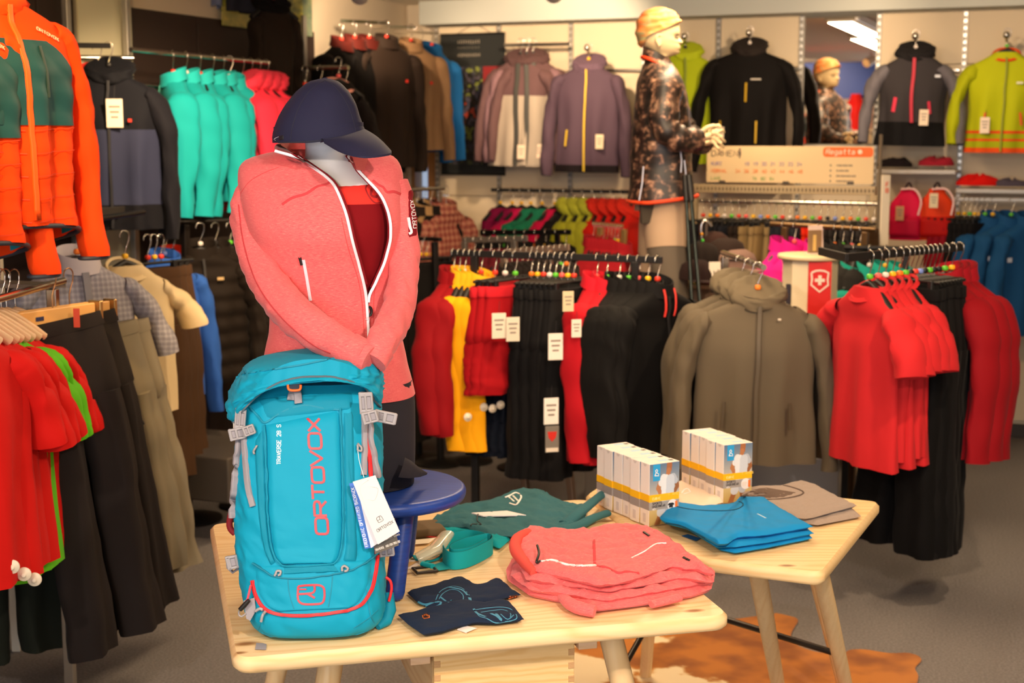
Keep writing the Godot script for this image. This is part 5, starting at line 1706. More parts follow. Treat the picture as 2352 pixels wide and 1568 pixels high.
	for i in 3: hang("winejk", {"name": "jacket", "cat": "jacket", "cols": ["8e0f18"], "L": 0.66, "w": 0.215, "b": 0.08, "sl": 0.58, "seed": 3.0, "collar": ["stand", "9c1420"]}, a.lerp(b, 0.84 + i * 0.065), deg_to_rad(-66 + i * 4), "%s wine red hooded jacket from the left on the right rack" % ORD[i], "gyr"[i])
	# magenta and teal tops on the rail behind the white display
	var m0 := at(1770, 508, 6.9)
	var m1 := at(2012, 522, 6.6)
	rail("clothes_rail", m0, m1, "thin brown rail with magenta tops behind the white display cabinet", mat("6e5436", 0.35, 0.7), 0.0, 0.14)
	for q in [[0.13, "d41a86", "g", "left magenta top on the thin brown rail", "magenta", 46], [0.24, "d41a86", "p", "second magenta top on the thin brown rail", "magenta", 52], [0.48, "c01478", "r", "third magenta top on the thin brown rail", "magenta", 20], [0.62, "23211f", "o", "first dark top on the thin brown rail", "darkt", 60], [0.70, "23211f", "g", "second dark top on the thin brown rail", "darkt", 60], [0.78, "23211f", "p", "third dark top on the thin brown rail", "darkt", 60], [0.86, "23211f", "y", "fourth dark top on the thin brown rail", "darkt", 60]]:
		hang(q[4], {"name": q[4].replace("darkt", "dark") + "_shirt", "cat": "shirt", "cols": [q[1]], "L": 0.56, "w": 0.17, "b": 0.055, "sl": 0.45, "seed": 1.0}, m0.lerp(m1, q[0]), deg_to_rad(q[5]), q[3], q[2])
	var t0 := at(1940, 562, 6.6)
	var t1 := at(2100, 566, 6.5)
	rail("clothes_rail", t0, t1, "black rail with turquoise tops right of the white cabinet", BLACKM, 0.0, 0.14)
	for i in 4: hang("tealtop", {"name": "turquoise_shirt", "cat": "shirt", "cols": ["1fa08c"], "L": 0.5, "w": 0.16, "b": 0.055, "sl": 0.4, "seed": 2.0}, t0.lerp(t1, 0.14 + i * 0.23), deg_to_rad(58), "%s turquoise top from the left behind the coral tees" % ORD[i], "gwyo"[i])
	build_cabinet()
	build_dark_shelf()
	# table at the far right
	var tt := thing("side_table", Vector3.ZERO, "small light wood table with a glass shelf at the far right", "table")
	var g := Geo.new()
	var c := at(2400, 690, 5.9)
	c.y = 0
	var top := at(2250, 684, 8.1).y
	var poly := PackedVector2Array()
	for q in [[2248, 683, 8.1], [2420, 677, 8.4], [2560, 696, 7.8], [2352, 701, 7.75]]:
		var p := at(q[0], q[1], q[2]); poly.append(v2(p.x, p.z))
	g.prism(round_poly(poly, 0.03), top - 0.03, top, 0.006)
	obj("tabletop", g, wood("pine3", "f2d29c", "e0b578", 11, 1.3, 33), tt)
	for q in [[2306, 700, 8.05], [2500, 700, 8.0]]:
		var p := at(q[0], q[1], q[2])
		g = Geo.new(); g.rbox(Vector3(p.x, (top - 0.03) / 2, p.z), Vector3(0.045, top - 0.03, 0.045), 0.004)
		obj("leg", g, BLACKM, tt)
	g = Geo.new()
	var p0 := at(2302, 634, 8.05)
	g.lathe([v2(0, top), v2(0.016, top), v2(0.014, top + 0.01), v2(0.014, p0.y - 0.012), v2(0.017, p0.y - 0.01), v2(0.016, p0.y), v2(0, p0.y + 0.004)], 16, Vector3(p0.x, 0, p0.z))
	obj("shelf_support", g, STEEL, tt)
	g = Geo.new(); g.rbox(Vector3(p0.x + 0.12, p0.y - 0.006, p0.z), Vector3(0.5, 0.008, 0.3), 0.002)
	var gl := StandardMaterial3D.new()
	gl.transparency = BaseMaterial3D.TRANSPARENCY_ALPHA
	gl.albedo_color = Color(0.7, 0.95, 0.9, 0.2); gl.roughness = 0.05
	obj("glass_shelf", g, gl, tt)
	g = Geo.new(); g.rbox(at(2345, 681, 7.95) + Vector3(0, 0.012, 0), Vector3(0.14, 0.025, 0.1), 0.01)
	tag(obj("glove", g, mat("1f1c1a", 0.8)), "dark folded glove lying on the small table at far right", "glove")
	g = Geo.new(); g.rbox(at(2352, 672, 7.95) + Vector3(0.02, 0.02, 0), Vector3(0.1, 0.03, 0.07), 0.012)
	tag(obj("wallet", g, mat("b89a74", 0.7)), "beige pouch lying on the dark glove at far right", "pouch")
func disc(p: Vector3, r: float, turn: float, label: String, group: String) -> void:
	var o := thing("security_disc", p, label, "security tag", group, turn)
	if not meshes.has("disc"):
		var g := Geo.new()
		g.lathe([v2(0, -0.3), v2(0.9, -0.3), v2(1, -0.15), v2(0.92, 0.02), v2(0.42, 0.16), v2(0.36, 0.42), v2(0.2, 0.5), v2(0, 0.5)], 24)
		meshes["disc"] = g.mesh()
	var m := obj("cap", meshes["disc"], mat("e9dcc2", 0.45), o)
	m.rotation.x = PI / 2
	m.scale = Vector3(r, r, r)
func build_cabinet() -> void:
	var c := at(1862, 583, 6.2)
	var top := c.y
	c.y = 0
	var t := thing("display_cabinet", c, "white eight-sided display cabinet with a red shield panel and round top", "cabinet", "", -0.11)
	var g := Geo.new()
	g.lathe([v2(0, top - 0.022), v2(0.137, top - 0.022), v2(0.142, top - 0.016), v2(0.142, top - 0.006), v2(0.138, top), v2(0, top)], 40)
	obj("round_top", g, mat("e6cfa2", 0.5), t)
	g = Geo.new()
	var low := top - 0.27
	for k in 8:
		if k == 5: continue
		var a := TAU * (k + 0.5) / 8.0
		var cc := Vector3(cos(a) * 0.108, (top - 0.022 + low) / 2, sin(a) * 0.108)
		g = Geo.new(); g.rbox(cc, Vector3(0.004, top - 0.022 - low, 0.0895), 0.001, Basis(Vector3.UP, -a))
		obj("side_panel", g, mat("ead9b6", 0.6), t)
	g = Geo.new()
	g.lathe([v2(0, low - 0.02), v2(0.13, low - 0.02), v2(0.13, low), v2(0, low)], 8)
	obj("base_board", g, mat("b7aca0", 0.6), t)
	g = Geo.new()
	g.rbox(Vector3(0, low / 2 - 0.01, 0), Vector3(0.2, low - 0.02, 0.2), 0.004)
	obj("pedestal", g, mat("8a8078", 0.7), t)
	# the red panel faces the viewer
	g = Geo.new()
	g.rbox(Vector3(0.03, (top - 0.024 + low) / 2, 0.118), Vector3(0.098, top - 0.024 - low, 0.006), 0.001)
	var rp := obj("red_panel", g, mat("d8140c", 0.5), t)
	var sc := Vector3(0.03, top - 0.105, 0.1215)
	var pts := []
	for q in xy([-36, 34, -18, 42, 0, 44, 18, 42, 36, 34, 33, 6, 36, -18, 0, -48, -36, -18, -33, 6, -36, 34]): pts.append(sc + Vector3(q.x, q.y, 0) * 0.001)
	var nn := []
	for p in pts: nn.append(Vector3.BACK)
	g = Geo.new(); g.ribbon(pts, nn, 0.008, 0.001)
	obj("shield", g, mat("f0dfcc", 0.5), rp)
	g = Geo.new(); g.box(sc + Vector3(0, 0.002, 0.001), Vector3(0.042, 0.014, 0.001)); g.box(sc + Vector3(0, 0.002, 0.0011), Vector3(0.014, 0.042, 0.001))
	obj("cross", g, mat("f0dfcc", 0.5), rp)
	g = Geo.new(); g.rbox(Vector3(-0.098, low + 0.1, 0.075), Vector3(0.02, 0.09, 0.02), 0.003)
	obj("knife_stand", g, mat("2a2430", 0.5), t)
	var h := thing("leaflet_holder", Vector3(c.x + 0.01, top, c.z), "small clear leaflet holder standing on the white cabinet", "leaflet holder", "", 0.3)
	g = Geo.new(); g.rbox(Vector3(0, 0.055, 0.012), Vector3(0.062, 0.1, 0.012), 0.002)
	obj("leaflets", g, mat("8d6f4e", 0.5), h)
	g = Geo.new(); g.rbox(Vector3(0.012, 0.062, 0), Vector3(0.07, 0.124, 0.004), 0.001, Basis(Vector3.RIGHT, -0.12))
	obj("back", g, mat("e9cfc0", 0.3), h)
	g = Geo.new(); g.rbox(Vector3(0, 0.003, 0.01), Vector3(0.07, 0.006, 0.05), 0.001)
	obj("foot", g, mat("e9cfc0", 0.3), h)
	g = Geo.new(); g.rbox(Vector3(-0.004, 0.05, 0.0185), Vector3(0.016, 0.07, 0.001), 0.0003)
	obj("print", g, mat("d9b56a", 0.5), h)
func build_dark_shelf() -> void:
	var y := at(1640, 652, 6.6).y
	var c := at(1630, 640, 6.7)
	c.y = 0
	var t := thing("shelf_unit", c, "low brown shelf unit with headwear and binoculars behind the olive jackets", "shelf", "", YAW)
	var g := Geo.new(); g.rbox(Vector3(0, y - 0.01, 0), Vector3(0.42, 0.018, 0.3), 0.003)
	obj("shelf_board", g, mat("d9b98a", 0.5), t)
	g = Geo.new(); g.rbox(Vector3(0, (y - 0.02) / 2, 0), Vector3(0.38, y - 0.02, 0.26), 0.004)
	obj("body", g, mat("7d6450", 0.7), t)
	var sg := thing("binoculars_card", at(1649, 626, 6.45), "white card with black binoculars picture on the brown shelf", "sign", "", 0.1)
	g = Geo.new(); g.rbox(Vector3.ZERO, Vector3(0.084, 0.098, 0.003), 0.001)
	obj("card", g, mat("efe2cc", 0.5), sg)
	for s in [-1, 1]:
		g = Geo.new(); g.tube([Vector3(s * 0.008 - 0.012, 0.012 + s * 0.002, 0.002), Vector3(s * 0.022 + 0.004, -0.012 + s * 0.01, 0.002)], [0.007, 0.010], 10, true, 0.2, Vector3.RIGHT)
		obj("binoculars_print", g, mat("26211e", 0.6), sg)
	g = Geo.new(); g.box(Vector3(0.014, -0.036, 0.0018), Vector3(0.034, 0.007, 0.0006))
	obj("lettering", g, mat("3a332e", 0.6), sg)
	# a tier of dark caps and headbands
	for q in [[1612, 585, 6.6, 0.10, "241c18", "black cap on the tier nearest the walking poles"], [1668, 575, 6.65, 0.11, "2d211c", "dark brown cap on the upper tier beside the chrome hook"], [1640, 560, 6.75, 0.09, "3a2620", "dark felt cap at the top of the tier"], [1690, 600, 6.6, 0.12, "80655a", "grey brown cap right of the binoculars card"], [1600, 625, 6.5, 0.1, "2a1c1a", "dark cap at the left end of the brown shelf"]]:
		var p := at(q[0], q[1], q[2])
		var h := thing("cap", p, q[5], "cap", "", 0.4)
		g = Geo.new()
		g.lathe([v2(q[3] * 0.85, -0.03), v2(q[3] * 0.82, 0.0), v2(q[3] * 0.7, 0.035), v2(q[3] * 0.4, 0.055), v2(0.0, 0.06)], 24)
		obj("crown", g, mat(q[4], 0.85, 0.0, "cloth"), h)
		g = Geo.new()
		g.tube([Vector3(-q[3] * 0.3, -0.03, q[3] * 0.5), Vector3(0, -0.033, q[3] * 1.0), Vector3(q[3] * 0.2, -0.035, q[3] * 1.45)], [q[3] * 0.6, q[3] * 0.62, q[3] * 0.3], 14, true, 0.08)
		obj("peak", g, mat(q[4], 0.85, 0.0, "cloth"), h)
	var tier := thing("cap_stand", Vector3.ZERO, "dark cap stand with a chrome hook on the brown shelf", "stand")
	g = Geo.new()
	var base := at(1640, 652, 6.72)
	g.rbox(Vector3(base.x, base.y + 0.1, base.z - 0.02), Vector3(0.18, 0.2, 0.12), 0.02)
	obj("block", g, mat("241b17", 0.8), tier)
	g = Geo.new()
	g.tube(smooth(pts3([1612, 548, 6.72, 1610, 525, 6.72, 1614, 510, 6.72, 1624, 508, 6.72, 1634, 520, 6.72]), 5), 0.009, 10)
	obj("chrome_hook", g, STEEL, tier)
	g = Geo.new(); g.rbox(at(1622, 545, 6.72), Vector3(0.012, 0.14, 0.012), 0.002)
	obj("post", g, mat("5a4a3c", 0.6), tier)
	for q in [[1612, 537, "e8a020"], [1614, 552, "4fd040"]]:
		g = Geo.new(); g.rbox(at(q[0], q[1], 6.7), Vector3(0.014, 0.014, 0.014), 0.005)
		obj("size_marker", g, mat(q[2], 0.4), tier)
func wall_u(px: float) -> float: return (onwall(px, 315) - CORNER).dot(U)
func left_n(px: float) -> float: return (onleft(px, 315) - CORNER).dot(N)
func build_wall_display() -> void:
	var yb := Basis(Vector3.UP, YAW)
	var wb := get_node("wall_back")
	var xs := [1010.0, 1152.0, 1315.0, 1480.0, 1650.0, 1838.0, 2013.0, 2208.0, 2400.0, 2600.0]
	var cream := mat("e3d0b0", 0.75)
	for i in xs.size() - 1:
		var u0 := wall_u(xs[i]) + 0.012
		var u1 := wall_u(xs[i + 1]) - 0.012
		for h in [[0.1, 0.74], [0.745, 1.36], [1.365, 2.165], [2.17, 2.47]]:
			if i == 5 and h[0] > 1.3: continue
			var g := Geo.new()
			g.rbox(room((u0 + u1) / 2, (h[0] + h[1]) / 2, 0.014), Vector3(u1 - u0, h[1] - h[0], 0.024), 0.003, yb)
			obj("wall_panel", g, cream, wb)
	for i in xs.size():
		var t := thing("wall_upright", room(wall_u(xs[i]), 0, 0.03), "slotted chrome upright %s" % ["left of the black banner", "between the black banner and grey ski jackets", "between the grey ski jackets and mauve jacket", "behind the walking figure's back", "left of the black jacket", "left of the mirror", "right of the mirror", "between the grey children's jacket and lime jacket", "at the right edge past the lime jacket", "far right beyond the lime jacket"][i], "upright", "", YAW)
		var g := Geo.new()
		for s in [-1, 1]: g.box(Vector3(s * 0.011, 1.27, 0), Vector3(0.006, 2.4, 0.03))
		g.box(Vector3(0, 1.27, -0.012), Vector3(0.02, 2.4, 0.006))
		obj("channel", g, mat("b4aea2", 0.5, 0.5), t)
		g = Geo.new()
		for k in 60: g.box(Vector3(0, 0.09 + k * 0.04, 0.013), Vector3(0.018, 0.018, 0.004))
		tag(obj("rungs", g, mat("d8d4cc", 0.35, 0.6), t), "", "", "", "stuff")
	# mirror
	var m := thing("wall_mirror", Vector3.ZERO, "tall wall mirror between the black jacket and grey children's jacket", "mirror")
	var mu0 := wall_u(1841) + 0.008
	var mu1 := wall_u(2010) - 0.008
	var g := Geo.new()
	g.rbox(room((mu0 + mu1) / 2, 2.09, 0.022), Vector3(mu1 - mu0, 0.76, 0.008), 0.001, yb)
	var mm := mat("f4f0ea", 0.0, 1.0)
	obj("glass", g, mm, m)
	g = Geo.new()
	g.rbox(room((mu0 + mu1) / 2, 2.09, 0.012), Vector3(mu1 - mu0 + 0.008, 0.768, 0.012), 0.002, yb)
	obj("backing", g, mat("8d8678", 0.6), m)
	g = Geo.new()
	g.rbox(room((mu0 + mu1) / 2, 1.69, 0.03), Vector3(mu1 - mu0, 0.03, 0.03), 0.003, yb)
	obj("ledge", g, mat("b9b2a4", 0.5), m)
	# jackets on face-out hooks and bars
	var put := func(key: String, o: Dictionary, px: float, py: float, off: float, turn: float, label: String, bead: String) -> Node3D:
		var p := onwall(px, py, off) + Vector3(0, HOOK, 0)
		return hang(key, o, p, deg_to_rad(turn), label, bead)
	var b0 := onwall(1158, 100, 0.2)
	var b1 := onwall(1310, 97, 0.2)
	rail("wall_bar", b0, b1, "chrome bar on the wall carrying the grey ski jackets", STEEL, 0.022)
	for i in 3: put.call("skijacket" + str(i % 2), {"name": "ski_jacket", "cat": "jacket", "cols": ["6a4f50", "b5a796"], "cut": [0.34], "sleeve": ["6a4f50", "8a6a70"][i % 2], "L": 0.67, "w": 0.19, "b": 0.08, "sl": 0.56, "out": 0.06, "seed": 1.0 + i, "collar": ["hood", "5c4444"], "zip": "3b3a34", "zipw": 0.03, "tags": [[0.04, 0.58, "f6dcc0"]] if i == 0 else []}, 1196 + i * 14, 136 - i, 0.24 - i * 0.02, -14.0 + i * 9.0, "%s grey and mauve ski jacket on the chrome bar" % ["front", "middle", "rear"][i], "kkk"[i])
	put.call("softshell", {"name": "softshell_jacket", "cat": "jacket", "cols": ["54424f", "1c1618"], "cut": [0.93], "L": 0.66, "w": 0.2, "b": 0.08, "sl": 0.6, "out": 0.05, "seed": 2.0, "collar": ["hood", "65505f"], "zip": "d6b22a", "zipw": 0.012, "pockets": [[-0.11, 0.4, -0.12, 0.5, "d6b22a"]], "tags": [[0.10, 0.47, "e9d3b0"]]}, 1352, 148, 0.3, -16.0, "mauve softshell jacket with yellow zip on the wall", "y")
	put.call("greenwall", {"name": "jacket", "cat": "jacket", "cols": ["a8b81a"], "L": 0.66, "w": 0.19, "b": 0.08, "sl": 0.55, "seed": 3.0, "collar": ["hood", "b0c022"], "zip": "7d8c12"}, 1574, 122, 0.3, -10.0, "yellow green jacket on the wall behind the walking figure", "k")
	put.call("blackwall", {"name": "jacket", "cat": "jacket", "cols": ["120f0e"], "L": 0.72, "w": 0.235, "b": 0.09, "sl": 0.64, "out": 0.07, "seed": 4.0, "collar": ["hood", "2a2320"], "pockets": [[-0.005, 0.2, -0.005, 0.31, "c9a21a"], [0.06, 0.42, 0.06, 0.55, "c9a21a"], [-0.15, 0.42, -0.15, 0.55, "c9a21a"]], "badges": [[0.05, 0.18, 0.06, 0.009, "cfc6b6"]], "tags": [[-0.15, 0.5, "f0dcc0"]]}, 1722, 112, 0.32, -14.0, "large black jacket with yellow pocket zips on the wall", "w")
	put.call("kidgrey", {"name": "child_jacket", "cat": "jacket", "cols": ["3a3638", "141314"], "cut": [0.74], "sleeve": "6a666c", "L": 0.52, "w": 0.19, "b": 0.085, "sl": 0.42, "out": 0.075, "seed": 5.0, "collar": ["hood", "201e1f"], "zip": "c01c38", "zipw": 0.018, "ziplen": 0.75, "pockets": [[-0.09, 0.25, -0.1, 0.33, "e03050", 0.02], [0.09, 0.27, 0.1, 0.34, "d02848", 0.016]], "badges": [[0.13, 0.13, 0.03, 0.015, "dfe4ee"]], "tags": [[0.07, 0.36, "f6dfc2", 1.0]]}, 2103, 122, 0.3, -18.0, "grey and black children's jacket with red zip on the wall", "w")
	put.call("kidlime", {"name": "child_jacket", "cat": "jacket", "cols": ["b5bd16", "b5bd16", "e0521c", "a3ab12", "e0521c", "a3ab12", "e0521c"], "cut": [0.3, 0.78, 0.81, 0.86, 0.885, 0.95], "sleeve": "aeb615", "L": 0.55, "w": 0.2, "b": 0.085, "sl": 0.42, "out": 0.07, "seed": 2.5, "collar": ["round", "e0521c"], "zip": "8c9410", "zipw": 0.01, "pockets": [[-0.09, 0.33, -0.1, 0.4, "e0641c", 0.014], [0.09, 0.33, 0.1, 0.4, "e0641c", 0.014]], "badges": [[0.08, 0.17, 0.035, 0.012, "e6e4c0"]], "tags": [[-0.09, 0.4, "f0dcc4", 1.0]]}, 2312, 120, 0.3, -20.0, "lime green children's jacket with orange stripes on the wall", "g")
	for q in [[1352, 118, "mauve softshell"], [1574, 92, "yellow green jacket"], [1722, 84, "large black jacket"], [2103, 92, "grey children's jacket"], [2312, 90, "lime children's jacket"]]:
		var p: Vector3 = onwall(q[0], q[1], 0.32)
		p = onwall(q[0], q[1] + 4, 0.32)
		var a := thing("wall_hook", Vector3.ZERO, "chrome hook arm on the wall above the " + q[2], "hook")
		g = Geo.new()
		g.tube([p - N * 0.31, p - N * 0.05, p, p + N * 0.03 + Vector3(0, 0.025, 0)], 0.007, 8)
		obj("arm", g, STEEL, a)
		g = Geo.new(); g.lathe([v2(0, -0.02), v2(0.014, -0.016), v2(0.02, 0), v2(0.014, 0.016), v2(0, 0.02)], 14, p + N * 0.03 + Vector3(0, 0.03, 0))
		obj("knob", g, STEEL, a)
	# horizontal rails at the panel joint
	for q in [[1320, 1640, 158, 0.06, "behind the mauve jacket"], [1655, 1836, 155, 0.06, "behind the black jacket"], [2016, 2204, 158, 0.06, "behind the grey children's jacket"]]:
		rail("wall_rail", onwall(q[0], q[2], q[3]), onwall(q[1], q[2], q[3]), "thin chrome wall rail " + q[4], STEEL, 0.016)
	# black banner with pictures
	var bt := thing("hanging_banner", onwall(1085, 78, 0.06), "black hanging banner with colour photographs beside the grey ski jackets", "banner", "", YAW)
	var bw := onwall(1012, 200, 0.06).distance_to(onwall(1160, 200, 0.06))
	var bh: float = onwall(1085, 78, 0.06).y - onwall(1085, 400, 0.06).y
	g = Geo.new(); g.box(Vector3(0, -bh / 2, 0), Vector3(bw, bh, 0.003))
	obj("sheet", g, mat("161a19", 0.6), bt)
	for e in [0.0, -bh]:
		g = Geo.new(); g.tube([Vector3(-bw / 2, e, 0), Vector3(bw / 2, e, 0)], 0.007, 8)
		obj("rod", g, BLACKM, bt)
	g = Geo.new(); g.tube([Vector3(-bw * 0.25, 0, 0), Vector3(0.02, 0.07, 0), Vector3(bw * 0.3, 0, 0)], 0.0016, 5)
	obj("cord", g, BLACKP, bt)
	var im := Image.create(96, 128, false, Image.FORMAT_RGB8)
	var fz := FastNoiseLite.new(); fz.seed = 3; fz.frequency = 0.045
	for y in 128:
		for x in 96:
			var n := fz.get_noise_2d(x, y); var n2 := fz.get_noise_2d(x + 300, y * 1.5)
			var c := Color("15130f").lerp(Color("5a5a78"), clampf(n * 1.6, 0, 1))
			if n2 > 0.22: c = c.lerp(Color("d8472a") if y > 40 and y < 75 else Color("8f9a3a"), 0.8)
			if n2 < -0.3: c = c.lerp(Color("6a5f70"), 0.7)
			if y > 100: c = c.lerp(Color("2a2c30"), 0.5)
			im.set_pixel(x, y, c)
	var pm := StandardMaterial3D.new(); pm.albedo_texture = image_tex(im); pm.roughness = 0.5
	g = Geo.new()
	var pw := bw * 0.66
	g.flat([Vector3(-bw / 2 + 0.002, -bh * 0.93, 0.003), Vector3(-bw / 2 + pw, -bh * 0.93, 0.003), Vector3(-bw / 2 + pw, -bh * 0.23, 0.003), Vector3(-bw / 2 + 0.002, -bh * 0.23, 0.003)], [v2(0, 1), v2(1, 1), v2(1, 0), v2(0, 0)])
	obj("photographs", g, pm, bt)
	var yy := -0.23
	for q in [["8a1016", 0.14], ["b8180f", 0.1], ["c85a10", 0.1], ["2c1a10", 0.3]]:
		g = Geo.new(); g.box(Vector3(bw / 2 - bw * 0.17, bh * (yy - q[1] / 2), 0.003), Vector3(bw * 0.33, bh * q[1], 0.001))
		obj("colour_block", g, mat(q[0], 0.6), bt)
		yy -= q[1]
	# two lines of small pale print and one finer one, too far off to read
	for q in [[-0.055, 0.024, 10, 0.0052], [-0.095, 0.009, 8, 0.004], [-0.148, 0.022, 13, 0.0046]]:
		g = Geo.new()
		for k in q[2]: g.box(Vector3(-bw * 0.22 + k * bw * 0.36 / q[2], bh * q[0] + nz(k * 3.1, q[1] * 90.0) * 0.004, 0.0022), Vector3(q[3], q[1] * (0.75 + 0.25 * absf(sin(k * 2.3))), 0.001))
		tag(obj("fine_print", g, mat("9a9080", 0.6), bt), "", "", "", "stuff")
	# lower wall rail with small tops
	var r0 := onwall(1128, 432, 0.3)
	var r1 := onwall(1455, 438, 0.3)
	r1.y = r0.y
	rail("wall_bar", r0, r1, "dark wall bar with bras and small tops under the ski jackets", BLACKM, 0.022)
	var items := [["bra", "7c0c3c", 1150, "first purple sports bra from the left on the dark wall bar", 0.26, 0.0], ["bra", "7c0c3c", 1178, "second purple sports bra from the left on the dark wall bar", 0.26, 0.0], ["pinktop", "c41450", 1200, "pink top beside the purple sports bras", 0.34, 0.12], ["greenbra", "1f7a58", 1222, "first teal green top on the dark wall bar", 0.32, 0.1], ["greenbra", "1f7a58", 1248, "second teal green top on the dark wall bar", 0.32, 0.1], ["pinklong", "c81446", 1278, "long pink top between the teal and lime tops", 0.7, 0.2], ["blacktop", "1a1716", 1302, "black top between the pink and lime tops", 0.5, 0.2]]
	for q in items: hang(q[0], {"name": "sports_bra", "cat": "shirt", "cols": [q[1]], "L": q[4], "w": 0.15, "b": 0.06, "sl": q[5], "collar": ["none", ""], "seed": 2.0, "tags": [[0.02, 0.16, "ecd6b4", 1.0]] if q[0] in ["bra", "greenbra"] else []}, r0.lerp(r1, (q[2] - 1128.0) / 327.0), deg_to_rad(40), q[3], "y")
	for i in 3: hang("limetop", {"name": "lime_shirt", "cat": "shirt", "cols": ["a3a42a"], "L": 0.42, "w": 0.16, "b": 0.05, "sl": 0.36, "seed": 3.0, "collar": ["hood", "acae34"]}, r0.lerp(r1, 0.585 + i * 0.07), deg_to_rad(58), "%s lime green top from the left on the dark wall bar" % ORD[i], "k")
	for i in 4: hang("redtop", {"name": "red_shirt", "cat": "shirt", "cols": ["c01c14"], "L": 0.4, "w": 0.16, "b": 0.05, "sl": 0.3, "seed": 4.0, "collar": ["hood", "cc2a1c"]}, r0.lerp(r1, 0.79 + i * 0.065), deg_to_rad(58), "%s bright red top from the left on the dark wall bar" % ORD[i], "k")
	# glass shelves with folded caps at right
	for q in [[2018, 2200, 392, "under the grey children's jacket"], [2200, 2420, 436, "under the lime children's jacket"]]:
		var s0 := onwall(q[0], q[2], 0.2)
		var s1 := onwall(q[1], q[2], 0.2)
		var t := thing("wall_shelf", (s0 + s1) / 2, "chrome edged wall shelf " + q[3], "shelf", "", YAW)
		g = Geo.new(); g.rbox(Vector3(0, 0, -0.02), Vector3(s0.distance_to(s1), 0.014, 0.3), 0.002)
		obj("board", g, mat("b8b0a4", 0.3, 0.4), t)
		g = Geo.new(); g.rbox(Vector3(0, -0.004, 0.13), Vector3(s0.distance_to(s1), 0.026, 0.012), 0.004)
		obj("edge", g, mat("a39c92", 0.45, 0.6), t)
	for q in [[2055, 378, "1d1718", 0.10, 0.05, "black folded hat on the left of the upper wall shelf"], [2150, 375, "8e1f2c", 0.10, 0.05, "dark red knitted hat on the right of the upper wall shelf"], [2246, 420, "c41812", 0.12, 0.05, "bright red folded scarf on the lower wall shelf"], [2325, 422, "4c4550", 0.1, 0.04, "grey folded scarf on the lower wall shelf"]]:
		var p := onwall(q[0], q[1], 0.25)
		g = Geo.new()
		var rows := []
		for r in 9:
			var f := r / 8.0
			var ring := []
			for k in 28:
				var th := TAU * k / 28.0
				var e := sell(q[3] * sqrt(1 - pow(1 - f, 3.0) * 0.96) , 0.08 * sqrt(1 - pow(1 - f, 3.0) * 0.96), 2.4, th)
				ring.append(p + yb * Vector3(e.x, (1 - f) * q[4] * (0.9 + nz(th, f * 2.0, q[0]) * 0.8) - 0.012, e.y))
			rows.append(ring)
		g.grid(rows, true, true); g.cap(rows[0], true); g.cap(rows[-1], false)
		tag(obj("folded_hat", g, mat(q[2], 0.85, 0.0, "knit")), q[5], "hat")
	build_gondola()
	# rucksacks
	for q in [[2085, 492, "e01848", "small pink rucksack with white piping beside the white size column", "c31238", -6.0], [2150, 492, "e0401a", "small orange and red rucksack right of the pink one", "b81612", 8.0]]:
		var p := onwall(q[0], q[1], 0.55)
		var t := thing("rucksack", p, q[3], "rucksack", "", YAW + deg_to_rad(q[5]))
		g = Geo.new()
		var rows := []
		for r in 15:
			var f := r / 14.0
			var ring := []
			var w := lerpf(0.04, 0.1, smoothstep(0.0, 0.35, f)) if f < 0.9 else 0.095
			for k in 32:
				var e := sell(w, lerpf(0.04, 0.075, f), 2.6, TAU * k / 32.0)
				ring.append(Vector3(e.x, 0.14 - f * 0.28, e.y))
			rows.append(ring)
		g.grid(rows, true, true); g.cap(rows[0], true); g.cap(rows[-1], false)
		obj("body", g, mat(q[2], 0.6, 0.0, "cloth"), t)
		g = Geo.new()
		rows = []
		for r in 9:
			var f := r / 8.0
			var ring := []
			for k in 24:
				var e := sell(0.085 * (0.9 if r in [0, 8] else 1.0), 0.03 * (0.3 if r in [0, 8] else 1.0), 2.6, TAU * k / 24.0)
				ring.append(Vector3(e.x, -0.01 - f * 0.115, 0.07 + e.y))
			rows.append(ring)
		g.grid(rows, true, true); g.cap(rows[0], true); g.cap(rows[-1], false)
		obj("front_pocket", g, mat(q[4], 0.6, 0.0, "cloth"), t)
		g = Geo.new(); g.tube(smooth([Vector3(-0.03, 0.14, 0.055), Vector3(0.045, 0.14, 0.06), Vector3(0.085, 0.08, 0.07), Vector3(0.075, 0.0, 0.085)], 5), 0.006, 8)
		obj("piping", g, mat("f0c8c4", 0.5), t)
		g = Geo.new(); g.tube(smooth([Vector3(-0.02, 0.14, 0), Vector3(0, 0.175, 0), Vector3(0.02, 0.14, 0)], 4), 0.007, 8)
		obj("grab_handle", g, mat("2a1414", 0.7), t)
		price_tag(t, Vector3(-0.02, 0.01 if q[0] < 2100 else 0.08, 0.108), "d8a070" if q[0] < 2100 else "ecd8b0", 0.9)
	# crimson trousers, black trousers and blue jackets on the right wall bar
	r0 = onwall(2150, 452, 0.5)
	r1 = onwall(2450, 452, 0.5)
	r1.y = r0.y
	rail("wall_bar", r0, r1, "chrome wall bar with crimson, black and blue clothes at far right", mat("a39c92", 0.45, 0.6), 0.02)
	var yw := YAW
	for i in 3: hang("crimson", {"name": "trousers", "cat": "trousers", "col": "8f1322", "L": 0.9, "w": 0.17, "b": 0.04, "flare": 0.09}, r0.lerp(r1, 0.08 + i * 0.05), yw + 1.1, "%s crimson trousers from the left on the chrome wall bar" % ORD[i], "y", "c")
	for i in 5: hang("wallblack", {"name": "trousers", "cat": "trousers", "col": "141213", "L": 0.9, "w": 0.17, "b": 0.04, "flare": 0.09}, r0.lerp(r1, 0.23 + i * 0.04), yw + 1.1, "%s black trousers from the left on the chrome wall bar" % ORD[i], "ygyyg"[i], "c")
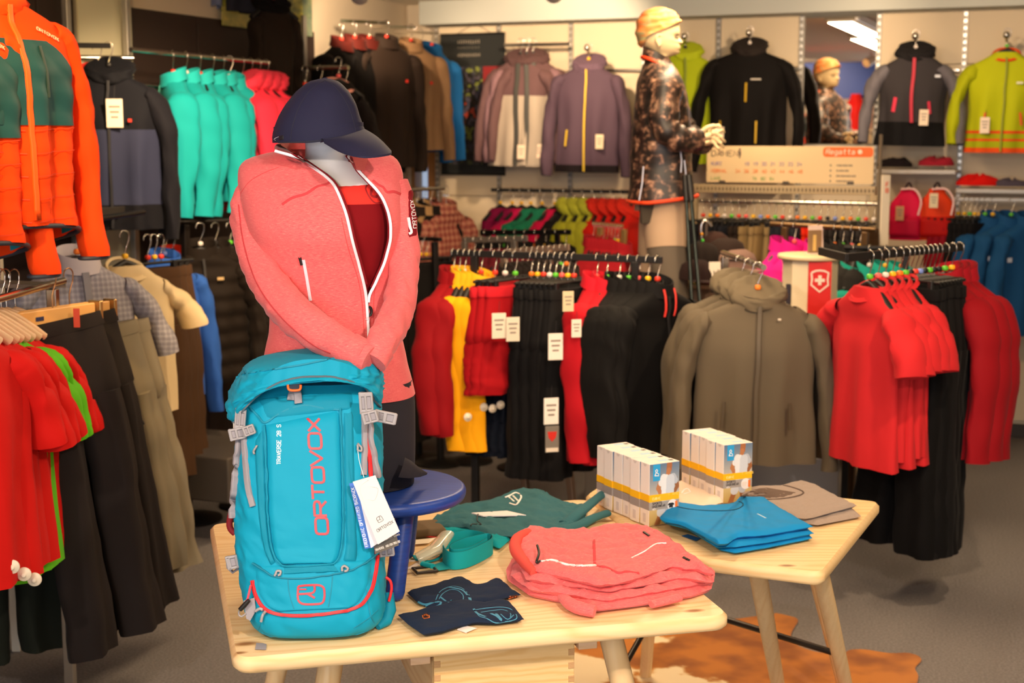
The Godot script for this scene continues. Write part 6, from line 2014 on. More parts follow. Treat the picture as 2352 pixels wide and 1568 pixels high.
	for i in 3: hang("bluewall", {"name": "jacket", "cat": "jacket", "cols": ["184a78"], "L": 0.62, "w": 0.2, "b": 0.07, "sl": 0.5, "seed": 2.0, "badges": [[-0.17, 0.2, 0.03, 0.025, "cfd6e4"]]}, r0.lerp(r1, 0.45 + i * 0.14), yw + 0.75, "%s blue jacket from the left on the chrome wall bar" % ORD[i], "ygy"[i])
func build_gondola() -> void:
	var d0 := 7.9
	var p0 := at(1592, 441, d0)
	var p1 := at(2012, 441, d0 - 0.42)
	p1.y = p0.y
	var t := thing("clothes_gondola", Vector3.ZERO, "beige steel clothes gondola with perforated beam under the size sign", "rack")
	var g := Geo.new()
	var dirn := (p1 - p0).normalized()
	var turn := atan2(-dirn.z, dirn.x)
	var yb := Basis(Vector3.UP, turn)
	var c := (p0 + p1) / 2
	var L := p0.distance_to(p1)
	var beige := mat("b7a17c", 0.5, 0.3)
	g.rbox(c + Vector3(0, 0.022, 0), Vector3(L, 0.045, 0.04), 0.003, yb)
	obj("beam", g, beige, t)
	g = Geo.new()
	for k in 48: g.box(c + yb * Vector3(-L / 2 + (k + 0.5) * L / 48.0, 0.022, 0.021), Vector3(0.009, 0.016, 0.003), yb)
	tag(obj("perforations", g, mat("6c5c44", 0.7), t), "", "", "", "stuff")
	for s in [-1, 1]:
		g = Geo.new(); g.rbox(Vector3(c.x, p0.y / 2, c.z) + yb * Vector3(s * L / 2 * 0.985, 0, 0), Vector3(0.04, p0.y, 0.04), 0.003, yb)
		obj("post", g, beige, t)
		g = Geo.new(); g.rbox(Vector3(c.x, 0.02, c.z) + yb * Vector3(s * L / 2 * 0.985, 0, 0), Vector3(0.06, 0.04, 0.5), 0.005, yb)
		obj("foot", g, beige, t)
	var ra := p0 + Vector3(0, -0.03, 0.12) + dirn * 0.02
	var rb := p1 + Vector3(0, -0.03, 0.12) - dirn * 0.02
	rail("clothes_rail", ra, rb, "steel rail of dark trousers under the size sign", STEEL)
	var cols := ["1b1d24", "191b22", "1d2028", "17181d", "1c1e26", "2a2019", "261d17", "8a734c", "927a52", "846c46", "8d764f", "1f222b", "23262e", "252830", "2a2c32", "dc2c12", "d4280f", "e0320f", "26211f", "2b2725", "2f2b2a", "34302f", "302c2b", "5a3d20"]
	var nm := {"2a2019": "dark brown", "261d17": "dark brown", "5a3d20": "brown", "dc2c12": "orange red", "d4280f": "orange red", "e0320f": "orange red"}
	var cnt := {}
	for i in cols.size():
		var cn: String = nm.get(cols[i], "khaki" if i in range(7, 11) else ("navy" if i < 5 else ("slate" if i < 15 else "charcoal")))
		cnt[cn] = cnt.get(cn, 0) + 1
		hang("gond" + cols[i], {"name": "trousers", "cat": "trousers", "col": cols[i], "L": 0.84, "w": 0.17, "b": 0.035, "flare": 0.085, "seed": 1.0 + i % 3}, ra.lerp(rb, (i + 0.6) / cols.size()), deg_to_rad(52 + (i * 7) % 12), "%s pair of %s trousers from the left under the size sign" % [ORD[cnt[cn] - 1], cn], "ryowgrpybogrwoygrkbyogrw"[i], "c")
	# the size sign
	var s0 := at(1622, 422, d0 - 0.05)
	var s1 := at(2006, 422, d0 - 0.42)
	var sw := s0.distance_to(s1)
	var st := thing("size_sign", (s0 + s1) / 2 + Vector3(0, 0.004, 0), "cream size chart sign headed DAMEN standing on the gondola beam", "sign", "", turn)
	var sh := 0.196
	g = Geo.new(); g.rbox(Vector3(0, sh / 2, 0), Vector3(sw, sh, 0.006), 0.001)
	var bd := obj("board", g, mat("e2c596", 0.55), st)
	var put := func(word: String, x: float, y: float, h: float, w: float, col: String, wide := 0.62) -> void:
		var l := letter_geo(word, h, w, wide)
		for i in l.v.size(): l.v[i] += Vector3(-sw / 2 + x * sw, y * sh, 0.0032)
		obj("lettering", l, mat(col, 0.6), bd)
	put.call("DAMEN", 0.03, 0.72, 0.03, 0.005, "564a44", 0.75)
	put.call("KURZ", 0.03, 0.47, 0.018, 0.0032, "7d6fa0")
	put.call("NORMAL", 0.03, 0.27, 0.018, 0.0036, "e0742e")
	put.call("LANG", 0.03, 0.07, 0.016, 0.0026, "6f9a52")
	for i in 7: put.call(str(18 + i), 0.235 + i * 0.053, 0.47, 0.017, 0.003, "7d6fa0")
	for i in 8: put.call(str(34 + i * 2), 0.18 + i * 0.054, 0.27, 0.017, 0.0034, "e0742e")
	for i in 3: put.call(str(76 + i * 4), 0.285 + i * 0.053, 0.07, 0.016, 0.0026, "6f9a52")
	for i in 4:      # four lines of small print on the right, unreadable
		g = Geo.new()
		for k in [9, 7, 11, 10][i]: g.box(Vector3(-sw / 2 + sw * (0.79 + k * 0.0105), sh * (0.49 - i * 0.14), 0.0036), Vector3(sw * 0.0075, 0.007 + 0.003 * absf(sin(k * 2.1 + i)), 0.0008))
		g.box(Vector3(-sw / 2 + sw * 0.752, sh * (0.49 - i * 0.14), 0.0036), Vector3(0.008, 0.01, 0.0008))
		tag(obj("fine_print", g, mat("7c7064", 0.6), bd), "", "", "", "stuff")
	var fg := Geo.new()      # figure pictogram
	fg.lathe([v2(0, 0.0), v2(0.005, 0.002), v2(0.006, 0.006), v2(0.004, 0.011), v2(0, 0.012)], 12, Vector3(-sw / 2 + 0.205 * sw, sh * 0.88, 0.004))
	fg.box(Vector3(-sw / 2 + 0.205 * sw, sh * 0.80, 0.0035), Vector3(0.013, 0.026, 0.001))
	fg.box(Vector3(-sw / 2 + 0.205 * sw, sh * 0.71, 0.0035), Vector3(0.007, 0.016, 0.001))
	obj("pictogram", fg, mat("564a44", 0.6), bd)
	g = Geo.new()
	var op := PackedVector2Array([v2(sw * 0.205, -sh * 0.13), v2(sw * 0.495, -sh * 0.13), v2(sw * 0.495, sh * 0.13), v2(sw * 0.205, sh * 0.13)])
	g.prism(round_poly(op, 0.02), 0.0, 0.0012, 0.0, Transform3D(Basis(Vector3.RIGHT, PI / 2), Vector3(0, sh * 0.845, 0.003)))
	var lg := obj("logo_panel", g, mat("ee6a1e", 0.5), bd)
	var l := letter_geo("Regatta", 0.026, 0.0042, 0.66, 0.001, 1.3)
	for i in l.v.size(): l.v[i] += Vector3(sw * 0.222 + l.v[i].y * 0.15, sh * 0.79, 0.0045)
	obj("lettering", l, mat("f6dfc4", 0.6), lg)
	g = Geo.new(); g.lathe([v2(0, 0), v2(0.011, 0.0), v2(0.013, 0.0008), v2(0, 0.001)], 6)
	for i in g.v.size():
		var q := g.v[i]; g.v[i] = Vector3(sw * 0.42 + q.x, sh * 0.85 + q.z, 0.0045 + q.y); g.n[i] = Vector3.ZERO
	obj("emblem", g, mat("f6dfc4", 0.6), lg)
	for q in [0.1, 0.49, 0.87]:
		g = Geo.new(); g.rbox(Vector3(-sw / 2 + q * sw, 0.003, 0.006), Vector3(0.034, 0.014, 0.008), 0.002)
		obj("clip", g, mat("4d443a", 0.5), st)
	# size column
	var q0 := at(2036, 402, 7.35)
	var q1 := at(2028, 575, 7.35)
	var ct := thing("size_column", (q0 + q1) / 2, "tall white size column at the right end of the gondola", "sign", "", 0.15)
	g = Geo.new(); g.rbox(Vector3.ZERO, Vector3(0.045, q0.y - q1.y, 0.018), 0.003)
	obj("board", g, mat("efe0c6", 0.5), ct)
	for s in [0.135, 0.105]:
		var n1 := letter_geo("F" if s > 0.12 else "B", 0.022, 0.005)
		for i in n1.v.size(): n1.v[i] += Vector3(-0.002, s, 0.0095)
		obj("lettering", n1, mat("e0552a", 0.6), ct)
	g = Geo.new(); g.rbox(Vector3(-0.028, -0.1, -0.015), Vector3(0.012, 1.0, 0.02), 0.002)
	obj("bracket", g, mat("6f6250", 0.5), ct)
func build_back_racks() -> void:
	# corner: three chrome arms from the left wall, with dark coats, a beige and two blue jackets
	for i in 3:
		var q: Array = [[783, 44, 893, 49, 8.55], [850, 56, 957, 60, 8.85], [905, 69, 1010, 73, 9.15]][i]
		var a := at(q[0], q[1], q[4])
		var b := at(q[2], q[3], q[4] - 0.13)
		rail("wall_rail", a, b, "%s chrome arm from the left in the far corner" % ORD[i], STEEL, 0.018)
	var it := [["coat", "0f0c0b", 785, 104, 8.2, 62.0, "first black coat from the left in the far corner"], ["coat", "0f0c0b", 815, 100, 8.3, 60.0, "second black coat from the left in the far corner"], ["coat", "0f0c0b", 848, 100, 8.4, 54.0, "third black coat from the left in the far corner"], ["coatb", "2a1f18", 888, 98, 8.45, 40.0, "dark brown coat with red badge left of the beige jacket"], ["beigejk", "8c6c4c", 944, 106, 8.7, 34.0, "beige outdoor jacket right of the dark coats"], ["bluejk", "16558c", 968, 116, 8.95, 58.0, "left blue jacket in the far corner"], ["bluejk", "16558c", 992, 115, 9.0, 56.0, "right blue jacket in the far corner beside the banner"]]
	for q in it:
		hang(q[0], {"name": "coat" if "coat" in q[0] else "jacket", "cat": "coat" if "coat" in q[0] else "jacket", "cols": [q[1]], "L": 0.72 if "coat" in q[0] else 0.62, "w": 0.2, "b": 0.08, "sl": 0.66 if "coat" in q[0] else 0.6, "out": 0.03, "seed": 2.0, "badges": [[0.08, 0.22, 0.02, 0.018, "e0301c"]] if q[0] in ["coatb", "beigejk"] else [], "collar": ["stand", q[1] if q[0] != "coat" else "4a1610"]}, at(q[2], q[3], q[4]) + Vector3(0, HOOK, 0), deg_to_rad(q[5]), q[6], "r")
	# shirts on wooden hangers near the window
	var a := at(930, 432, 8.4)
	var b := at(1020, 428, 8.6)
	rail("clothes_rail", a, b, "chrome rail of shirts on wooden hangers by the window", STEEL, 0.0, 0.15)
	var sh := [["shirtdark", "2b211b", 958, "dark brown shirt on a wooden hanger by the window", 0.7], ["beigelong", "b08a5c", 975, "long beige garment on a wooden hanger by the window", 1.0], ["shirtdark2", "1d1714", 992, "black shirt between the beige and checked ones", 0.75], ["plaid", "9a5444", 1016, "left red checked shirt by the grey wall", 0.5], ["plaid", "9a5444", 1030, "right red checked shirt by the grey wall", 0.5]]
	for q in sh:
		var n := hang(q[0], {"name": "shirt", "cat": "shirt", "cols": [q[1]], "L": q[4], "w": 0.19, "b": 0.06, "sl": 0.4 if q[0] != "beigelong" else 0.0, "seed": 3.0, "collar": ["stand", q[1]]}, a.lerp(b, (q[2] - 930) / 95.0), deg_to_rad(52), q[3], "", "w")
		if q[0] == "plaid":
			for ch in n.get_children(): ch.material_override = plaid("plaid", "b06a54", "7a2c28", "d8b894")
	for i in 3: hang("blacklong", {"name": "trousers", "cat": "trousers", "col": "14110f", "L": 0.95, "w": 0.18, "b": 0.04}, at(965 + i * 14, 545, 7.6), deg_to_rad(48), "%s black trousers from the left below the wooden hangers" % ORD[i], "y", "c")
	rail("clothes_rail", at(945, 543, 7.7), at(1012, 545, 7.5), "short black rail below the wooden hangers by the window", BLACKM, 0.0, 0.13)
func plaid(key: String, a: String, b: String, c: String) -> StandardMaterial3D:
	if mats.has(key): return mats[key]
	var im := Image.create(64, 64, false, Image.FORMAT_RGB8)
	for y in 64:
		for x in 64:
			var k := Color(a)
			if x % 32 < 12: k = k.lerp(Color(b), 0.55)
			if y % 32 < 12: k = k.lerp(Color(b), 0.55)
			if x % 32 in [20, 21] or y % 32 in [20, 21]: k = k.lerp(Color(c), 0.7)
			im.set_pixel(x, y, k)
	var m := StandardMaterial3D.new()
	m.albedo_texture = image_tex(im); m.roughness = 0.85
	m.uv1_triplanar = true; m.uv1_scale = Vector3.ONE * (28.0 if key == "greycheck" else 13.0); m.cull_mode = BaseMaterial3D.CULL_DISABLED
	mats[key] = m
	return m
func build_walker() -> void:
	var d := 6.7
	# plinth
	var foot := at(1520, 880, d)
	var ph: float = 0.53
	var g := Geo.new()
	g.rbox(Vector3(foot.x, ph / 2, foot.z), Vector3(0.6, ph, 0.5), 0.006, Basis(Vector3.UP, YAW))
	tag(obj("plinth", g, mat("8a7c6c", 0.7)), "brown plinth under the standing figure behind the racks", "plinth")
	# head and neck in profile, turned to the right
	var prof := [[19.5, 1500, 1526, 0.012], [23, 1488, 1539, 0.045], [32, 1477, 1549, 0.063], [45, 1469, 1556, 0.074], [60, 1466, 1559, 0.078], [75, 1465, 1560, 0.078], [84, 1466, 1557, 0.077], [92, 1468, 1558, 0.074], [100, 1472, 1557, 0.07], [108, 1479, 1557, 0.064], [116, 1487, 1556, 0.056], [123, 1492, 1554, 0.046], [128, 1493, 1545, 0.042], [133, 1492, 1533, 0.046], [142, 1490, 1527, 0.048], [155, 1486, 1530, 0.055], [170, 1478, 1540, 0.09], [186, 1472, 1548, 0.13], [230, 1470, 1555, 0.14]]
	var bump := {78: 2.0, 84: 1.0, 90: 4.0, 96: 9.0, 99: 11.0, 102: 5.0, 105: 4.0, 107: 6.5, 109: 4.0, 112: 6.5, 115: 3.0, 120: 5.0, 124: 5.0, 127: 1.0}
	var bk := bump.keys()
	var rows := []
	for r in 90:
		var py := lerpf(19.5, 230, r / 89.0) if r > 60 else lerpf(19.5, 135, r / 60.0)
		if r > 60: py = lerpf(135, 230, (r - 60) / 29.0)
		var k := lerp_keys(prof, py)
		var c := at((k[1] + k[2]) / 2, py, d)
		var hw: float = (k[2] - k[1]) / 2 / F * d
		var ex := 0.0
		for i in bk.size() - 1:
			if py >= bk[i] and py <= bk[i + 1]: ex = lerpf(bump[bk[i]], bump[bk[i + 1]], (py - bk[i]) / (bk[i + 1] - bk[i]))
		ex *= d / F
		var ring := []
		for j in 48:
			var th := TAU * j / 48.0
			var q := sell(hw, k[3], 2.1, th)
			var a := minf(th, TAU - th)
			var w := 0.26 if py < 103 else 0.42
			q.x += ex * exp(-pow(a / w, 2))
			# eye sockets
			if py > 80 and py < 96: q.x -= 0.010 * exp(-pow((a - 0.5) / 0.22, 2)) * (1.0 - absf(py - 88) / 8.0)
			ring.append(c + Vector3(q.x, 0, q.y))
		rows.append(ring)
	g = Geo.new(); g.grid(rows, true, true); g.cap(rows[0], true); g.cap(rows[-1], false)
	var man := thing("mannequin", Vector3.ZERO, "standing female shop mannequin in headband and dark patterned jacket facing right", "mannequin")
	var skinm := mat("e9cfa0", 0.45)
	obj("head", g, skinm, man)
	for s in [-1, 1]:
		g = Geo.new()
		var e := at(1512, 96, d) + Vector3(0, 0, s * 0.074)
		g.tube(smooth([e + Vector3(0.008, 0.022, 0), e + Vector3(-0.012, 0.024, s * 0.006), e + Vector3(-0.016, 0.002, s * 0.006), e + Vector3(-0.002, -0.024, 0)], 5), 0.006, 8)
		g.rbox(e + Vector3(-0.004, 0, 0), Vector3(0.02, 0.04, 0.006), 0.003)
		obj("ear", g, skinm, man)
		g = Geo.new()      # painted brow, eye and lips
		var q := at(1553, 88, d)
		g.tube([q + Vector3(0.008, 0, s * 0.022), q + Vector3(0.0, 0.002, s * 0.036), q + Vector3(-0.012, 0.0, s * 0.046)], 0.003, 6)
		obj("eye", g, mat("4a3a30", 0.4), man)
	# headband, wound in folds
	rows = []
	for r in 22:
		var f := r / 21.0
		var ring := []
		for j in 56:
			var th := TAU * j / 56.0
			var front := 0.5 + 0.5 * cos(th)
			var low := lerpf(103, 50, pow(front, 0.8)) + (8.0 if front < 0.2 else 0.0)
			var py := lerpf(16.5, low, f)
			var k := lerp_keys(prof, maxf(py, 19.5))
			var hw: float = (k[2] - k[1]) / 2 / F * d
			var q := sell(hw + 0.009, k[3] + 0.009, 2.1, th) * (1.0 if f > 0.02 else 0.6)
			q *= 1.0 + 0.025 * sin(f * 22.0 + th * 2.0) + (0.05 if f > 0.9 else 0.0)
			ring.append(at((k[1] + k[2]) / 2, py, d) + Vector3(q.x, 0, q.y))
		rows.append(ring)
	g = Geo.new(); g.grid(rows, true, true); g.cap(rows[0], true)
	var hb := StandardMaterial3D.new()
	hb.albedo_texture = noise_tex("headband", 0.012, ["e06a34", "e8803c", "e0904a", "8fa57c", "d09050", "ee7c3a", "d8552e"], 256, FastNoiseLite.TYPE_SIMPLEX_SMOOTH, 3)
	hb.uv1_triplanar = true; hb.uv1_scale = Vector3(2.5, 7, 2.5); hb.roughness = 0.85
	tag(obj("headband", g, hb), "orange and green wound headband on the standing mannequin's head", "headband")
	# jacket, seen from its side
	var jm := StandardMaterial3D.new()
	jm.albedo_texture = noise_tex("blotch", 0.022, ["0e0b0a", "130f0d", "1b1513", "241b17", "2e2320", "8a6450", "c99a7a", "f0cdb0"], 512, FastNoiseLite.TYPE_SIMPLEX_SMOOTH, 5)
	jm.uv1_triplanar = true; jm.uv1_scale = Vector3(1.7, 1.7, 1.7); jm.roughness = 0.45
	var jk := thing("down_jacket", Vector3.ZERO, "dark blotched jacket with orange edges worn by the standing mannequin", "jacket")
	var keys := [[132, 1484, 1536, d, 0.07], [148, 1478, 1545, d, 0.085], [165, 1472, 1556, d, 0.15], [185, 1465, 1566, d, 0.19], [220, 1460, 1578, d, 0.2], [300, 1452, 1586, d, 0.19], [380, 1448, 1588, d, 0.185], [430, 1445, 1592, d, 0.2], [462, 1441, 1600, d, 0.205]]
	rows = sil_loft(keys, 44, 48, 2.3, 0.0, func(th, f): return 0.012 * sin(th * 4.0 + f * 12.0) + 0.02 * sin(f * 40.0) * 0.3)
	for r in rows.size():      # hem lower at the back
		for i in rows[r].size(): rows[r][i].y += maxf(0.0, rows[r][i].x - 0.62) * 0.12 * pow(r / 43.0, 2.0)
	g = Geo.new(); g.grid(rows, true, true); g.cap(rows[-1], false)
	obj("body", g, jm, jk)
	var orange := mat("f0481c", 0.6)
	g = Geo.new()
	var hem = rows[-1].duplicate(); hem.append(hem[0])
	g.tube(hem, 0.009, 8, false)
	obj("hem_trim", g, orange, jk)
	g = Geo.new()
	var cl := []
	for i in 49: cl.append(at(1506, 146, d) + Vector3(cos(TAU * i / 48.0) * 0.066 + 0.002, -0.03 * cos(TAU * i / 48.0), sin(TAU * i / 48.0) * 0.075))
	g.tube(cl, 0.008, 8, false)
	obj("collar_trim", g, orange, jk)
	g = Geo.new()
	var cr := []
	for q in [[0.0, 1.06], [0.045, 1.0], [0.05, 0.95], [0.0, 0.9]]:
		var ring := []
		for i in 40:
			var a := TAU * i / 40.0
			ring.append(at(1508, 147, d) + Vector3(cos(a) * 0.064 * q[1], q[0] - 0.03 * cos(a), sin(a) * 0.073 * q[1]))
		cr.append(ring)
	g.grid(cr, true)
	obj("collar", g, jm, jk)
	for q in [[1532, 198, 6.52, 1526, 285, 6.46, 1560, 318, 6.46, 1607, 322, 6.5], [1532, 198, 6.9, 1560, 280, 6.98, 1590, 318, 6.95, 1618, 330, 6.85]]:
		var pts := pts3(q)
		var sm := smooth(pts, 8)
		var rad := []
		for i in sm.size(): rad.append(lerpf(0.075, 0.052, i / float(sm.size() - 1)) * (1.0 + 0.06 * sin(i * 1.3)))
		g = Geo.new(); g.tube(sm, rad, 20)
		obj("sleeve", g, jm, jk)
	for q in [[1478, 382, 1468, 460], [1563, 345, 1564, 396], [1572, 368, 1574, 424]]:
		g = Geo.new()
		var p0 := at(q[0], q[1], d - 0.2); var p1 := at(q[2], q[3], d - 0.21)
		g.tube([p0, p0.lerp(p1, 0.5) + Vector3(0.004, 0, 0), p1], 0.006, 8, true, 0.5)
		obj("reflective_strip", g, mat("dfe6ff", 0.3), jk)
	# hands
	for h in [[1600, 320, 6.5, 1.0], [1612, 330, 6.85, -1.0]]:
		var w := at(h[0], h[1], h[2])
		g = Geo.new()
		g.tube([w + Vector3(-0.05, -0.003, 0), w, w + Vector3(0.022, 0.006, 0), w + Vector3(0.048, 0.014, 0), w + Vector3(0.062, 0.016, 0)], [0.022, 0.022, 0.03, 0.034, 0.028], 16, true, 0.55)
		for i in 4:
			var b := w + Vector3(0.056, 0.036 - i * 0.015, (i - 1.5) * 0.004 * h[3])
			var L: float = [0.052, 0.058, 0.055, 0.043][i]
			var dn: float = [0.03, 0.0, -0.012, -0.02][i]
			g.tube(smooth([b, b + Vector3(L * 0.45, dn * 0.5 + 0.006, 0.004 * h[3]), b + Vector3(L * 0.8, dn - 0.004, 0.012 * h[3]), b + Vector3(L, dn - 0.014, 0.02 * h[3])], 4), [0.008, 0.008, 0.0079, 0.0078, 0.0077, 0.0076, 0.0074, 0.0072, 0.007, 0.0068, 0.0064, 0.0056, 0.0045], 8)
		g.tube(smooth([w + Vector3(0.02, 0.03, 0.006 * h[3]), w + Vector3(0.045, 0.052, 0.018 * h[3]), w + Vector3(0.072, 0.06, 0.024 * h[3]), w + Vector3(0.088, 0.056, 0.026 * h[3])], 4), [0.012, 0.0118, 0.0115, 0.011, 0.0105, 0.010, 0.0098, 0.0095, 0.009, 0.0085, 0.008, 0.007, 0.0055], 8)
		obj("hand", g, skinm, man)
	# legs in zip-off trousers
	var tr := thing("trousers", Vector3.ZERO, "beige zip off trousers with grey lower legs on the standing mannequin", "trousers")
	var beige := mat("bca084", 0.85, 0.0, "cloth")
	var greyl := mat("665c50", 0.85, 0.0, "cloth")
	for q in [[[1527, 455, 6.65, 0.1], [1528, 520, 6.62, 0.1], [1530, 570, 6.6, 0.094], [1540, 640, 6.56, 0.082], [1545, 700, 6.53, 0.075], [1540, 800, 6.56, 0.07], [1530, 872, 6.6, 0.066]], [[1520, 455, 6.76, 0.1], [1515, 520, 6.79, 0.1], [1510, 580, 6.82, 0.093], [1505, 680, 6.86, 0.08], [1498, 800, 6.88, 0.07], [1490, 872, 6.9, 0.066]]]:
		var up := []
		var ur := []
		var lo := []
		var lr := []
		for k in q:
			if k[1] <= 590: up.append(at(k[0], k[1], k[2])); ur.append(k[3])
			if k[1] >= 570: lo.append(at(k[0], k[1], k[2])); lr.append(k[3] * (0.97 if k[1] < 600 else 1.0))
		g = Geo.new(); g.tube(up, ur, 20)
		obj("thigh_panel", g, beige, tr)
		g = Geo.new(); g.tube(lo, lr, 20)
		obj("lower_leg", g, greyl if q[0][0] > 1525 else beige, tr)
	g = Geo.new()
	g.tube([at(1522, 440, 6.7), at(1523, 480, 6.7)], [0.13, 0.135], 24, true, 1.0)
	obj("hips", g, beige, tr)
	g = Geo.new(); g.rbox(at(1490, 482, 6.6), Vector3(0.08, 0.12, 0.08), 0.006, Basis(Vector3.BACK, 0.1))
	obj("pocket", g, mat("4a4238", 0.85, 0.0, "cloth"), tr)
	# shoes on the plinth
	for q in [[1530, 878, 6.6], [1490, 878, 6.9]]:
		var p := at(q[0], q[1], q[2])
		g = Geo.new(); g.tube([Vector3(p.x - 0.06, ph + 0.04, p.z), Vector3(p.x + 0.02, ph + 0.045, p.z), Vector3(p.x + 0.12, ph + 0.032, p.z), Vector3(p.x + 0.17, ph + 0.026, p.z)], [0.036, 0.044, 0.036, 0.022], 14, true, 0.9)
		var sh := thing("shoe", Vector3.ZERO, "dark hiking shoe on the %s foot of the standing mannequin" % ("near" if q[2] < 6.7 else "far"), "shoe", "")
		obj("upper", g, mat("3a322c", 0.7), sh)
		g = Geo.new(); g.rbox(Vector3(p.x + 0.05, ph + 0.008, p.z), Vector3(0.26, 0.016, 0.085), 0.006)
		obj("sole", g, BLACKP, sh)
	# walking poles
	for q in [[1577, 462, 6.45, 1592, 760, 6.3, "left"], [1588, 462, 6.42, 1613, 760, 6.25, "right"]]:
		var p0 := at(q[0], q[1], q[2]); var p1 := at(q[3], q[4], q[5])
		var t := thing("walking_pole", Vector3.ZERO, "%s black walking pole leaning in front of the standing mannequin" % q[6], "walking pole")
		p1 = p0 + (p1 - p0) * (p0.y / (p0.y - p1.y))
		g = Geo.new(); g.tube([p0, p0.lerp(p1, 0.33)], 0.0085, 10)
		obj("upper_shaft", g, mat("26302f", 0.3, 0.6), t)
		g = Geo.new(); g.tube([p0.lerp(p1, 0.32), p0.lerp(p1, 0.68)], 0.0072, 10)
		obj("middle_shaft", g, mat("1c2322", 0.3, 0.6), t)
		g = Geo.new(); g.tube([p0.lerp(p1, 0.67), p1], [0.006, 0.004], 10)
		obj("lower_shaft", g, mat("1c2322", 0.3, 0.6), t)
		g = Geo.new(); g.tube([p0 + (p0 - p1).normalized() * 0.12, p0 + (p0 - p1).normalized() * 0.06, p0], [0.014, 0.016, 0.013], 12)
		obj("grip", g, BLACKP, t)
func build_left_side() -> void:
	var yb := Basis(Vector3.UP, YAW)
	var g := Geo.new()
	# brown back panels on the left wall
	var wl := get_node("wall_left")
	var brown := mat("30211a", 0.7)
	var n_end := left_n(719)
	var n := n_end
	while n < 9.0:
		g = Geo.new()
		g.rbox(room(0.014, 1.24, n + 0.6), Vector3(0.024, 2.24, 1.19), 0.003, yb)
		obj("wall_panel", g, brown, wl)
		n += 1.2
	# posts and mirror column
	for q in [[165, 0.08, "left of the tall mirror"], [300, 0.08, "right of the tall mirror"], [702, 0.06, "beside the landscape poster"]]:
		var p := onleft(q[0], 315, q[1])
		p.y = 0
		var t := thing("wall_upright", p, "chrome upright on the left wall " + q[2], "upright", "", YAW)
		g = Geo.new(); g.rbox(Vector3(0, 1.23, 0), Vector3(0.03, 2.42, 0.03), 0.004)
		obj("channel", g, mat("a8a49c", 0.4, 0.7), t)
	var m0 := left_n(298)
	var m1 := left_n(168)
	var mt := thing("wall_board", Vector3.ZERO, "tall cream wall board behind the navy jackets on the left", "wall board")
	g = Geo.new(); g.rbox(room(0.04, 1.55, (m0 + m1) / 2), Vector3(0.012, 1.9, absf(m1 - m0) - 0.03), 0.001, yb)
	obj("panel", g, mat("d6cfae", 0.35), mt)
	g = Geo.new(); g.rbox(room(0.03, 1.55, (m0 + m1) / 2), Vector3(0.012, 1.92, absf(m1 - m0) - 0.01), 0.002, yb)
	obj("backing", g, mat("8d8678", 0.6), mt)
	# landscape poster above the brown panels
	var q0 := onleft(512, 0, 0.05)
	var q1 := onleft(718, 84, 0.05)
	g = Geo.new()
	var a := q0; var b := q1
	var hi := 2.60; var lo := q1.y
	g.flat([Vector3(a.x, lo, a.z), Vector3(b.x, lo, b.z), Vector3(b.x, hi, b.z), Vector3(a.x, hi, a.z)], [v2(0, 1), v2(1, 1), v2(1, 0), v2(0, 0)])
	g.box((Vector3(a.x, (lo + hi) / 2, a.z) + Vector3(b.x, (lo + hi) / 2, b.z)) / 2 - U * 0.006, Vector3(0.008, hi - lo, a.distance_to(Vector3(b.x, a.y, b.z))), yb)
	var im := Image.create(128, 64, false, Image.FORMAT_RGB8)
	var fz := FastNoiseLite.new(); fz.seed = 21; fz.frequency = 0.05
	for y in 64:
		for x in 128:
			var c := Color("c9c04a").lerp(Color("6f7c34"), clampf(0.5 + fz.get_noise_2d(x, y) * 1.4, 0, 1))
			if y > 40: c = c.lerp(Color("e8d07a"), 0.5)
			if x > 112: c = c.lerp(Color("5a7a8c"), 0.6)
			if y < 16: c = c.lerp(Color("8f9a5a"), 0.4)
			im.set_pixel(x, y, c)
	var pm := StandardMaterial3D.new(); pm.albedo_texture = image_tex(im); pm.roughness = 0.5
	tag(obj("landscape_poster", g, pm), "yellow green landscape poster high on the left wall", "poster")
	# blurred hikers printed on it stand as garments: a blue grey cagoule left of the dark one
	hang("posterblue", {"name": "jacket", "cat": "jacket", "cols": ["2a2a34"], "L": 0.4, "w": 0.12, "b": 0.06, "sl": 0.3, "seed": 2.0, "sleeve": "6f7a9c", "collar": ["none", ""]}, at(556, -150, 7.7) + Vector3(0, HOOK, 0), deg_to_rad(30), "blue grey and dark jacket high beside the dark brown cape", "r")
	hang("cape", {"name": "cape_jacket", "cat": "jacket", "cols": ["241b14"], "L": 0.54, "w": 0.12, "b": 0.09, "sl": 0.5, "seed": 3.0, "out": 0.0, "collar": ["hood", "0c0a09"], "fold": 1.5}, at(628, 10, 7.65) + Vector3(0, HOOK, 0), deg_to_rad(40), "dark brown hooded jacket hanging high behind the pink jackets", "r")
	# rails
	var navy_a := at(120, 97, 5.9); var navy_b := at(252, 99, 6.15)
	rail("wall_rail", navy_a, navy_b, "dark wall arm above the navy jackets", BLACKM, 0.022)
	rail("wall_rail", at(180, 126, 6.5), at(306, 128, 6.6), "chrome wall arm behind the navy jackets", STEEL, 0.0)
	hang("navyjk", {"name": "softshell_jacket", "cat": "jacket", "cols": ["14151b", "30344a", "131318"], "cut": [0.36, 0.84], "sleeve": "17171d", "L": 0.66, "w": 0.21, "b": 0.09, "sl": 0.62, "out": 0.035, "seed": 4.0, "collar": ["hood", "121318"], "zip": "15161c", "tags": [[0.03, 0.17, "efdfc6", 1.35]], "badges": [[0.09, 0.2, 0.016, 0.014, "d8301c"]]}, navy_a.lerp(navy_b, 0.97), deg_to_rad(8), "black and slate blue softshell jacket with price tag on the left", "k")
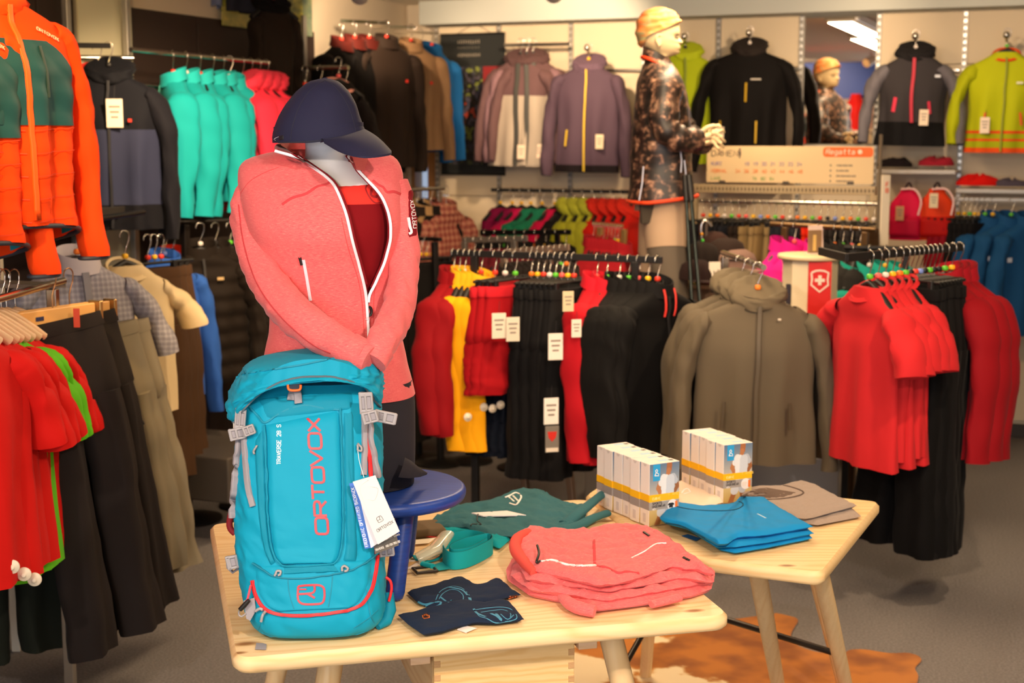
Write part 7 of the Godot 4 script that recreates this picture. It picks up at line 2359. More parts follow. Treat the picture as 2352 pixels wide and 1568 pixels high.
	hang("navyjk2", {"name": "softshell_jacket", "cat": "jacket", "cols": ["121217"], "L": 0.66, "w": 0.21, "b": 0.09, "sl": 0.62, "seed": 4.0, "collar": ["stand", "c8322a"]}, navy_a.lerp(navy_b, 0.62) + Vector3(0, 0, -0.12), deg_to_rad(14), "black jacket with red collar lining behind the slate blue one", "g")
	var ta := at(300, 108, 6.25); var tb := at(617, 140, 7.35)
	tb.y = ta.y
	rail("wall_rail", ta, tb, "chrome rail of turquoise and pink jackets on the left", STEEL)
	rail("wall_rail", ta + Vector3(-0.05, -0.14, -0.25), tb + Vector3(-0.25, -0.14, -0.15), "second chrome rail behind the turquoise jackets", STEEL)
	for i in 6:
		hang("turq" + str(i % 2), {"name": "softshell_jacket", "cat": "jacket", "cols": ["18a0a2"], "L": 0.56, "w": 0.19, "b": 0.07, "sl": 0.53, "out": 0.02, "seed": 2.0 + i % 2, "collar": ["stand", "22b0b0"], "zip": "168a7a", "tags": [[0.12, 0.44, "ecd0b4", 1.1]] if i == 1 else []}, ta.lerp(tb, [0.27, 0.36, 0.46, 0.55, 0.63, 0.68][i]), deg_to_rad([-64, -50, -60, -44, -54, 18][i]), "%s turquoise softshell jacket from the left on the chrome rail" % ORD[i], "rwrkrw"[i])
	for i in 4:
		hang("pink", {"name": "softshell_jacket", "cat": "jacket", "cols": ["e8324a"], "L": 0.6, "w": 0.18, "b": 0.07, "sl": 0.54, "seed": 1.0, "collar": ["hood", "ee3c52"]}, ta.lerp(tb, 0.78 + i * 0.065), deg_to_rad(-44 + i * 8), "%s pink softshell jacket from the left on the chrome rail" % ORD[i], "orwo"[i])
	rail("wall_rail", at(690, 152, 7.6), at(800, 150, 7.4), "short chrome rail with knobs behind the navy cap", STEEL, 0.0)
	for q in [[700, 152, "first"], [735, 152, "second"], [794, 150, "third"]]:
		hanger("s", "r", at(q[0], q[1], 7.5), 0.9, "%s empty hanger on the short chrome rail behind the cap" % q[2])
	hang("redblack", {"name": "child_shirt", "cat": "shirt", "cols": ["16110f", "e0402c"], "cut": [0.8], "L": 0.3, "w": 0.12, "b": 0.05, "sl": 0.25, "collar": ["round", "e8a090"]}, at(778, 190, 7.4) + Vector3(0, HOOK, 0), deg_to_rad(40), "small black and red top right of the navy cap", "p")
	# two orange padded jackets in the foreground
	for i in 2:
		var p := [at(-14, -8, 3.95), at(-150, 6, 3.75)][i] as Vector3
		var j := orange_jacket(p, deg_to_rad([60, 60][i]), ["orange padded jacket with green chest panel, nearer the navy jackets", "bright orange padded jacket cut by the left frame edge"][i])
		hanger("s", "k", p + Vector3(0, HOOK, 0), deg_to_rad([60, 60][i]), "hanger of the " + ["orange padded jacket nearer the navy jackets", "orange padded jacket at the left frame edge"][i])
	rail("wall_rail", at(-260, -60, 3.95) , at(150, -60, 4.05), "chrome arm carrying the orange padded jackets", STEEL, 0.0)
	# black shelf and lower rails
	var t := thing("wall_shelf", Vector3.ZERO, "long black shelf under the navy and turquoise jackets", "shelf")
	var s0 := at(120, 492, 5.75); var s1 := at(545, 480, 7.0)
	s1.y = s0.y
	g = Geo.new(); g.rbox((s0 + s1) / 2 + N * 0 + U * -0.12, Vector3(0.34, 0.03, s0.distance_to(s1)), 0.004, Basis.looking_at((s1 - s0).normalized()))
	obj("board", g, mat("14100e", 0.6), t)
	g = Geo.new(); g.rbox((s0 + s1) / 2 + Vector3(0.04, 0.0, 0.06), Vector3(0.012, 0.034, s0.distance_to(s1)), 0.003, Basis.looking_at((s1 - s0).normalized()))
	obj("edge", g, mat("3a3632", 0.4, 0.5), t)
	var la := at(60, 520, 4.75); var lb := at(330, 503, 5.9)
	lb.y = la.y
	rail("clothes_rail", la, lb, "black rail with the grey checked shirt and cream blouse", BLACKM)
	var gs := hang("greyshirt", {"name": "shirt", "cat": "shirt", "cols": ["8d8c92"], "L": 0.66, "w": 0.2, "b": 0.085, "sl": 0.24, "out": 0.05, "seed": 3.0, "collar": ["stand", "b9b2b6"], "zip": "7c7a80", "zipw": 0.025}, at(178, 602, 4.75) + Vector3(0, HOOK, 0), deg_to_rad(38), "grey checked short sleeve shirt above the wooden trouser hangers", "o")
	for ch in gs.get_children():
		if String(ch.name).begins_with("body") or String(ch.name).begins_with("sleeve"): ch.material_override = plaid("greycheck", "9a98a0", "7c7a84", "c8c2c6")
	hang("cream", {"name": "blouse", "cat": "blouse", "cols": ["dcc69a"], "L": 0.56, "w": 0.18, "b": 0.075, "sl": 0.16, "out": 0.03, "seed": 4.0, "fold": 1.4, "collar": ["round", "dcc69a"], "tags": []}, at(288, 610, 5.2) + Vector3(0, HOOK, 0), deg_to_rad(44), "cream short sleeve blouse right of the grey checked shirt", "y")
	for i in 3: hang("brownlong", {"name": "trousers", "cat": "trousers", "col": "4a3320", "L": 0.88, "w": 0.17, "b": 0.045, "flare": 0.10, "seed": 1.0}, at(338 + i * 15, 540, 5.75 + i * 0.12), deg_to_rad(52), "%s brown trousers from the left beside the cream blouse" % ORD[i], "ryr"[i], "c")
	hang("bluelong", {"name": "jacket", "cat": "jacket", "cols": ["2c57a4"], "L": 0.6, "w": 0.18, "b": 0.07, "sl": 0.6, "out": 0.05, "seed": 3.0, "badges": [[0.17, 0.18, 0.02, 0.012, "c8a060"]]}, at(378, 600, 6.2) + Vector3(0, HOOK, 0), deg_to_rad(48), "blue long sleeve jacket right of the brown trousers", "b")
	hang("redvest", {"name": "vest", "cat": "vest", "cols": ["e4341c"], "L": 0.3, "w": 0.13, "b": 0.07, "sl": 0.0, "collar": ["stand", "e4341c"], "seed": 2.0, "tags": [[0.11, 0.2, "e6c8c0", 0.9]]}, at(398, 592, 6.6) + Vector3(0, HOOK, 0), deg_to_rad(30), "small red vest with white tag behind the blue jacket", "k")
	var da := at(395, 504, 6.35); var db := at(575, 500, 6.7)
	rail("clothes_rail", da, db, "dark rail of black down jackets left of the mannequin", mat("2a2420", 0.3, 0.6), 0.0, 0.14)
	for i in 4: hang("down", {"name": "down_jacket", "cat": "jacket", "cols": ["1b140e"], "L": 0.6, "w": 0.2, "b": 0.08, "sl": 0.55, "out": 0.05, "seed": 2.0, "puff": 0.015, "zip": "120d0a", "badges": [[0.07, 0.12, 0.03, 0.014, "b89a68"]] if i == 0 else []}, da.lerp(db, 0.36 + i * 0.19) + Vector3(0, -0.02, 0.03), deg_to_rad([22, 40, 44, 46][i]), "%s black quilted down jacket from the left on the dark rail" % ORD[i], "wkgk"[i])
	hang("beigequilt", {"name": "quilted_jacket", "cat": "jacket", "cols": ["b98a4c"], "L": 0.66, "w": 0.2, "b": 0.085, "sl": 0.58, "seed": 3.0, "puff": 0.012, "collar": ["stand", "f0d8c0"]}, at(628, 548, 7.2) + Vector3(0, HOOK, 0), deg_to_rad(40), "beige quilted jacket behind the mannequin's left arm", "g")
	# rack foot, and the low plinth on the carpet
	g = Geo.new()
	var fp := at(430, 935, 6.2)
	fp.y = 0
	g.lathe([v2(0, 0.0), v2(0.026, 0.0), v2(0.026, 0.012), v2(0.018, 0.02), v2(0.018, 0.2), v2(0, 0.2)], 16, Vector3(fp.x, 0, fp.z + 0.3))
	var pl := thing("low_cabinet", Vector3.ZERO, "low dark grey cabinet on short legs behind the blue jacket", "cabinet")
	obj("leg", g, mat("6c6258", 0.5), pl)
	g = Geo.new(); g.rbox(Vector3(fp.x + 0.05, 0.3, fp.z - 0.05), Vector3(0.6, 0.2, 0.5), 0.01, yb)
	obj("body", g, mat("4c453e", 0.6), pl)
	build_red_rack()
	# the wall behind the viewer on the left carries a blue panel, white shelves and a red rucksack (seen in the mirror)
	var bp := thing("blue_fascia", room(0.98, 2.41, 8.57), "blue fascia above the white shelving, seen in the wall mirror", "fascia", "", YAW)
	g = Geo.new(); g.rbox(Vector3.ZERO, Vector3(1.94, 0.42, 0.04), 0.003)
	obj("panel", g, mat("2450b4", 0.5), bp)
	var sh := thing("white_shelving", room(0.98, 0, 8.6), "white shelving below the blue fascia, seen in the mirror", "shelf", "", YAW)
	g = Geo.new(); g.rbox(Vector3(0, 1.1, 0.0), Vector3(1.94, 2.2, 0.02), 0.003)
	obj("back_panel", g, mat("f2ead8", 0.6), sh)
	for k in 5:
		g = Geo.new(); g.rbox(Vector3(0, 0.3 + k * 0.38, -0.16), Vector3(1.94, 0.02, 0.3), 0.003)
		obj("board", g, mat("f2ead8", 0.6), sh)
	for k in 6: 
		g = Geo.new()
		var c := room(0.3 + k * 0.27, 1.83 + (0.0 if k % 2 else -0.38), 8.44)
		g.rbox(c + Vector3(0, 0.07, 0), Vector3(0.2, 0.12, 0.22), 0.02, yb)
		tag(obj("shoe_box", g, mat(["c9b45a", "5a8a8c", "8c4a3a", "c8c0b0", "3a6a7c", "a0803a"][k], 0.6)), "%s coloured shoe box from the left on the white shelving" % ORD[k], "box", "shoe boxes on the white shelving")
	var rs := thing("rucksack", room(1.7, 2.05, 8.44), "red rucksack standing on the white shelving, seen in the mirror", "rucksack", "", 0.5)
	g = Geo.new()
	var rows := []
	for r in 13:
		var f := r / 12.0
		var ring := []
		for k in 28:
			var e := sell(lerpf(0.06, 0.14, smoothstep(0.0, 0.4, f)), lerpf(0.05, 0.1, smoothstep(0.0, 0.5, f)), 2.5, TAU * k / 28.0)
			ring.append(Vector3(e.x, 0.2 - f * 0.42, e.y))
		rows.append(ring)
	g.grid(rows, true, true); g.cap(rows[0], true); g.cap(rows[-1], false)
	obj("body", g, mat("d4201a", 0.6, 0.0, "cloth"), rs)
func orange_jacket(p: Vector3, turn: float, label: String) -> Node3D:
	if protos.has("orange"): return dup(protos["orange"], p, turn, label)
	var o := {"name": "padded_jacket", "label": label, "cat": "jacket", "cols": ["ea440e"], "L": 0.66, "w": 0.235, "b": 0.105, "sl": 0.64, "out": 0.05, "seed": 6.0, "puff": 0.004, "tail": 0.035, "flare": 1.04, "collar": ["hood", "ea440e"], "fin": "cloth"}
	var t := mk_top(o)
	t.position = p; t.rotation.y = turn
	protos["orange"] = t
	var body: MeshInstance3D
	for c in t.get_children():
		if String(c.name) == "body": body = c
	var tm := body.mesh.generate_triangle_mesh()
	# chest panels laid on the front: two quilted green halves
	for s in [-1, 1]:
		var g := Geo.new()
		var rr := []
		for r in 15:
			var f := r / 14.0
			var y := lerpf(-0.115, -0.345, f)
			var wide := 0.205 * sqrt(maxf(0.05, 1.0 - pow(1.0 - minf(1.0, f * 1.5 + 0.12), 2.2)))
			var row := []
			for c in 13:
				var x: float = s * lerpf(0.004, wide, c / 12.0)
				var h := tm.intersect_ray(Vector3(x, y, 1.0), Vector3(0, 0, -1))
				var z: float = h.position.z if not h.is_empty() else 0.05
				var q := absf(sin((y * 14.0 + absf(x) * 9.0) * 2.2))
				row.append(Vector3(x, y, z + 0.003 + 0.004 * q))
			rr.append(row)
		g.grid(rr, false, s < 0)
		obj("chest_panel", g, mat("1f4a50", 0.5, 0.0, "cloth"), t)
	var put := func(called: String, line: Array, w: float, th: float, m: Material) -> void:
		var pp := []
		var nn := []
		for q in line:
			var h := tm.intersect_ray(Vector3(q.x, q.y, 1.0), Vector3(0, 0, -1))
			if h.is_empty(): continue
			pp.append(h.position + Vector3(0, 0, 0.006)); nn.append(Vector3(0, 0, 1))
		var g := Geo.new()
		if pp.size() > 1: g.ribbon(pp, nn, w, th)
		obj(called, g, m, t)
	put.call("zip", smooth([v2(0.0, -0.02), v2(0, -0.15), v2(0.003, -0.4), v2(0, -0.645)], 8), 0.016, 0.006, mat("ff5a14", 0.5))
	put.call("pocket_zip", [v2(0.07, -0.13), v2(0.073, -0.2), v2(0.068, -0.27)], 0.008, 0.004, mat("16302c", 0.5))
	for s in [-1, 1]:
		for k in 5: put.call("quilt_seam", smooth([v2(s * 0.01, -0.36 - k * 0.062), v2(s * 0.1, -0.355 - k * 0.062), v2(s * 0.21, -0.35 - k * 0.062)], 5), 0.0025, -0.001, mat("d83c06", 0.7))
	var l := letter_geo("ORTOVOX", 0.0095, 0.0016, 0.8)
	for i in l.v.size():
		var q := l.v[i]
		var x := 0.085 + q.x * 0.92 + q.y * 0.4
		var y := -0.085 - q.x * 0.4 + q.y * 0.92
		var h := tm.intersect_ray(Vector3(x, y, 1.0), Vector3(0, 0, -1))
		l.v[i] = Vector3(x, y, (h.position.z if not h.is_empty() else 0.05) + 0.008 + q.z)
	obj("lettering", l, mat("f0c0a8", 0.5), t)
	# teal lining shows inside the hem; dark binding on hem and cuffs
	var g := Geo.new()
	var k := lerp_keys(top_keys(o), 0.66)
	var rows := []
	for f in [0.0, 0.25, 0.6, 1.0]:
		var ring := []
		for j in 36:
			var e := sell(k[1] * (0.93 - f * 0.04), k[2] * (0.84 - f * 0.1), 2.3, TAU * j / 36.0)
			ring.append(Vector3(e.x, -0.655 + f * 0.12 + 0.035 * (sin(TAU * j / 36.0) + 0.2) * (1.0 - f), e.y))
		rows.append(ring)
	g.grid(rows, true); g.cap(rows[-1], true)
	obj("lining", g, mat("1f8a98", 0.6, 0.0, "cloth"), t)
	g = Geo.new()
	var hem := []
	for j in 37:
		var e := sell(k[1] * 1.0, k[2] * 1.0, 2.3, TAU * j / 36.0)
		hem.append(Vector3(e.x, -0.662 + 0.035 * (sin(TAU * j / 36.0) + 0.2), e.y))
	g.tube(hem, 0.007, 8, false)
	obj("hem_binding", g, mat("2c3440", 0.6), t)
	for s in [-1, 1]:
		g = Geo.new()
		var cc := []
		for j in 25: cc.append(Vector3(s * 0.285 + cos(TAU * j / 24.0) * 0.047, -0.727, 0.035 + sin(TAU * j / 24.0) * 0.03))
		g.tube(cc, 0.006, 8, false)
		obj("cuff_binding", g, mat("2c3440", 0.6), t)
	return t
func build_red_rack() -> void:
	# the near rack: red and green tee shirts, then trousers on wooden hangers
	var a := at(-110, 705, 3.45); var b := at(146, 652, 4.2)
	b.y = a.y
	rail("clothes_rack", a, b, "chrome rail of red and green tee shirts at the left edge", STEEL, 0.0, 0.15)
	var g := Geo.new()
	var t := thing("shelf", Vector3.ZERO, "thin grey shelf plate above the red tee shirt rail", "shelf")
	g.grid([pts3([-200, 636, 4.3, 150, 648, 4.25]), pts3([-200, 645, 3.9, 152, 656, 4.2])])
	g.grid([pts3([-200, 645, 3.9, 152, 656, 4.2]), pts3([-200, 664, 3.9, 152, 660, 4.2])])
	g.grid([pts3([-200, 664, 3.9, 152, 660, 4.2]), pts3([-200, 650, 4.3, 150, 652, 4.25])])
	obj("plate", g, mat("8d867e", 0.35, 0.6), t)
	var rows := [["red", -50, 3.42, 64], ["red", -25, 3.48, 63], ["red", -8, 3.55, 62], ["red", 8, 3.62, 64], ["green", 24, 3.68, 63], ["green", 36, 3.74, 62], ["red", 56, 3.82, 64], ["red", 68, 3.88, 63], ["red", 80, 3.94, 64], ["teal", 100, 4.0, 62]]
	var cnt := {}
	for i in rows.size():
		var q: Array = rows[i]
		cnt[q[0]] = cnt.get(q[0], 0) + 1
		var col: String = {"red": "cc1812", "green": "5cb81c", "teal": "123c42"}[q[0]]
		hang("tee" + q[0] + (str(i % 2) if q[0] == "red" else ""), {"name": "tee_shirt", "cat": "shirt", "cols": [col], "L": 0.64 + (0.03 if q[0] == "green" else 0.0), "w": 0.2, "b": 0.075, "sl": 0.24, "out": 0.03, "flare": 1.03, "seed": 2.0 + i % 2, "collar": ["round", col]}, at(q[1] - 62, 772 - i * 1.5, q[2]) + Vector3(0, HOOK + 0.045, 0), deg_to_rad(q[3]), "%s %s tee shirt from the left on the near left rack" % [ORD[cnt[q[0]] - 1], q[0].replace("teal", "dark teal")], "", "w", 0.045)
	for i in 9:
		pass
	for q in [["left", 28, 1302, 3.45], ["middle", 55, 1319, 3.5], ["right", 79, 1331, 3.55]]:
		disc(at(q[1], q[2], q[3]), 0.0185, deg_to_rad(10), "%s white security disc at the hem of the red tee shirts" % q[0], "security discs on the red tee shirts")
	var tr := [["231d1b", 140, 732, 4.1, 62, 0.98, "front dark brown trousers on a wooden trouser hanger"], ["1f1a19", 178, 726, 4.3, 62, 0.96, "second dark brown trousers behind the front wooden hanger"], ["7d745f", 232, 752, 4.5, 62, 0.84, "front grey knitted trousers with black tags on the left"], ["857c68", 262, 748, 4.65, 62, 0.86, "rear grey knitted trousers with black tags on the left"], ["20231b", 0, 800, 4.2, 50, 0.95, "dark green trousers behind the red tee shirts"]]
	for i in tr.size():
		var q: Array = tr[i]
		var n := mk_bottoms({"name": "trousers", "cat": "trousers", "label": q[6], "col": q[0], "L": q[5], "w": 0.17, "b": 0.05, "flare": 0.09, "seed": 1.0 + i * 0.7, "fin": "knit" if i in [2, 3] else "cloth"})
		n.position = at(q[1], q[2], q[3]); n.basis = Basis(Vector3.BACK, 0.0 if i == 4 else 0.13) * Basis(Vector3.UP, deg_to_rad(q[4]))
		if i < 2:
			var h := thing("trouser_hanger", n.position, "%s wooden clamp hanger holding dark brown trousers" % ["front", "rear"][i], "hanger", "", deg_to_rad(q[4]))
			for s in [-1, 1]:
				g = Geo.new(); g.rbox(Vector3(-0.03, 0.012, s * 0.012), Vector3(0.3, 0.05, 0.016), 0.005)
				obj("clamp_board", g, mat("e0a860", 0.45), h)
			g = Geo.new(); g.rbox(Vector3(0.14, 0.012, 0), Vector3(0.014, 0.056, 0.05), 0.004)
			obj("clip", g, mat("c9a468", 0.3, 0.8), h)
			var hk := obj("hook", meshes["hook"], mat("b98a5c", 0.3, 0.8), h)
			hk.position = Vector3(-0.03, 0.145, 0)
			g = Geo.new(); g.rbox(Vector3(-0.1, 0.012, 0.021), Vector3(0.03, 0.012, 0.001), 0.0003)
			obj("print", g, mat("2c3050", 0.5), h)
	for q in [[300, 940, 4.45, 0.45, "right"], [285, 955, 4.35, 0.2, "left"]]:
		var tg := thing("swing_ticket", at(q[0], q[1], q[2]), "%s navy swing ticket with white stripe on the grey knitted trousers" % q[4], "ticket", "", 0.2)
		g = Geo.new(); g.rbox(Vector3.ZERO, Vector3(0.034, 0.125, 0.003), 0.0014)
		var c := obj("card", g, mat("191a26", 0.5), tg); c.rotation.z = q[3]
		g = Geo.new(); g.rbox(Vector3(-0.006, 0, 0.002), Vector3(0.008, 0.1, 0.002), 0.001)
		obj("stripe", g, mat("e8d8cc", 0.5), c)
		var l := letter_geo("ICEBREAKER", 0.0075, 0.0014, 0.7)
		for i in l.v.size():
			var v := l.v[i]; l.v[i] = Vector3(0.003 + v.y, 0.045 - v.x, 0.0018 + v.z)
		obj("lettering", l, mat("e8d8cc", 0.5), c)
		g = Geo.new(); g.tube([Vector3(0, 0.06, 0), Vector3(-0.01, 0.1, -0.01)], 0.001, 5)
		obj("thread", g, BLACKP, c)
	g = Geo.new(); g.rbox(at(176, 730, 4.05), Vector3(0.018, 0.055, 0.004), 0.001)
	tag(obj("paper_strip", g, mat("b83a1c", 0.6)), "rust red label strip hanging from the wooden trouser hangers", "label")
	# white post at the frame edge
	g = Geo.new()
	var p := at(-6, 600, 4.7)
	g.rbox(Vector3(p.x, 1.0, p.z), Vector3(0.03, 2.0, 0.03), 0.003)
	tag(obj("post", g, mat("cfc6b4", 0.5)), "pale post at the left frame edge below the orange jackets", "post")
func drape_letters(g: Geo, s: Surf, polys: Array, w: float, lift := 0.0007) -> void:
	for p in polys: strip(g, s, smooth(xy(p), 4), w, lift, 2.5)
func build_table_goods() -> void:
	var T := 0.7412
	var g := Geo.new()
	# --- coral fleece jackets, folded in a stack of two
	var coral := melange("e66a6a", "d24e56", "f79a8c", Vector3(2.2, 16, 16))
	var seam := mat("cf3f45", 0.9)
	var white := mat("f0eae8", 0.5)
	var low := thing("folded_jacket", Vector3.ZERO, "lower coral fleece jacket of the folded pair on the pine table", "jacket", "")
	obj("body", folded(xy([1176, 1292, 1300, 1300, 1450, 1300, 1622, 1308]), xy([1212, 1374, 1300, 1392, 1368, 1413, 1480, 1398, 1590, 1378, 1634, 1362]), xy([1176, 1292, 1162, 1318, 1166, 1342, 1212, 1374]), xy([1622, 1308, 1640, 1335, 1634, 1362]), T, 0.02, 0.004, 36, 20, 1.0), coral, low)
	obj("sleeve_fold", folded(xy([1180, 1300, 1300, 1320, 1450, 1310, 1620, 1305]), xy([1215, 1362, 1310, 1376, 1400, 1388, 1500, 1370, 1600, 1352, 1640, 1345]), xy([1180, 1300, 1172, 1330, 1215, 1362]), xy([1620, 1305, 1642, 1322, 1640, 1345]), T + 0.016, 0.018, 0.010, 44, 24, 2.0), coral, low)
	g = Geo.new(); g.tube(smooth([onplane(1290, 1368, T + 0.014), onplane(1312, 1388, T + 0.016), onplane(1338, 1398, T + 0.016), onplane(1366, 1404, T + 0.014)], 4), [0.012, 0.013, 0.014, 0.015, 0.016, 0.016, 0.017, 0.017, 0.017, 0.016, 0.016, 0.0155, 0.015], 18, true, 0.8)
	obj("cuff", g, coral, low)
	g = Geo.new(); g.tube([onplane(1496, 1388, T + 0.015), onplane(1520, 1382, T + 0.016), onplane(1560, 1372, T + 0.016)], [0.011, 0.012, 0.012], 14, true, 0.7)
	obj("cuff", g, coral, low)
	var upj := thing("folded_jacket", Vector3.ZERO, "upper coral fleece jacket with white zip, topmost of the folded pair", "jacket", "")
	obj("sleeve_fold", folded(xy([1190, 1262, 1300, 1270, 1450, 1262, 1590, 1285]), xy([1210, 1340, 1290, 1352, 1400, 1366, 1480, 1352, 1560, 1335, 1634, 1345]), xy([1190, 1262, 1186, 1300, 1210, 1340]), xy([1590, 1285, 1630, 1315, 1634, 1345]), T + 0.032, 0.018, 0.010, 44, 24, 4.0), coral, upj)
	var body := obj("body", folded(xy([1186, 1236, 1218, 1219, 1285, 1229, 1350, 1226, 1430, 1212, 1486, 1221, 1535, 1246]), xy([1232, 1322, 1300, 1338, 1380, 1356, 1450, 1345, 1540, 1312, 1600, 1318, 1643, 1332]), xy([1186, 1236, 1180, 1250, 1192, 1275, 1212, 1305, 1232, 1322]), xy([1535, 1246, 1575, 1278, 1610, 1305, 1643, 1332]), T + 0.046, 0.022, 0.009, 56, 36, 3.0, 0.12), coral, upj)
	var s := skin(body)
	g = Geo.new(); strip(g, s, smooth(xy([1240, 1290, 1268, 1286, 1300, 1296, 1330, 1299, 1368, 1298]), 5), 0.006, 0.002, 3)
	obj("zip", g, white, upj)
	g = Geo.new(); strip(g, s, smooth(xy([1450, 1281, 1480, 1266, 1506, 1249, 1530, 1247]), 5), 0.003, 0.0012, 3)
	obj("pocket_zip", g, white, upj)
	for q in [[1364, 1240, 1366, 1296], [1368, 1299, 1395, 1303, 1420, 1315, 1440, 1312, 1468, 1316]]:
		g = Geo.new(); strip(g, s, smooth(xy(q), 5), 0.006, 0.001, 3)
		obj("seam", g, seam, upj)
	g = Geo.new(); g.tube(smooth([onplane(1240, 1288, T + 0.07), onplane(1232, 1291, T + 0.074), onplane(1238, 1270, T + 0.085), onplane(1234, 1252, T + 0.085)], 4), 0.0028, 8)
	obj("zip_pull", g, BLACKP, upj)
	for q in [[1478, 1222, 1492, 1231], [1570, 1280, 1584, 1288]]:
		g = Geo.new(); strip(g, s, xy(q), 0.005, 0.003, 3)
		if g.v.size(): obj("care_label", g, BLACKP, upj)
	g = Geo.new()      # the collar rolls open on the left
	g.tube(smooth([onplane(1214, 1222, T + 0.065), onplane(1188, 1238, T + 0.066), onplane(1184, 1262, T + 0.062), onplane(1205, 1292, T + 0.055), onplane(1228, 1316, T + 0.05)], 5), [0.010, 0.011, 0.012, 0.013, 0.013, 0.014, 0.014, 0.014, 0.014, 0.014, 0.014, 0.014, 0.014, 0.013, 0.013, 0.013, 0.012, 0.012, 0.011, 0.011, 0.010], 14, true, 1.0)
	obj("collar", g, mat("f0564a", 0.9, 0.0, "cloth"), upj)
	# --- dark teal shirt, half folded
	var tealm := mat("3a686e", 0.85, 0.0, "knit")
	var turq := mat("12959c", 0.8, 0.0, "knit")
	var tt := thing("folded_shirt", Vector3.ZERO, "dark teal shirt with turquoise lining folded beside the blue stool", "shirt")
	obj("lining_fold", folded(xy([986, 1212, 1040, 1205, 1100, 1215, 1160, 1226]), xy([1000, 1232, 1060, 1232, 1110, 1250, 1148, 1266]), xy([986, 1212, 984, 1222, 1000, 1232]), xy([1160, 1226, 1172, 1246, 1148, 1266]), T, 0.016, 0.004, 24, 14, 6.0), turq, tt)
	var tb := obj("body", folded(xy([988, 1205, 1060, 1166, 1130, 1154, 1202, 1124, 1240, 1131, 1300, 1160, 1348, 1166]), xy([1000, 1214, 1060, 1216, 1120, 1232, 1182, 1240, 1240, 1230, 1290, 1225, 1332, 1208]), xy([988, 1205, 990, 1210, 1000, 1214]), xy([1348, 1166, 1346, 1190, 1332, 1208]), T + 0.01, 0.014, 0.009, 52, 30, 5.0, 0.08), tealm, tt)
	s = skin(tb)
	g = Geo.new(); g.tube(smooth([onplane(1296, 1206, T + 0.016), onplane(1322, 1184, T + 0.03), onplane(1352, 1160, T + 0.036), onplane(1384, 1134, T + 0.034)], 5), [0.02, 0.02, 0.019, 0.019, 0.018, 0.018, 0.017, 0.017, 0.016, 0.016, 0.015, 0.015, 0.014, 0.014, 0.0135, 0.013], 14, true, 0.7)
	obj("sleeve", g, tealm, tt)
	g = Geo.new(); g.tube(smooth([onplane(1290, 1220, T + 0.012), onplane(1330, 1206, T + 0.014), onplane(1362, 1190, T + 0.016), onplane(1395, 1178, T + 0.014)], 5), [0.016, 0.017, 0.017, 0.017, 0.017, 0.016, 0.016, 0.016, 0.015, 0.015, 0.014, 0.014, 0.013, 0.013, 0.013, 0.013], 14, true, 0.7)
	obj("sleeve", g, tealm, tt)
	g = Geo.new()
	for q in [[1160, 1142, 1172, 1137, 1184, 1131, 1194, 1135, 1197, 1142, 1190, 1154, 1184, 1159, 1170, 1155], [1168, 1140, 1186, 1156], [1178, 1138, 1190, 1150]]: strip(g, s, smooth(xy(q), 3), 0.005, 0.001, 2.5)
	obj("emblem", g, mat("f4efe6", 0.6), tt)
	var card := thing("swing_ticket", Vector3.ZERO, "white swing ticket with black cord lying on the dark teal shirt", "ticket")
	g = Geo.new()
	var cp := [onplane(1083, 1177, T + 0.028), onplane(1110, 1184, T + 0.028), onplane(1208, 1182, T + 0.03), onplane(1164, 1172, T + 0.03)]
	g.flat([cp[0], cp[1], cp[2], cp[3]])
	var lowc := []
	for p in cp: lowc.append(p - Vector3(0, 0.003, 0))
	for i in 4: g.flat([lowc[i], lowc[(i + 1) % 4], cp[(i + 1) % 4], cp[i]])
	obj("card", g, white, card)
	g = Geo.new(); g.tube(smooth([onplane(1098, 1180, T + 0.031), onplane(1096, 1195, T + 0.03), onplane(1105, 1204, T + 0.028), onplane(1085, 1203, T + 0.028), onplane(1082, 1207, T + 0.028)], 5), 0.0014, 6)
	obj("cord", g, BLACKP, card)
	# --- turquoise webbing belt, coiled, with its packing
	var belt := thing("belt", Vector3.ZERO, "coiled turquoise webbing belt with black buckle on the pine table", "belt")
	var bm := mat("0f9aa0", 0.75, 0.0, "weave")
	var coil := func(path: Array, h: float) -> Geo:
		var gg := Geo.new()
		var line := smooth(xy(path), 6)
		var r0 := []; var r1 := []; var r2 := []; var r3 := []
		for i in line.size():
			var p := onplane(line[i].x, line[i].y, T + 0.001)
			var q := onplane(line[mini(i + 1, line.size() - 1)].x, line[mini(i + 1, line.size() - 1)].y, T) - onplane(line[maxi(i - 1, 0)].x, line[maxi(i - 1, 0)].y, T)
			var nn := Vector3(-q.z, 0, q.x).normalized() * 0.0015
			var tilt := Vector3(0.0, h, -0.006)
			r0.append(p - nn); r1.append(p + tilt - nn); r2.append(p + tilt + nn); r3.append(p + nn)
		gg.grid([r0, r1, r2, r3, r0])
		return gg
	obj("webbing", coil.call([1020, 1276, 1018, 1292, 1032, 1306, 1060, 1306, 1090, 1296, 1124, 1278, 1131, 1268, 1120, 1262, 1090, 1268, 1060, 1276, 1034, 1290, 1042, 1300, 1080, 1294, 1118, 1274], 0.04), bm, belt)
	obj("webbing", coil.call([1022, 1262, 1050, 1256, 1080, 1252, 1110, 1258, 1128, 1266], 0.038), bm, belt)
	g = Geo.new(); g.tube(smooth([onplane(950, 1276, T + 0.004), onplane(962, 1286, T + 0.004), onplane(990, 1288, T + 0.004), onplane(1012, 1278, T + 0.006), onplane(1022, 1256, T + 0.02)], 5), 0.005, 8, true, 0.5)
	obj("loose_edge", g, bm, belt)
	g = Geo.new()
	g.grid([[onplane(996, 1296, T + 0.004), onplane(1026, 1286, T + 0.006)], [onplane(1006, 1310, T + 0.004), onplane(1034, 1306, T + 0.006)]])
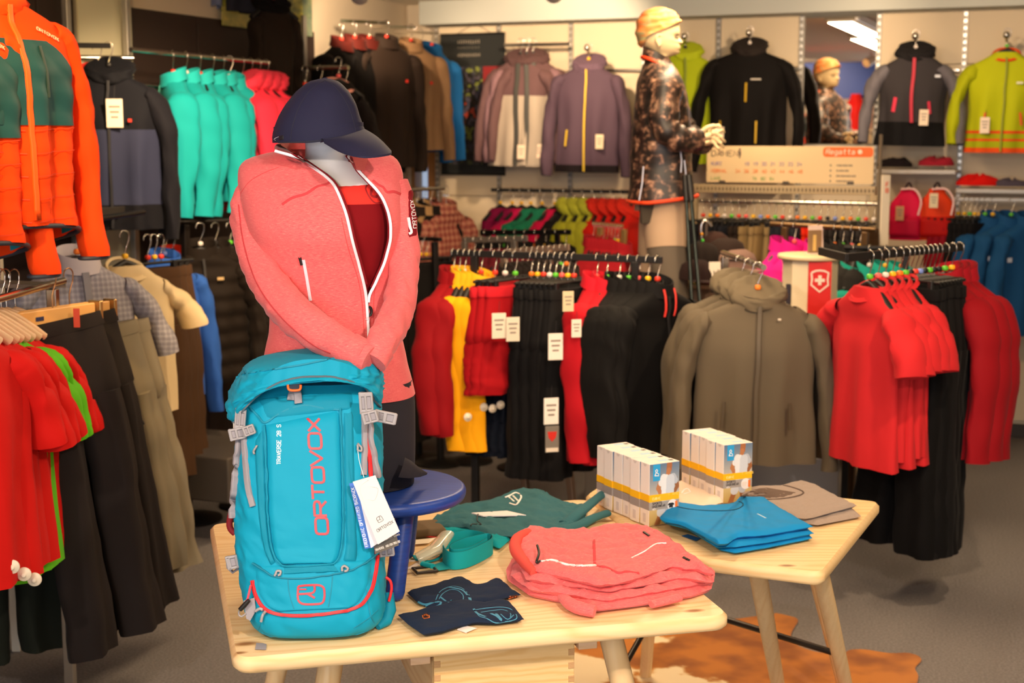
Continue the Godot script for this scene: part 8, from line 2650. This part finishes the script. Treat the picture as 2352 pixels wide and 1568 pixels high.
	obj("webbing_end", g, bm, belt)
	g = Geo.new()
	var bc := onplane(976, 1308, T + 0.006)
	var bb := Basis(Vector3.UP, 0.35)
	for q in [[-0.024, 0, 0.007, 0.046], [0.024, 0, 0.007, 0.046], [0, -0.02, 0.052, 0.007], [0, 0.02, 0.052, 0.007]]: g.rbox(bc + bb * Vector3(q[0], 0, q[1]), Vector3(q[2], 0.007, q[3]), 0.003, bb)
	obj("buckle", g, mat("2a221c", 0.35, 0.4), belt)
	g = Geo.new(); g.tube([onplane(970, 1294, T + 0.012), onplane(994, 1300, T + 0.012)], 0.0085, 12, true, 0.7)
	obj("strap_keeper", g, bm, belt)
	var pk := thing("package", Vector3.ZERO, "clear plastic package propped against the turquoise belt", "package")
	var cl := StandardMaterial3D.new()
	cl.transparency = BaseMaterial3D.TRANSPARENCY_ALPHA
	cl.albedo_color = Color(0.95, 0.95, 0.85, 0.35); cl.roughness = 0.15
	g = Geo.new(); g.tube([onplane(958, 1282, T + 0.012), onplane(1000, 1262, T + 0.03), onplane(1026, 1228, T + 0.038)], [0.02, 0.024, 0.02], 14, true, 0.6)
	obj("wrapper", g, cl, pk)
	g = Geo.new(); g.tube([onplane(962, 1280, T + 0.012), onplane(1000, 1262, T + 0.026), onplane(1020, 1236, T + 0.034)], [0.012, 0.016, 0.012], 12, true, 0.4)
	obj("insert", g, mat("cfc6a4", 0.6), pk)
	var pc := thing("leaflet", Vector3.ZERO, "printed leaflet lying on the table between stool leg and belt", "leaflet")
	g = Geo.new(); g.flat([onplane(900, 1318, T + 0.001), onplane(955, 1302, T + 0.001), onplane(984, 1282, T + 0.002), onplane(905, 1290, T + 0.002)])
	obj("sheet", g, mat("e6d8c8", 0.4), pc)
	g = Geo.new(); g.flat([onplane(904, 1304, T + 0.003), onplane(940, 1300, T + 0.003), onplane(962, 1288, T + 0.003), onplane(908, 1292, T + 0.003)])
	obj("picture", g, mat("d6a860", 0.4), pc)
	g = Geo.new(); g.flat([onplane(950, 1250, T + 0.004), onplane(985, 1247, T + 0.004), onplane(1002, 1234, T + 0.005), onplane(952, 1240, T + 0.005)])
	tag(obj("ticket_card", g, mat("f3e6c8", 0.5)), "cream card lying behind the clear package near the stool", "card")
	g = Geo.new(); g.tube(smooth([onplane(952, 1231, T + 0.004), onplane(985, 1232, T + 0.004), onplane(1020, 1236, T + 0.003)], 4), 0.002, 6)
	tag(obj("shoelace", g, mat("c2261c", 0.6)), "thin red lace lying on the table behind the clear package", "cord")
	g = Geo.new(); g.rbox(onplane(960, 1215, T + 0.012), Vector3(0.13, 0.022, 0.1), 0.01, Basis(Vector3.UP, 0.3))
	tag(obj("folded_cloth", g, mat("6b5a42", 0.85, 0.0, "cloth")), "olive brown folded cloth half under the blue stool", "cloth")
	# --- two navy headbands
	var nav := mat("202a3e", 0.85, 0.0, "knit")
	var prn := mat("3f86a4", 0.7)
	var h1 := thing("headband", Vector3.ZERO, "rear navy headband with light blue logo on the pine table", "headband")
	var hb1 := obj("band", folded(smooth(xy([935, 1368, 960, 1360, 1000, 1348, 1055, 1329, 1070, 1338, 1100, 1351, 1137, 1336, 1152, 1342]), 3), xy([985, 1402, 1020, 1402, 1060, 1398, 1100, 1392, 1150, 1382, 1197, 1372]), xy([935, 1368, 958, 1388, 985, 1402]), xy([1152, 1342, 1175, 1358, 1197, 1372]), T, 0.013, 0.003, 36, 18, 7.0, 0.12), nav, h1)
	s = skin(hb1)
	g = Geo.new()
	drape_letters(g, s, [[1000, 1380, 1008, 1362, 1020, 1352, 1040, 1346, 1060, 1350, 1074, 1362, 1082, 1376, 1078, 1388, 1062, 1394], [1004, 1384, 1016, 1364, 1034, 1354, 1052, 1356, 1064, 1368, 1062, 1384]], 0.002)
	drape_letters(g, s, [[1030, 1348, 1060, 1354, 1076, 1370, 1080, 1384], [1012, 1371, 1026, 1381, 1042, 1384, 1036, 1378], [960, 1382, 978, 1388, 1000, 1378], [976, 1392, 994, 1384, 1012, 1382, 1008, 1390, 988, 1398]], 0.0045)
	obj("logo_print", g, prn, h1)
	label_tag(h1, s, [1166, 1368, 1192, 1364, 1194, 1374, 1170, 1377])
	var h2 := thing("headband", Vector3.ZERO, "front navy headband with orange label nearest the table edge", "headband")
	var hb2 := obj("band", folded(smooth(xy([914, 1420, 945, 1415, 990, 1405, 1040, 1392, 1075, 1386, 1110, 1395, 1145, 1388, 1172, 1391]), 3), xy([972, 1465, 1020, 1457, 1055, 1445, 1090, 1437, 1140, 1438, 1204, 1430]), xy([914, 1420, 938, 1442, 972, 1465]), xy([1172, 1391, 1190, 1412, 1204, 1430]), T + 0.002, 0.015, 0.003, 36, 18, 8.0, 0.12), nav, h2)
	s = skin(hb2)
	g = Geo.new()
	drape_letters(g, s, [[1092, 1400, 1120, 1396, 1150, 1394, 1172, 1398, 1186, 1412, 1184, 1422, 1160, 1428, 1138, 1430, 1118, 1420, 1100, 1414, 1092, 1400], [1104, 1406, 1130, 1402, 1156, 1400, 1172, 1408, 1172, 1418], [1150, 1410, 1166, 1422, 1180, 1412]], 0.002)
	drape_letters(g, s, [[1088, 1398, 1096, 1408, 1116, 1416], [1126, 1408, 1140, 1414, 1152, 1424, 1144, 1414, 1138, 1408]], 0.005)
	obj("logo_print", g, prn, h2)
	label_tag(h2, s, [966, 1411, 988, 1406, 990, 1419, 970, 1424])
	g = Geo.new(); g.flat([onplane(1050, 1444, T + 0.002), onplane(1072, 1452, T + 0.002), onplane(1096, 1442, T + 0.003), onplane(1070, 1436, T + 0.003)])
	g.flat([onplane(1050, 1446, T), onplane(1072, 1454, T), onplane(1072, 1452, T + 0.002), onplane(1050, 1444, T + 0.002)])
	tag(obj("price_card", g, mat("f0e6e0", 0.5)), "white folded price card sticking out under the front headband", "card")
	# --- boxes of underwear in two rows
	for grp in [[1490, 1210, 6, "near row of white boxes"], [1660, 1157, 5, "far row of white boxes"]]:
		var turn := deg_to_rad(28.0 if grp[2] == 6 else 24.0)
		var ax := Basis(Vector3.UP, turn)
		var cor := onplane(grp[0], grp[1], T)
		for i in grp[2]:
			var c := cor + ax * Vector3(0.047 + [0.0, -0.003, 0.002, 0.001, -0.002, 0.002][i], 0, -0.021 - i * 0.0445)
			ubox(c + Vector3(0, 0.001, 0), turn + [0.0, 0.02, -0.015, 0.01, -0.01, 0.0][i], "%s box from the front in the %s" % [ORD[i], grp[3]], grp[2] == 6)
	# white folded shirt between the boxes
	var ws := thing("folded_shirt", Vector3.ZERO, "white folded shirt with pale logo lying between the box rows", "shirt")
	var wsb := obj("body", folded(xy([1556, 1112, 1600, 1106, 1650, 1102]), xy([1560, 1172, 1620, 1172, 1660, 1160]), xy([1556, 1112, 1552, 1140, 1560, 1172]), xy([1650, 1102, 1668, 1130, 1660, 1160]), T, 0.016, 0.004, 20, 14, 9.0), mat("f2dcc4", 0.85, 0.0, "cloth"), ws)
	g = Geo.new(); drape_letters(g, skin(wsb), [[1566, 1132, 1572, 1124, 1580, 1122, 1586, 1130], [1570, 1134, 1584, 1130]], 0.004)
	if g.v.size(): obj("emblem", g, mat("ffffff", 0.4), ws)
	# --- blue shirts, three in a pile
	var blue := mat("1287c6", 0.7, 0.0, "cloth")
	var dblue := mat("16506e", 0.7, 0.0, "cloth")
	var lv := [[xy([1560, 1190, 1650, 1195, 1790, 1180]), xy([1655, 1268, 1690, 1276, 1760, 1264, 1866, 1242]), xy([1560, 1190, 1590, 1225, 1655, 1268]), xy([1790, 1180, 1840, 1212, 1866, 1242]), 0.0, 0.014, "bottom blue shirt of the folded pile beside the boxes"],
		[xy([1550, 1180, 1650, 1185, 1780, 1170]), xy([1645, 1262, 1690, 1262, 1760, 1252, 1870, 1231]), xy([1550, 1180, 1575, 1218, 1645, 1262]), xy([1780, 1170, 1835, 1205, 1870, 1231]), 0.013, 0.014, "middle blue shirt of the folded pile beside the boxes"],
		[smooth(xy([1547, 1158, 1580, 1166, 1640, 1170, 1690, 1164, 1702, 1150, 1728, 1150, 1756, 1153]), 3), smooth(xy([1650, 1258, 1672, 1256, 1694, 1242, 1760, 1236, 1868, 1217]), 3), smooth(xy([1547, 1158, 1530, 1180, 1516, 1200, 1570, 1215, 1612, 1236, 1650, 1258]), 3), xy([1756, 1153, 1810, 1185, 1868, 1217]), 0.026, 0.018, "top blue shirt with round collar on the folded pile"]]
	for i in 3:
		var q: Array = lv[i]
		var t := thing("folded_shirt", Vector3.ZERO, q[6], "shirt", "")
		var b := obj("body", folded(q[0], q[1], q[2], q[3], T + q[4], q[5], 0.003, 40, 26, 10.0 + i, 0.1), blue, t)
		if i == 2:
			s = skin(b)
			g = Geo.new(); strip(g, s, smooth(xy([1553, 1163, 1590, 1170, 1640, 1173, 1685, 1171, 1704, 1163, 1706, 1156, 1698, 1152]), 5), 0.004, 0.0016, 3)
			obj("collar_binding", g, dblue, t)
			g = Geo.new(); strip(g, s, smooth(xy([1520, 1200, 1560, 1206, 1590, 1220, 1620, 1236]), 5), 0.004, 0.0016, 3)
			obj("armhole_binding", g, dblue, t)
			g = Geo.new(); strip(g, s, xy([1740, 1180, 1760, 1190]), 0.004, 0.001, 3)
			obj("emblem", g, mat("b8dcee", 0.4), t)
	g = Geo.new(); g.flat([onplane(1565, 1230, T + 0.001), onplane(1598, 1242, T + 0.001), onplane(1610, 1236, T + 0.001), onplane(1580, 1226, T + 0.001)])
	tag(obj("blue_card", g, mat("2a5f96", 0.6)), "blue card poking out under the folded blue shirts", "card")
	# --- grey shirts
	var gy := melange("9d8a7b", "93816f", "a99689", Vector3(2.2, 12, 12))
	for i in 2:
		var t := thing("folded_shirt", Vector3.ZERO, ["lower grey shirt of the pair behind the blue shirts", "upper grey shirt with V neck behind the blue shirts"][i], "shirt", "")
		if i == 0: obj("body", folded(xy([1730, 1140, 1800, 1130, 1920, 1150]), xy([1830, 1205, 1880, 1211, 1978, 1191]), xy([1730, 1140, 1780, 1175, 1830, 1205]), xy([1920, 1150, 1955, 1170, 1978, 1191]), T, 0.013, 0.003, 30, 20, 14.0), gy, t)
		else:
			var b := obj("body", folded(smooth(xy([1694, 1138, 1730, 1124, 1790, 1122, 1836, 1112, 1870, 1122]), 3), smooth(xy([1806, 1190, 1850, 1198, 1900, 1186, 1968, 1168]), 3), xy([1694, 1138, 1740, 1160, 1806, 1190]), xy([1870, 1122, 1920, 1146, 1968, 1168]), T + 0.012, 0.016, 0.003, 40, 26, 15.0, 0.1), gy, t)
			s = skin(b)
			var gp := patch(s, smooth(xy([1700, 1140, 1722, 1126, 1752, 1117]), 4), smooth(xy([1742, 1143, 1800, 1142, 1834, 1130]), 4), 14, 14, 0.0015, 0.05)
			obj("neck_lining", gp, mat("665449", 0.85, 0.0, "cloth"), t)
			g = Geo.new(); strip(g, s, smooth(xy([1700, 1141, 1745, 1147, 1800, 1145, 1838, 1137, 1843, 1128, 1812, 1117, 1792, 1114]), 5), 0.0045, 0.002, 3)
			obj("collar_binding", g, mat("5c4c43", 0.85, 0.0, "cloth"), t)
func label_tag(t: Node3D, s: Surf, q: Array) -> void:
	var p := xy(q)
	var gp := patch(s, [p[0], p[3]], [p[1], p[2]], 5, 5, 0.0016, 0.2)
	var o := obj("orange_label", gp, mat("f07a2c", 0.6), t)
	var g := Geo.new()
	var f := func(u: float, v: float) -> Vector2: return p[0].lerp(p[1], u).lerp(p[3].lerp(p[2], u), v)
	for l in [[0.25, 0.2, 0.25, 0.8, 0.75, 0.8, 0.75, 0.2, 0.25, 0.2], [0.3, 0.5, 0.5, 0.45, 0.55, 0.25], [0.5, 0.5, 0.65, 0.75]]:
		var pl := []
		for i in range(0, l.size(), 2): pl.append(f.call(l[i], l[i + 1]))
		strip(g, s, pl, 0.001, 0.0024, 2)
	obj("emblem", g, mat("4a2412", 0.6), o)
func ubox(c: Vector3, turn: float, label: String, dark_shirt: bool) -> void:
	var key := "ubox%s" % str(dark_shirt)
	if protos.has(key):
		regroup(dup(protos[key], c, turn, label), label)
		return
	var W := 0.094; var D := 0.042; var H := 0.166
	var t := thing("underwear_box", c, label, "box", "", turn)
	protos[key] = t
	regroup(t, label)
	var g := Geo.new()
	g.rbox(Vector3(0, H / 2, 0), Vector3(W, H, D), 0.0012)
	obj("carton", g, mat("f1e6da", 0.55), t)
	# printed sleeve: yellow and grey bands run round the sides
	var e := 0.0006
	for q in [["yellow_band", 0.064, 0.02, "f5b90f"], ["grey_band", 0.043, 0.022, "9a8f88"]]:
		g = Geo.new(); g.box(Vector3(-0.0003, q[1] + q[2] / 2, 0), Vector3(W + e, q[2], D + e))
		obj(q[0], g, mat(q[3], 0.5), t)
	# front picture: a runner in a pale shirt under a blue sky, dry grass below
	if not mats.has("uprint"):
		var im := Image.create(94, 166, false, Image.FORMAT_RGB8)
		for y in 166:
			for x in 94:
				var v := y / 166.0
				var c2 := Color("5f7690").lerp(Color("c3b8a8"), clampf(v * 1.8 + x * 0.001, 0, 1))
				if v > 0.62: c2 = Color("d8c28c").lerp(Color("b59a5c"), clampf((v - 0.62) * 2.5, 0, 1))
				# runner: capsules from point to point, radius, colour
				for q in [[38, 132, 22, 170, 8.0, "9c643c"], [60, 128, 66, 170, 7.5, "8a5634"], [48, 106, 36, 132, 13.0, "c9cbd0"], [60, 106, 62, 130, 12.0, "b4b8c0"], [62, 4, 61, 18, 8.5, "a86a44"], [60, 20, 58, 30, 7.0, "b8784c"], [36, 44, 27, 66, 6.5, "b8784c"], [27, 66, 38, 86, 6.0, "b8784c"], [82, 44, 88, 66, 6.0, "9a6038"], [88, 66, 78, 80, 5.5, "9a6038"], [44, 38, 37, 52, 9.5, "e2e2e0"], [74, 38, 81, 50, 9.0, "b8bcc2"], [50, 44, 52, 98, 14.0, "e4e4e2"], [66, 44, 64, 98, 13.0, "cdd0d4"]]:
					var p0 := v2(q[0], q[1]); var p1 := v2(q[2], q[3])
					var near := Geometry2D.get_closest_point_to_segment(v2(x, y), p0, p1)
					if near.distance_to(v2(x, y)) < q[4]: c2 = Color(q[5])
				im.set_pixel(x, y, c2)
		var m := StandardMaterial3D.new(); m.albedo_texture = image_tex(im); m.roughness = 0.4
		mats["uprint"] = m
	g = Geo.new()
	var z := D / 2 + 0.0005
	g.flat([Vector3(-W / 2 + 0.0006, 0.001, z), Vector3(W / 2 - 0.0006, 0.001, z), Vector3(W / 2 - 0.0006, H - 0.001, z), Vector3(-W / 2 + 0.0006, H - 0.001, z)], [v2(0, 1), v2(1, 1), v2(1, 0), v2(0, 0)])
	var fp := obj("front_print", g, mats["uprint"], t)
	g = Geo.new(); g.box(Vector3(0, 0.074, z), Vector3(W - 0.001, 0.019, 0.0008)); 
	obj("yellow_band", g, mat("f5b90f", 0.5), fp)
	g = Geo.new(); g.box(Vector3(0, 0.053, z), Vector3(W - 0.001, 0.021, 0.0008))
	obj("grey_band", g, mat("a39c96", 0.5), fp)
	g = Geo.new(); g.box(Vector3(-0.025, H - 0.024, z), Vector3(0.022, 0.044, 0.001))
	var bl := obj("blue_badge", g, mat("2f9ed4", 0.5), fp)
	g = Geo.new()
	for l in [[-0.006, -0.008, -0.002, 0.0, -0.004, 0.006, 0.0, 0.009, 0.003, 0.005, 0.0, 0.0, 0.006, -0.004, 0.006, -0.009, 0.001, -0.008, -0.006, -0.008]]:
		var pp := []
		var nn := []
		for i in range(0, l.size(), 2): pp.append(Vector3(-0.025 + l[i], H - 0.024 + l[i + 1], z + 0.0006)); nn.append(Vector3.BACK)
		g.ribbon(pp, nn, 0.0022, 0.0004)
	obj("emblem", g, mat("f4f2ee", 0.5), bl)
	var put := func(word: String, x: float, y: float, h: float, w: float, col: String, wide := 0.62) -> void:
		var l := letter_geo(word, h, w, wide, 0.0004)
		for i in l.v.size(): l.v[i] += Vector3(x, y, z + 0.0005)
		obj("lettering", l, mat(col, 0.6), fp)
	put.call("CUBIC", -0.037, 0.070, 0.006, 0.0011, "fbe8a0")
	put.call("T.APES", 0.012, 0.077, 0.006, 0.0009, "f7d66a", 0.8)
	put.call("SPORTS", -0.037, 0.057, 0.006, 0.0012, "3f3a38")
	put.call("UNDERWEAR", -0.037, 0.049, 0.006, 0.0012, "3f3a38", 0.55)
	put.call("MEN", -0.037, 0.0425, 0.0045, 0.0009, "f0ece8")
	g = Geo.new(); g.lathe([v2(0, 0), v2(0.0155, 0), v2(0.0155, 0.0006), v2(0, 0.0006)], 28)
	for i in g.v.size():
		var q := g.v[i]; g.v[i] = Vector3(0.026 + q.x, 0.05 + q.z, z + 0.0005 + q.y); g.n[i] = Vector3.ZERO
	var ci := obj("round_window", g, mat("ece6e2", 0.5), fp)
	g = Geo.new()
	var sc := 0.00055
	var sh := PackedVector2Array()
	for q in xy([-12, -12, -12, 4, -17, -1, -21, 5, -12, 13, 12, 13, 21, 5, 17, -1, 12, 4, 12, -12]): sh.append(v2(q.x, -q.y) * sc * 0.9)
	g.prism(sh, 0, 0.0005, 0.0, Transform3D(Basis(Vector3.RIGHT, PI / 2), Vector3(0.021, 0.05, z + 0.0011)))
	obj("shirt_pictogram", g, mat("25211f" if dark_shirt else "e9dcd0", 0.5), ci)
	g = Geo.new(); g.box(Vector3(0.0375, 0.05, z + 0.0013), Vector3(0.007, 0.02, 0.0006))
	obj("orange_pictogram", g, mat("f0782c", 0.5), ci)
	# lid tuck, top print and bar code
	g = Geo.new(); g.lathe([v2(0, 0), v2(0.008, 0), v2(0.008, 0.0004), v2(0, 0.0004)], 20)
	for i in g.v.size():
		var q := g.v[i]; g.v[i] = Vector3(-W / 2 - 0.0001 - q.y, H - 0.001 - absf(q.z) * (1.0 if q.z < 0 else -0.0), q.x * 1.0); g.n[i] = Vector3.ZERO
	obj("thumb_notch", g, mat("d9cec2", 0.6), t)
	g = Geo.new(); g.box(Vector3(0.012, H, -0.004), Vector3(0.03, 0.0006, 0.016))
	obj("top_print", g, mat("a8d4e6", 0.5), t)
	g = Geo.new(); g.box(Vector3(0.034, H, 0.0), Vector3(0.012, 0.0007, 0.012))
	obj("top_pictogram", g, mat("2c2826" if dark_shirt else "dfd4c8", 0.5), t)
	g = Geo.new(); g.box(Vector3(-W / 2 - 0.0002, 0.02, 0.0), Vector3(0.0006, 0.024, 0.014))
	obj("bar_code", g, mat("d6ccc6", 0.6), t)
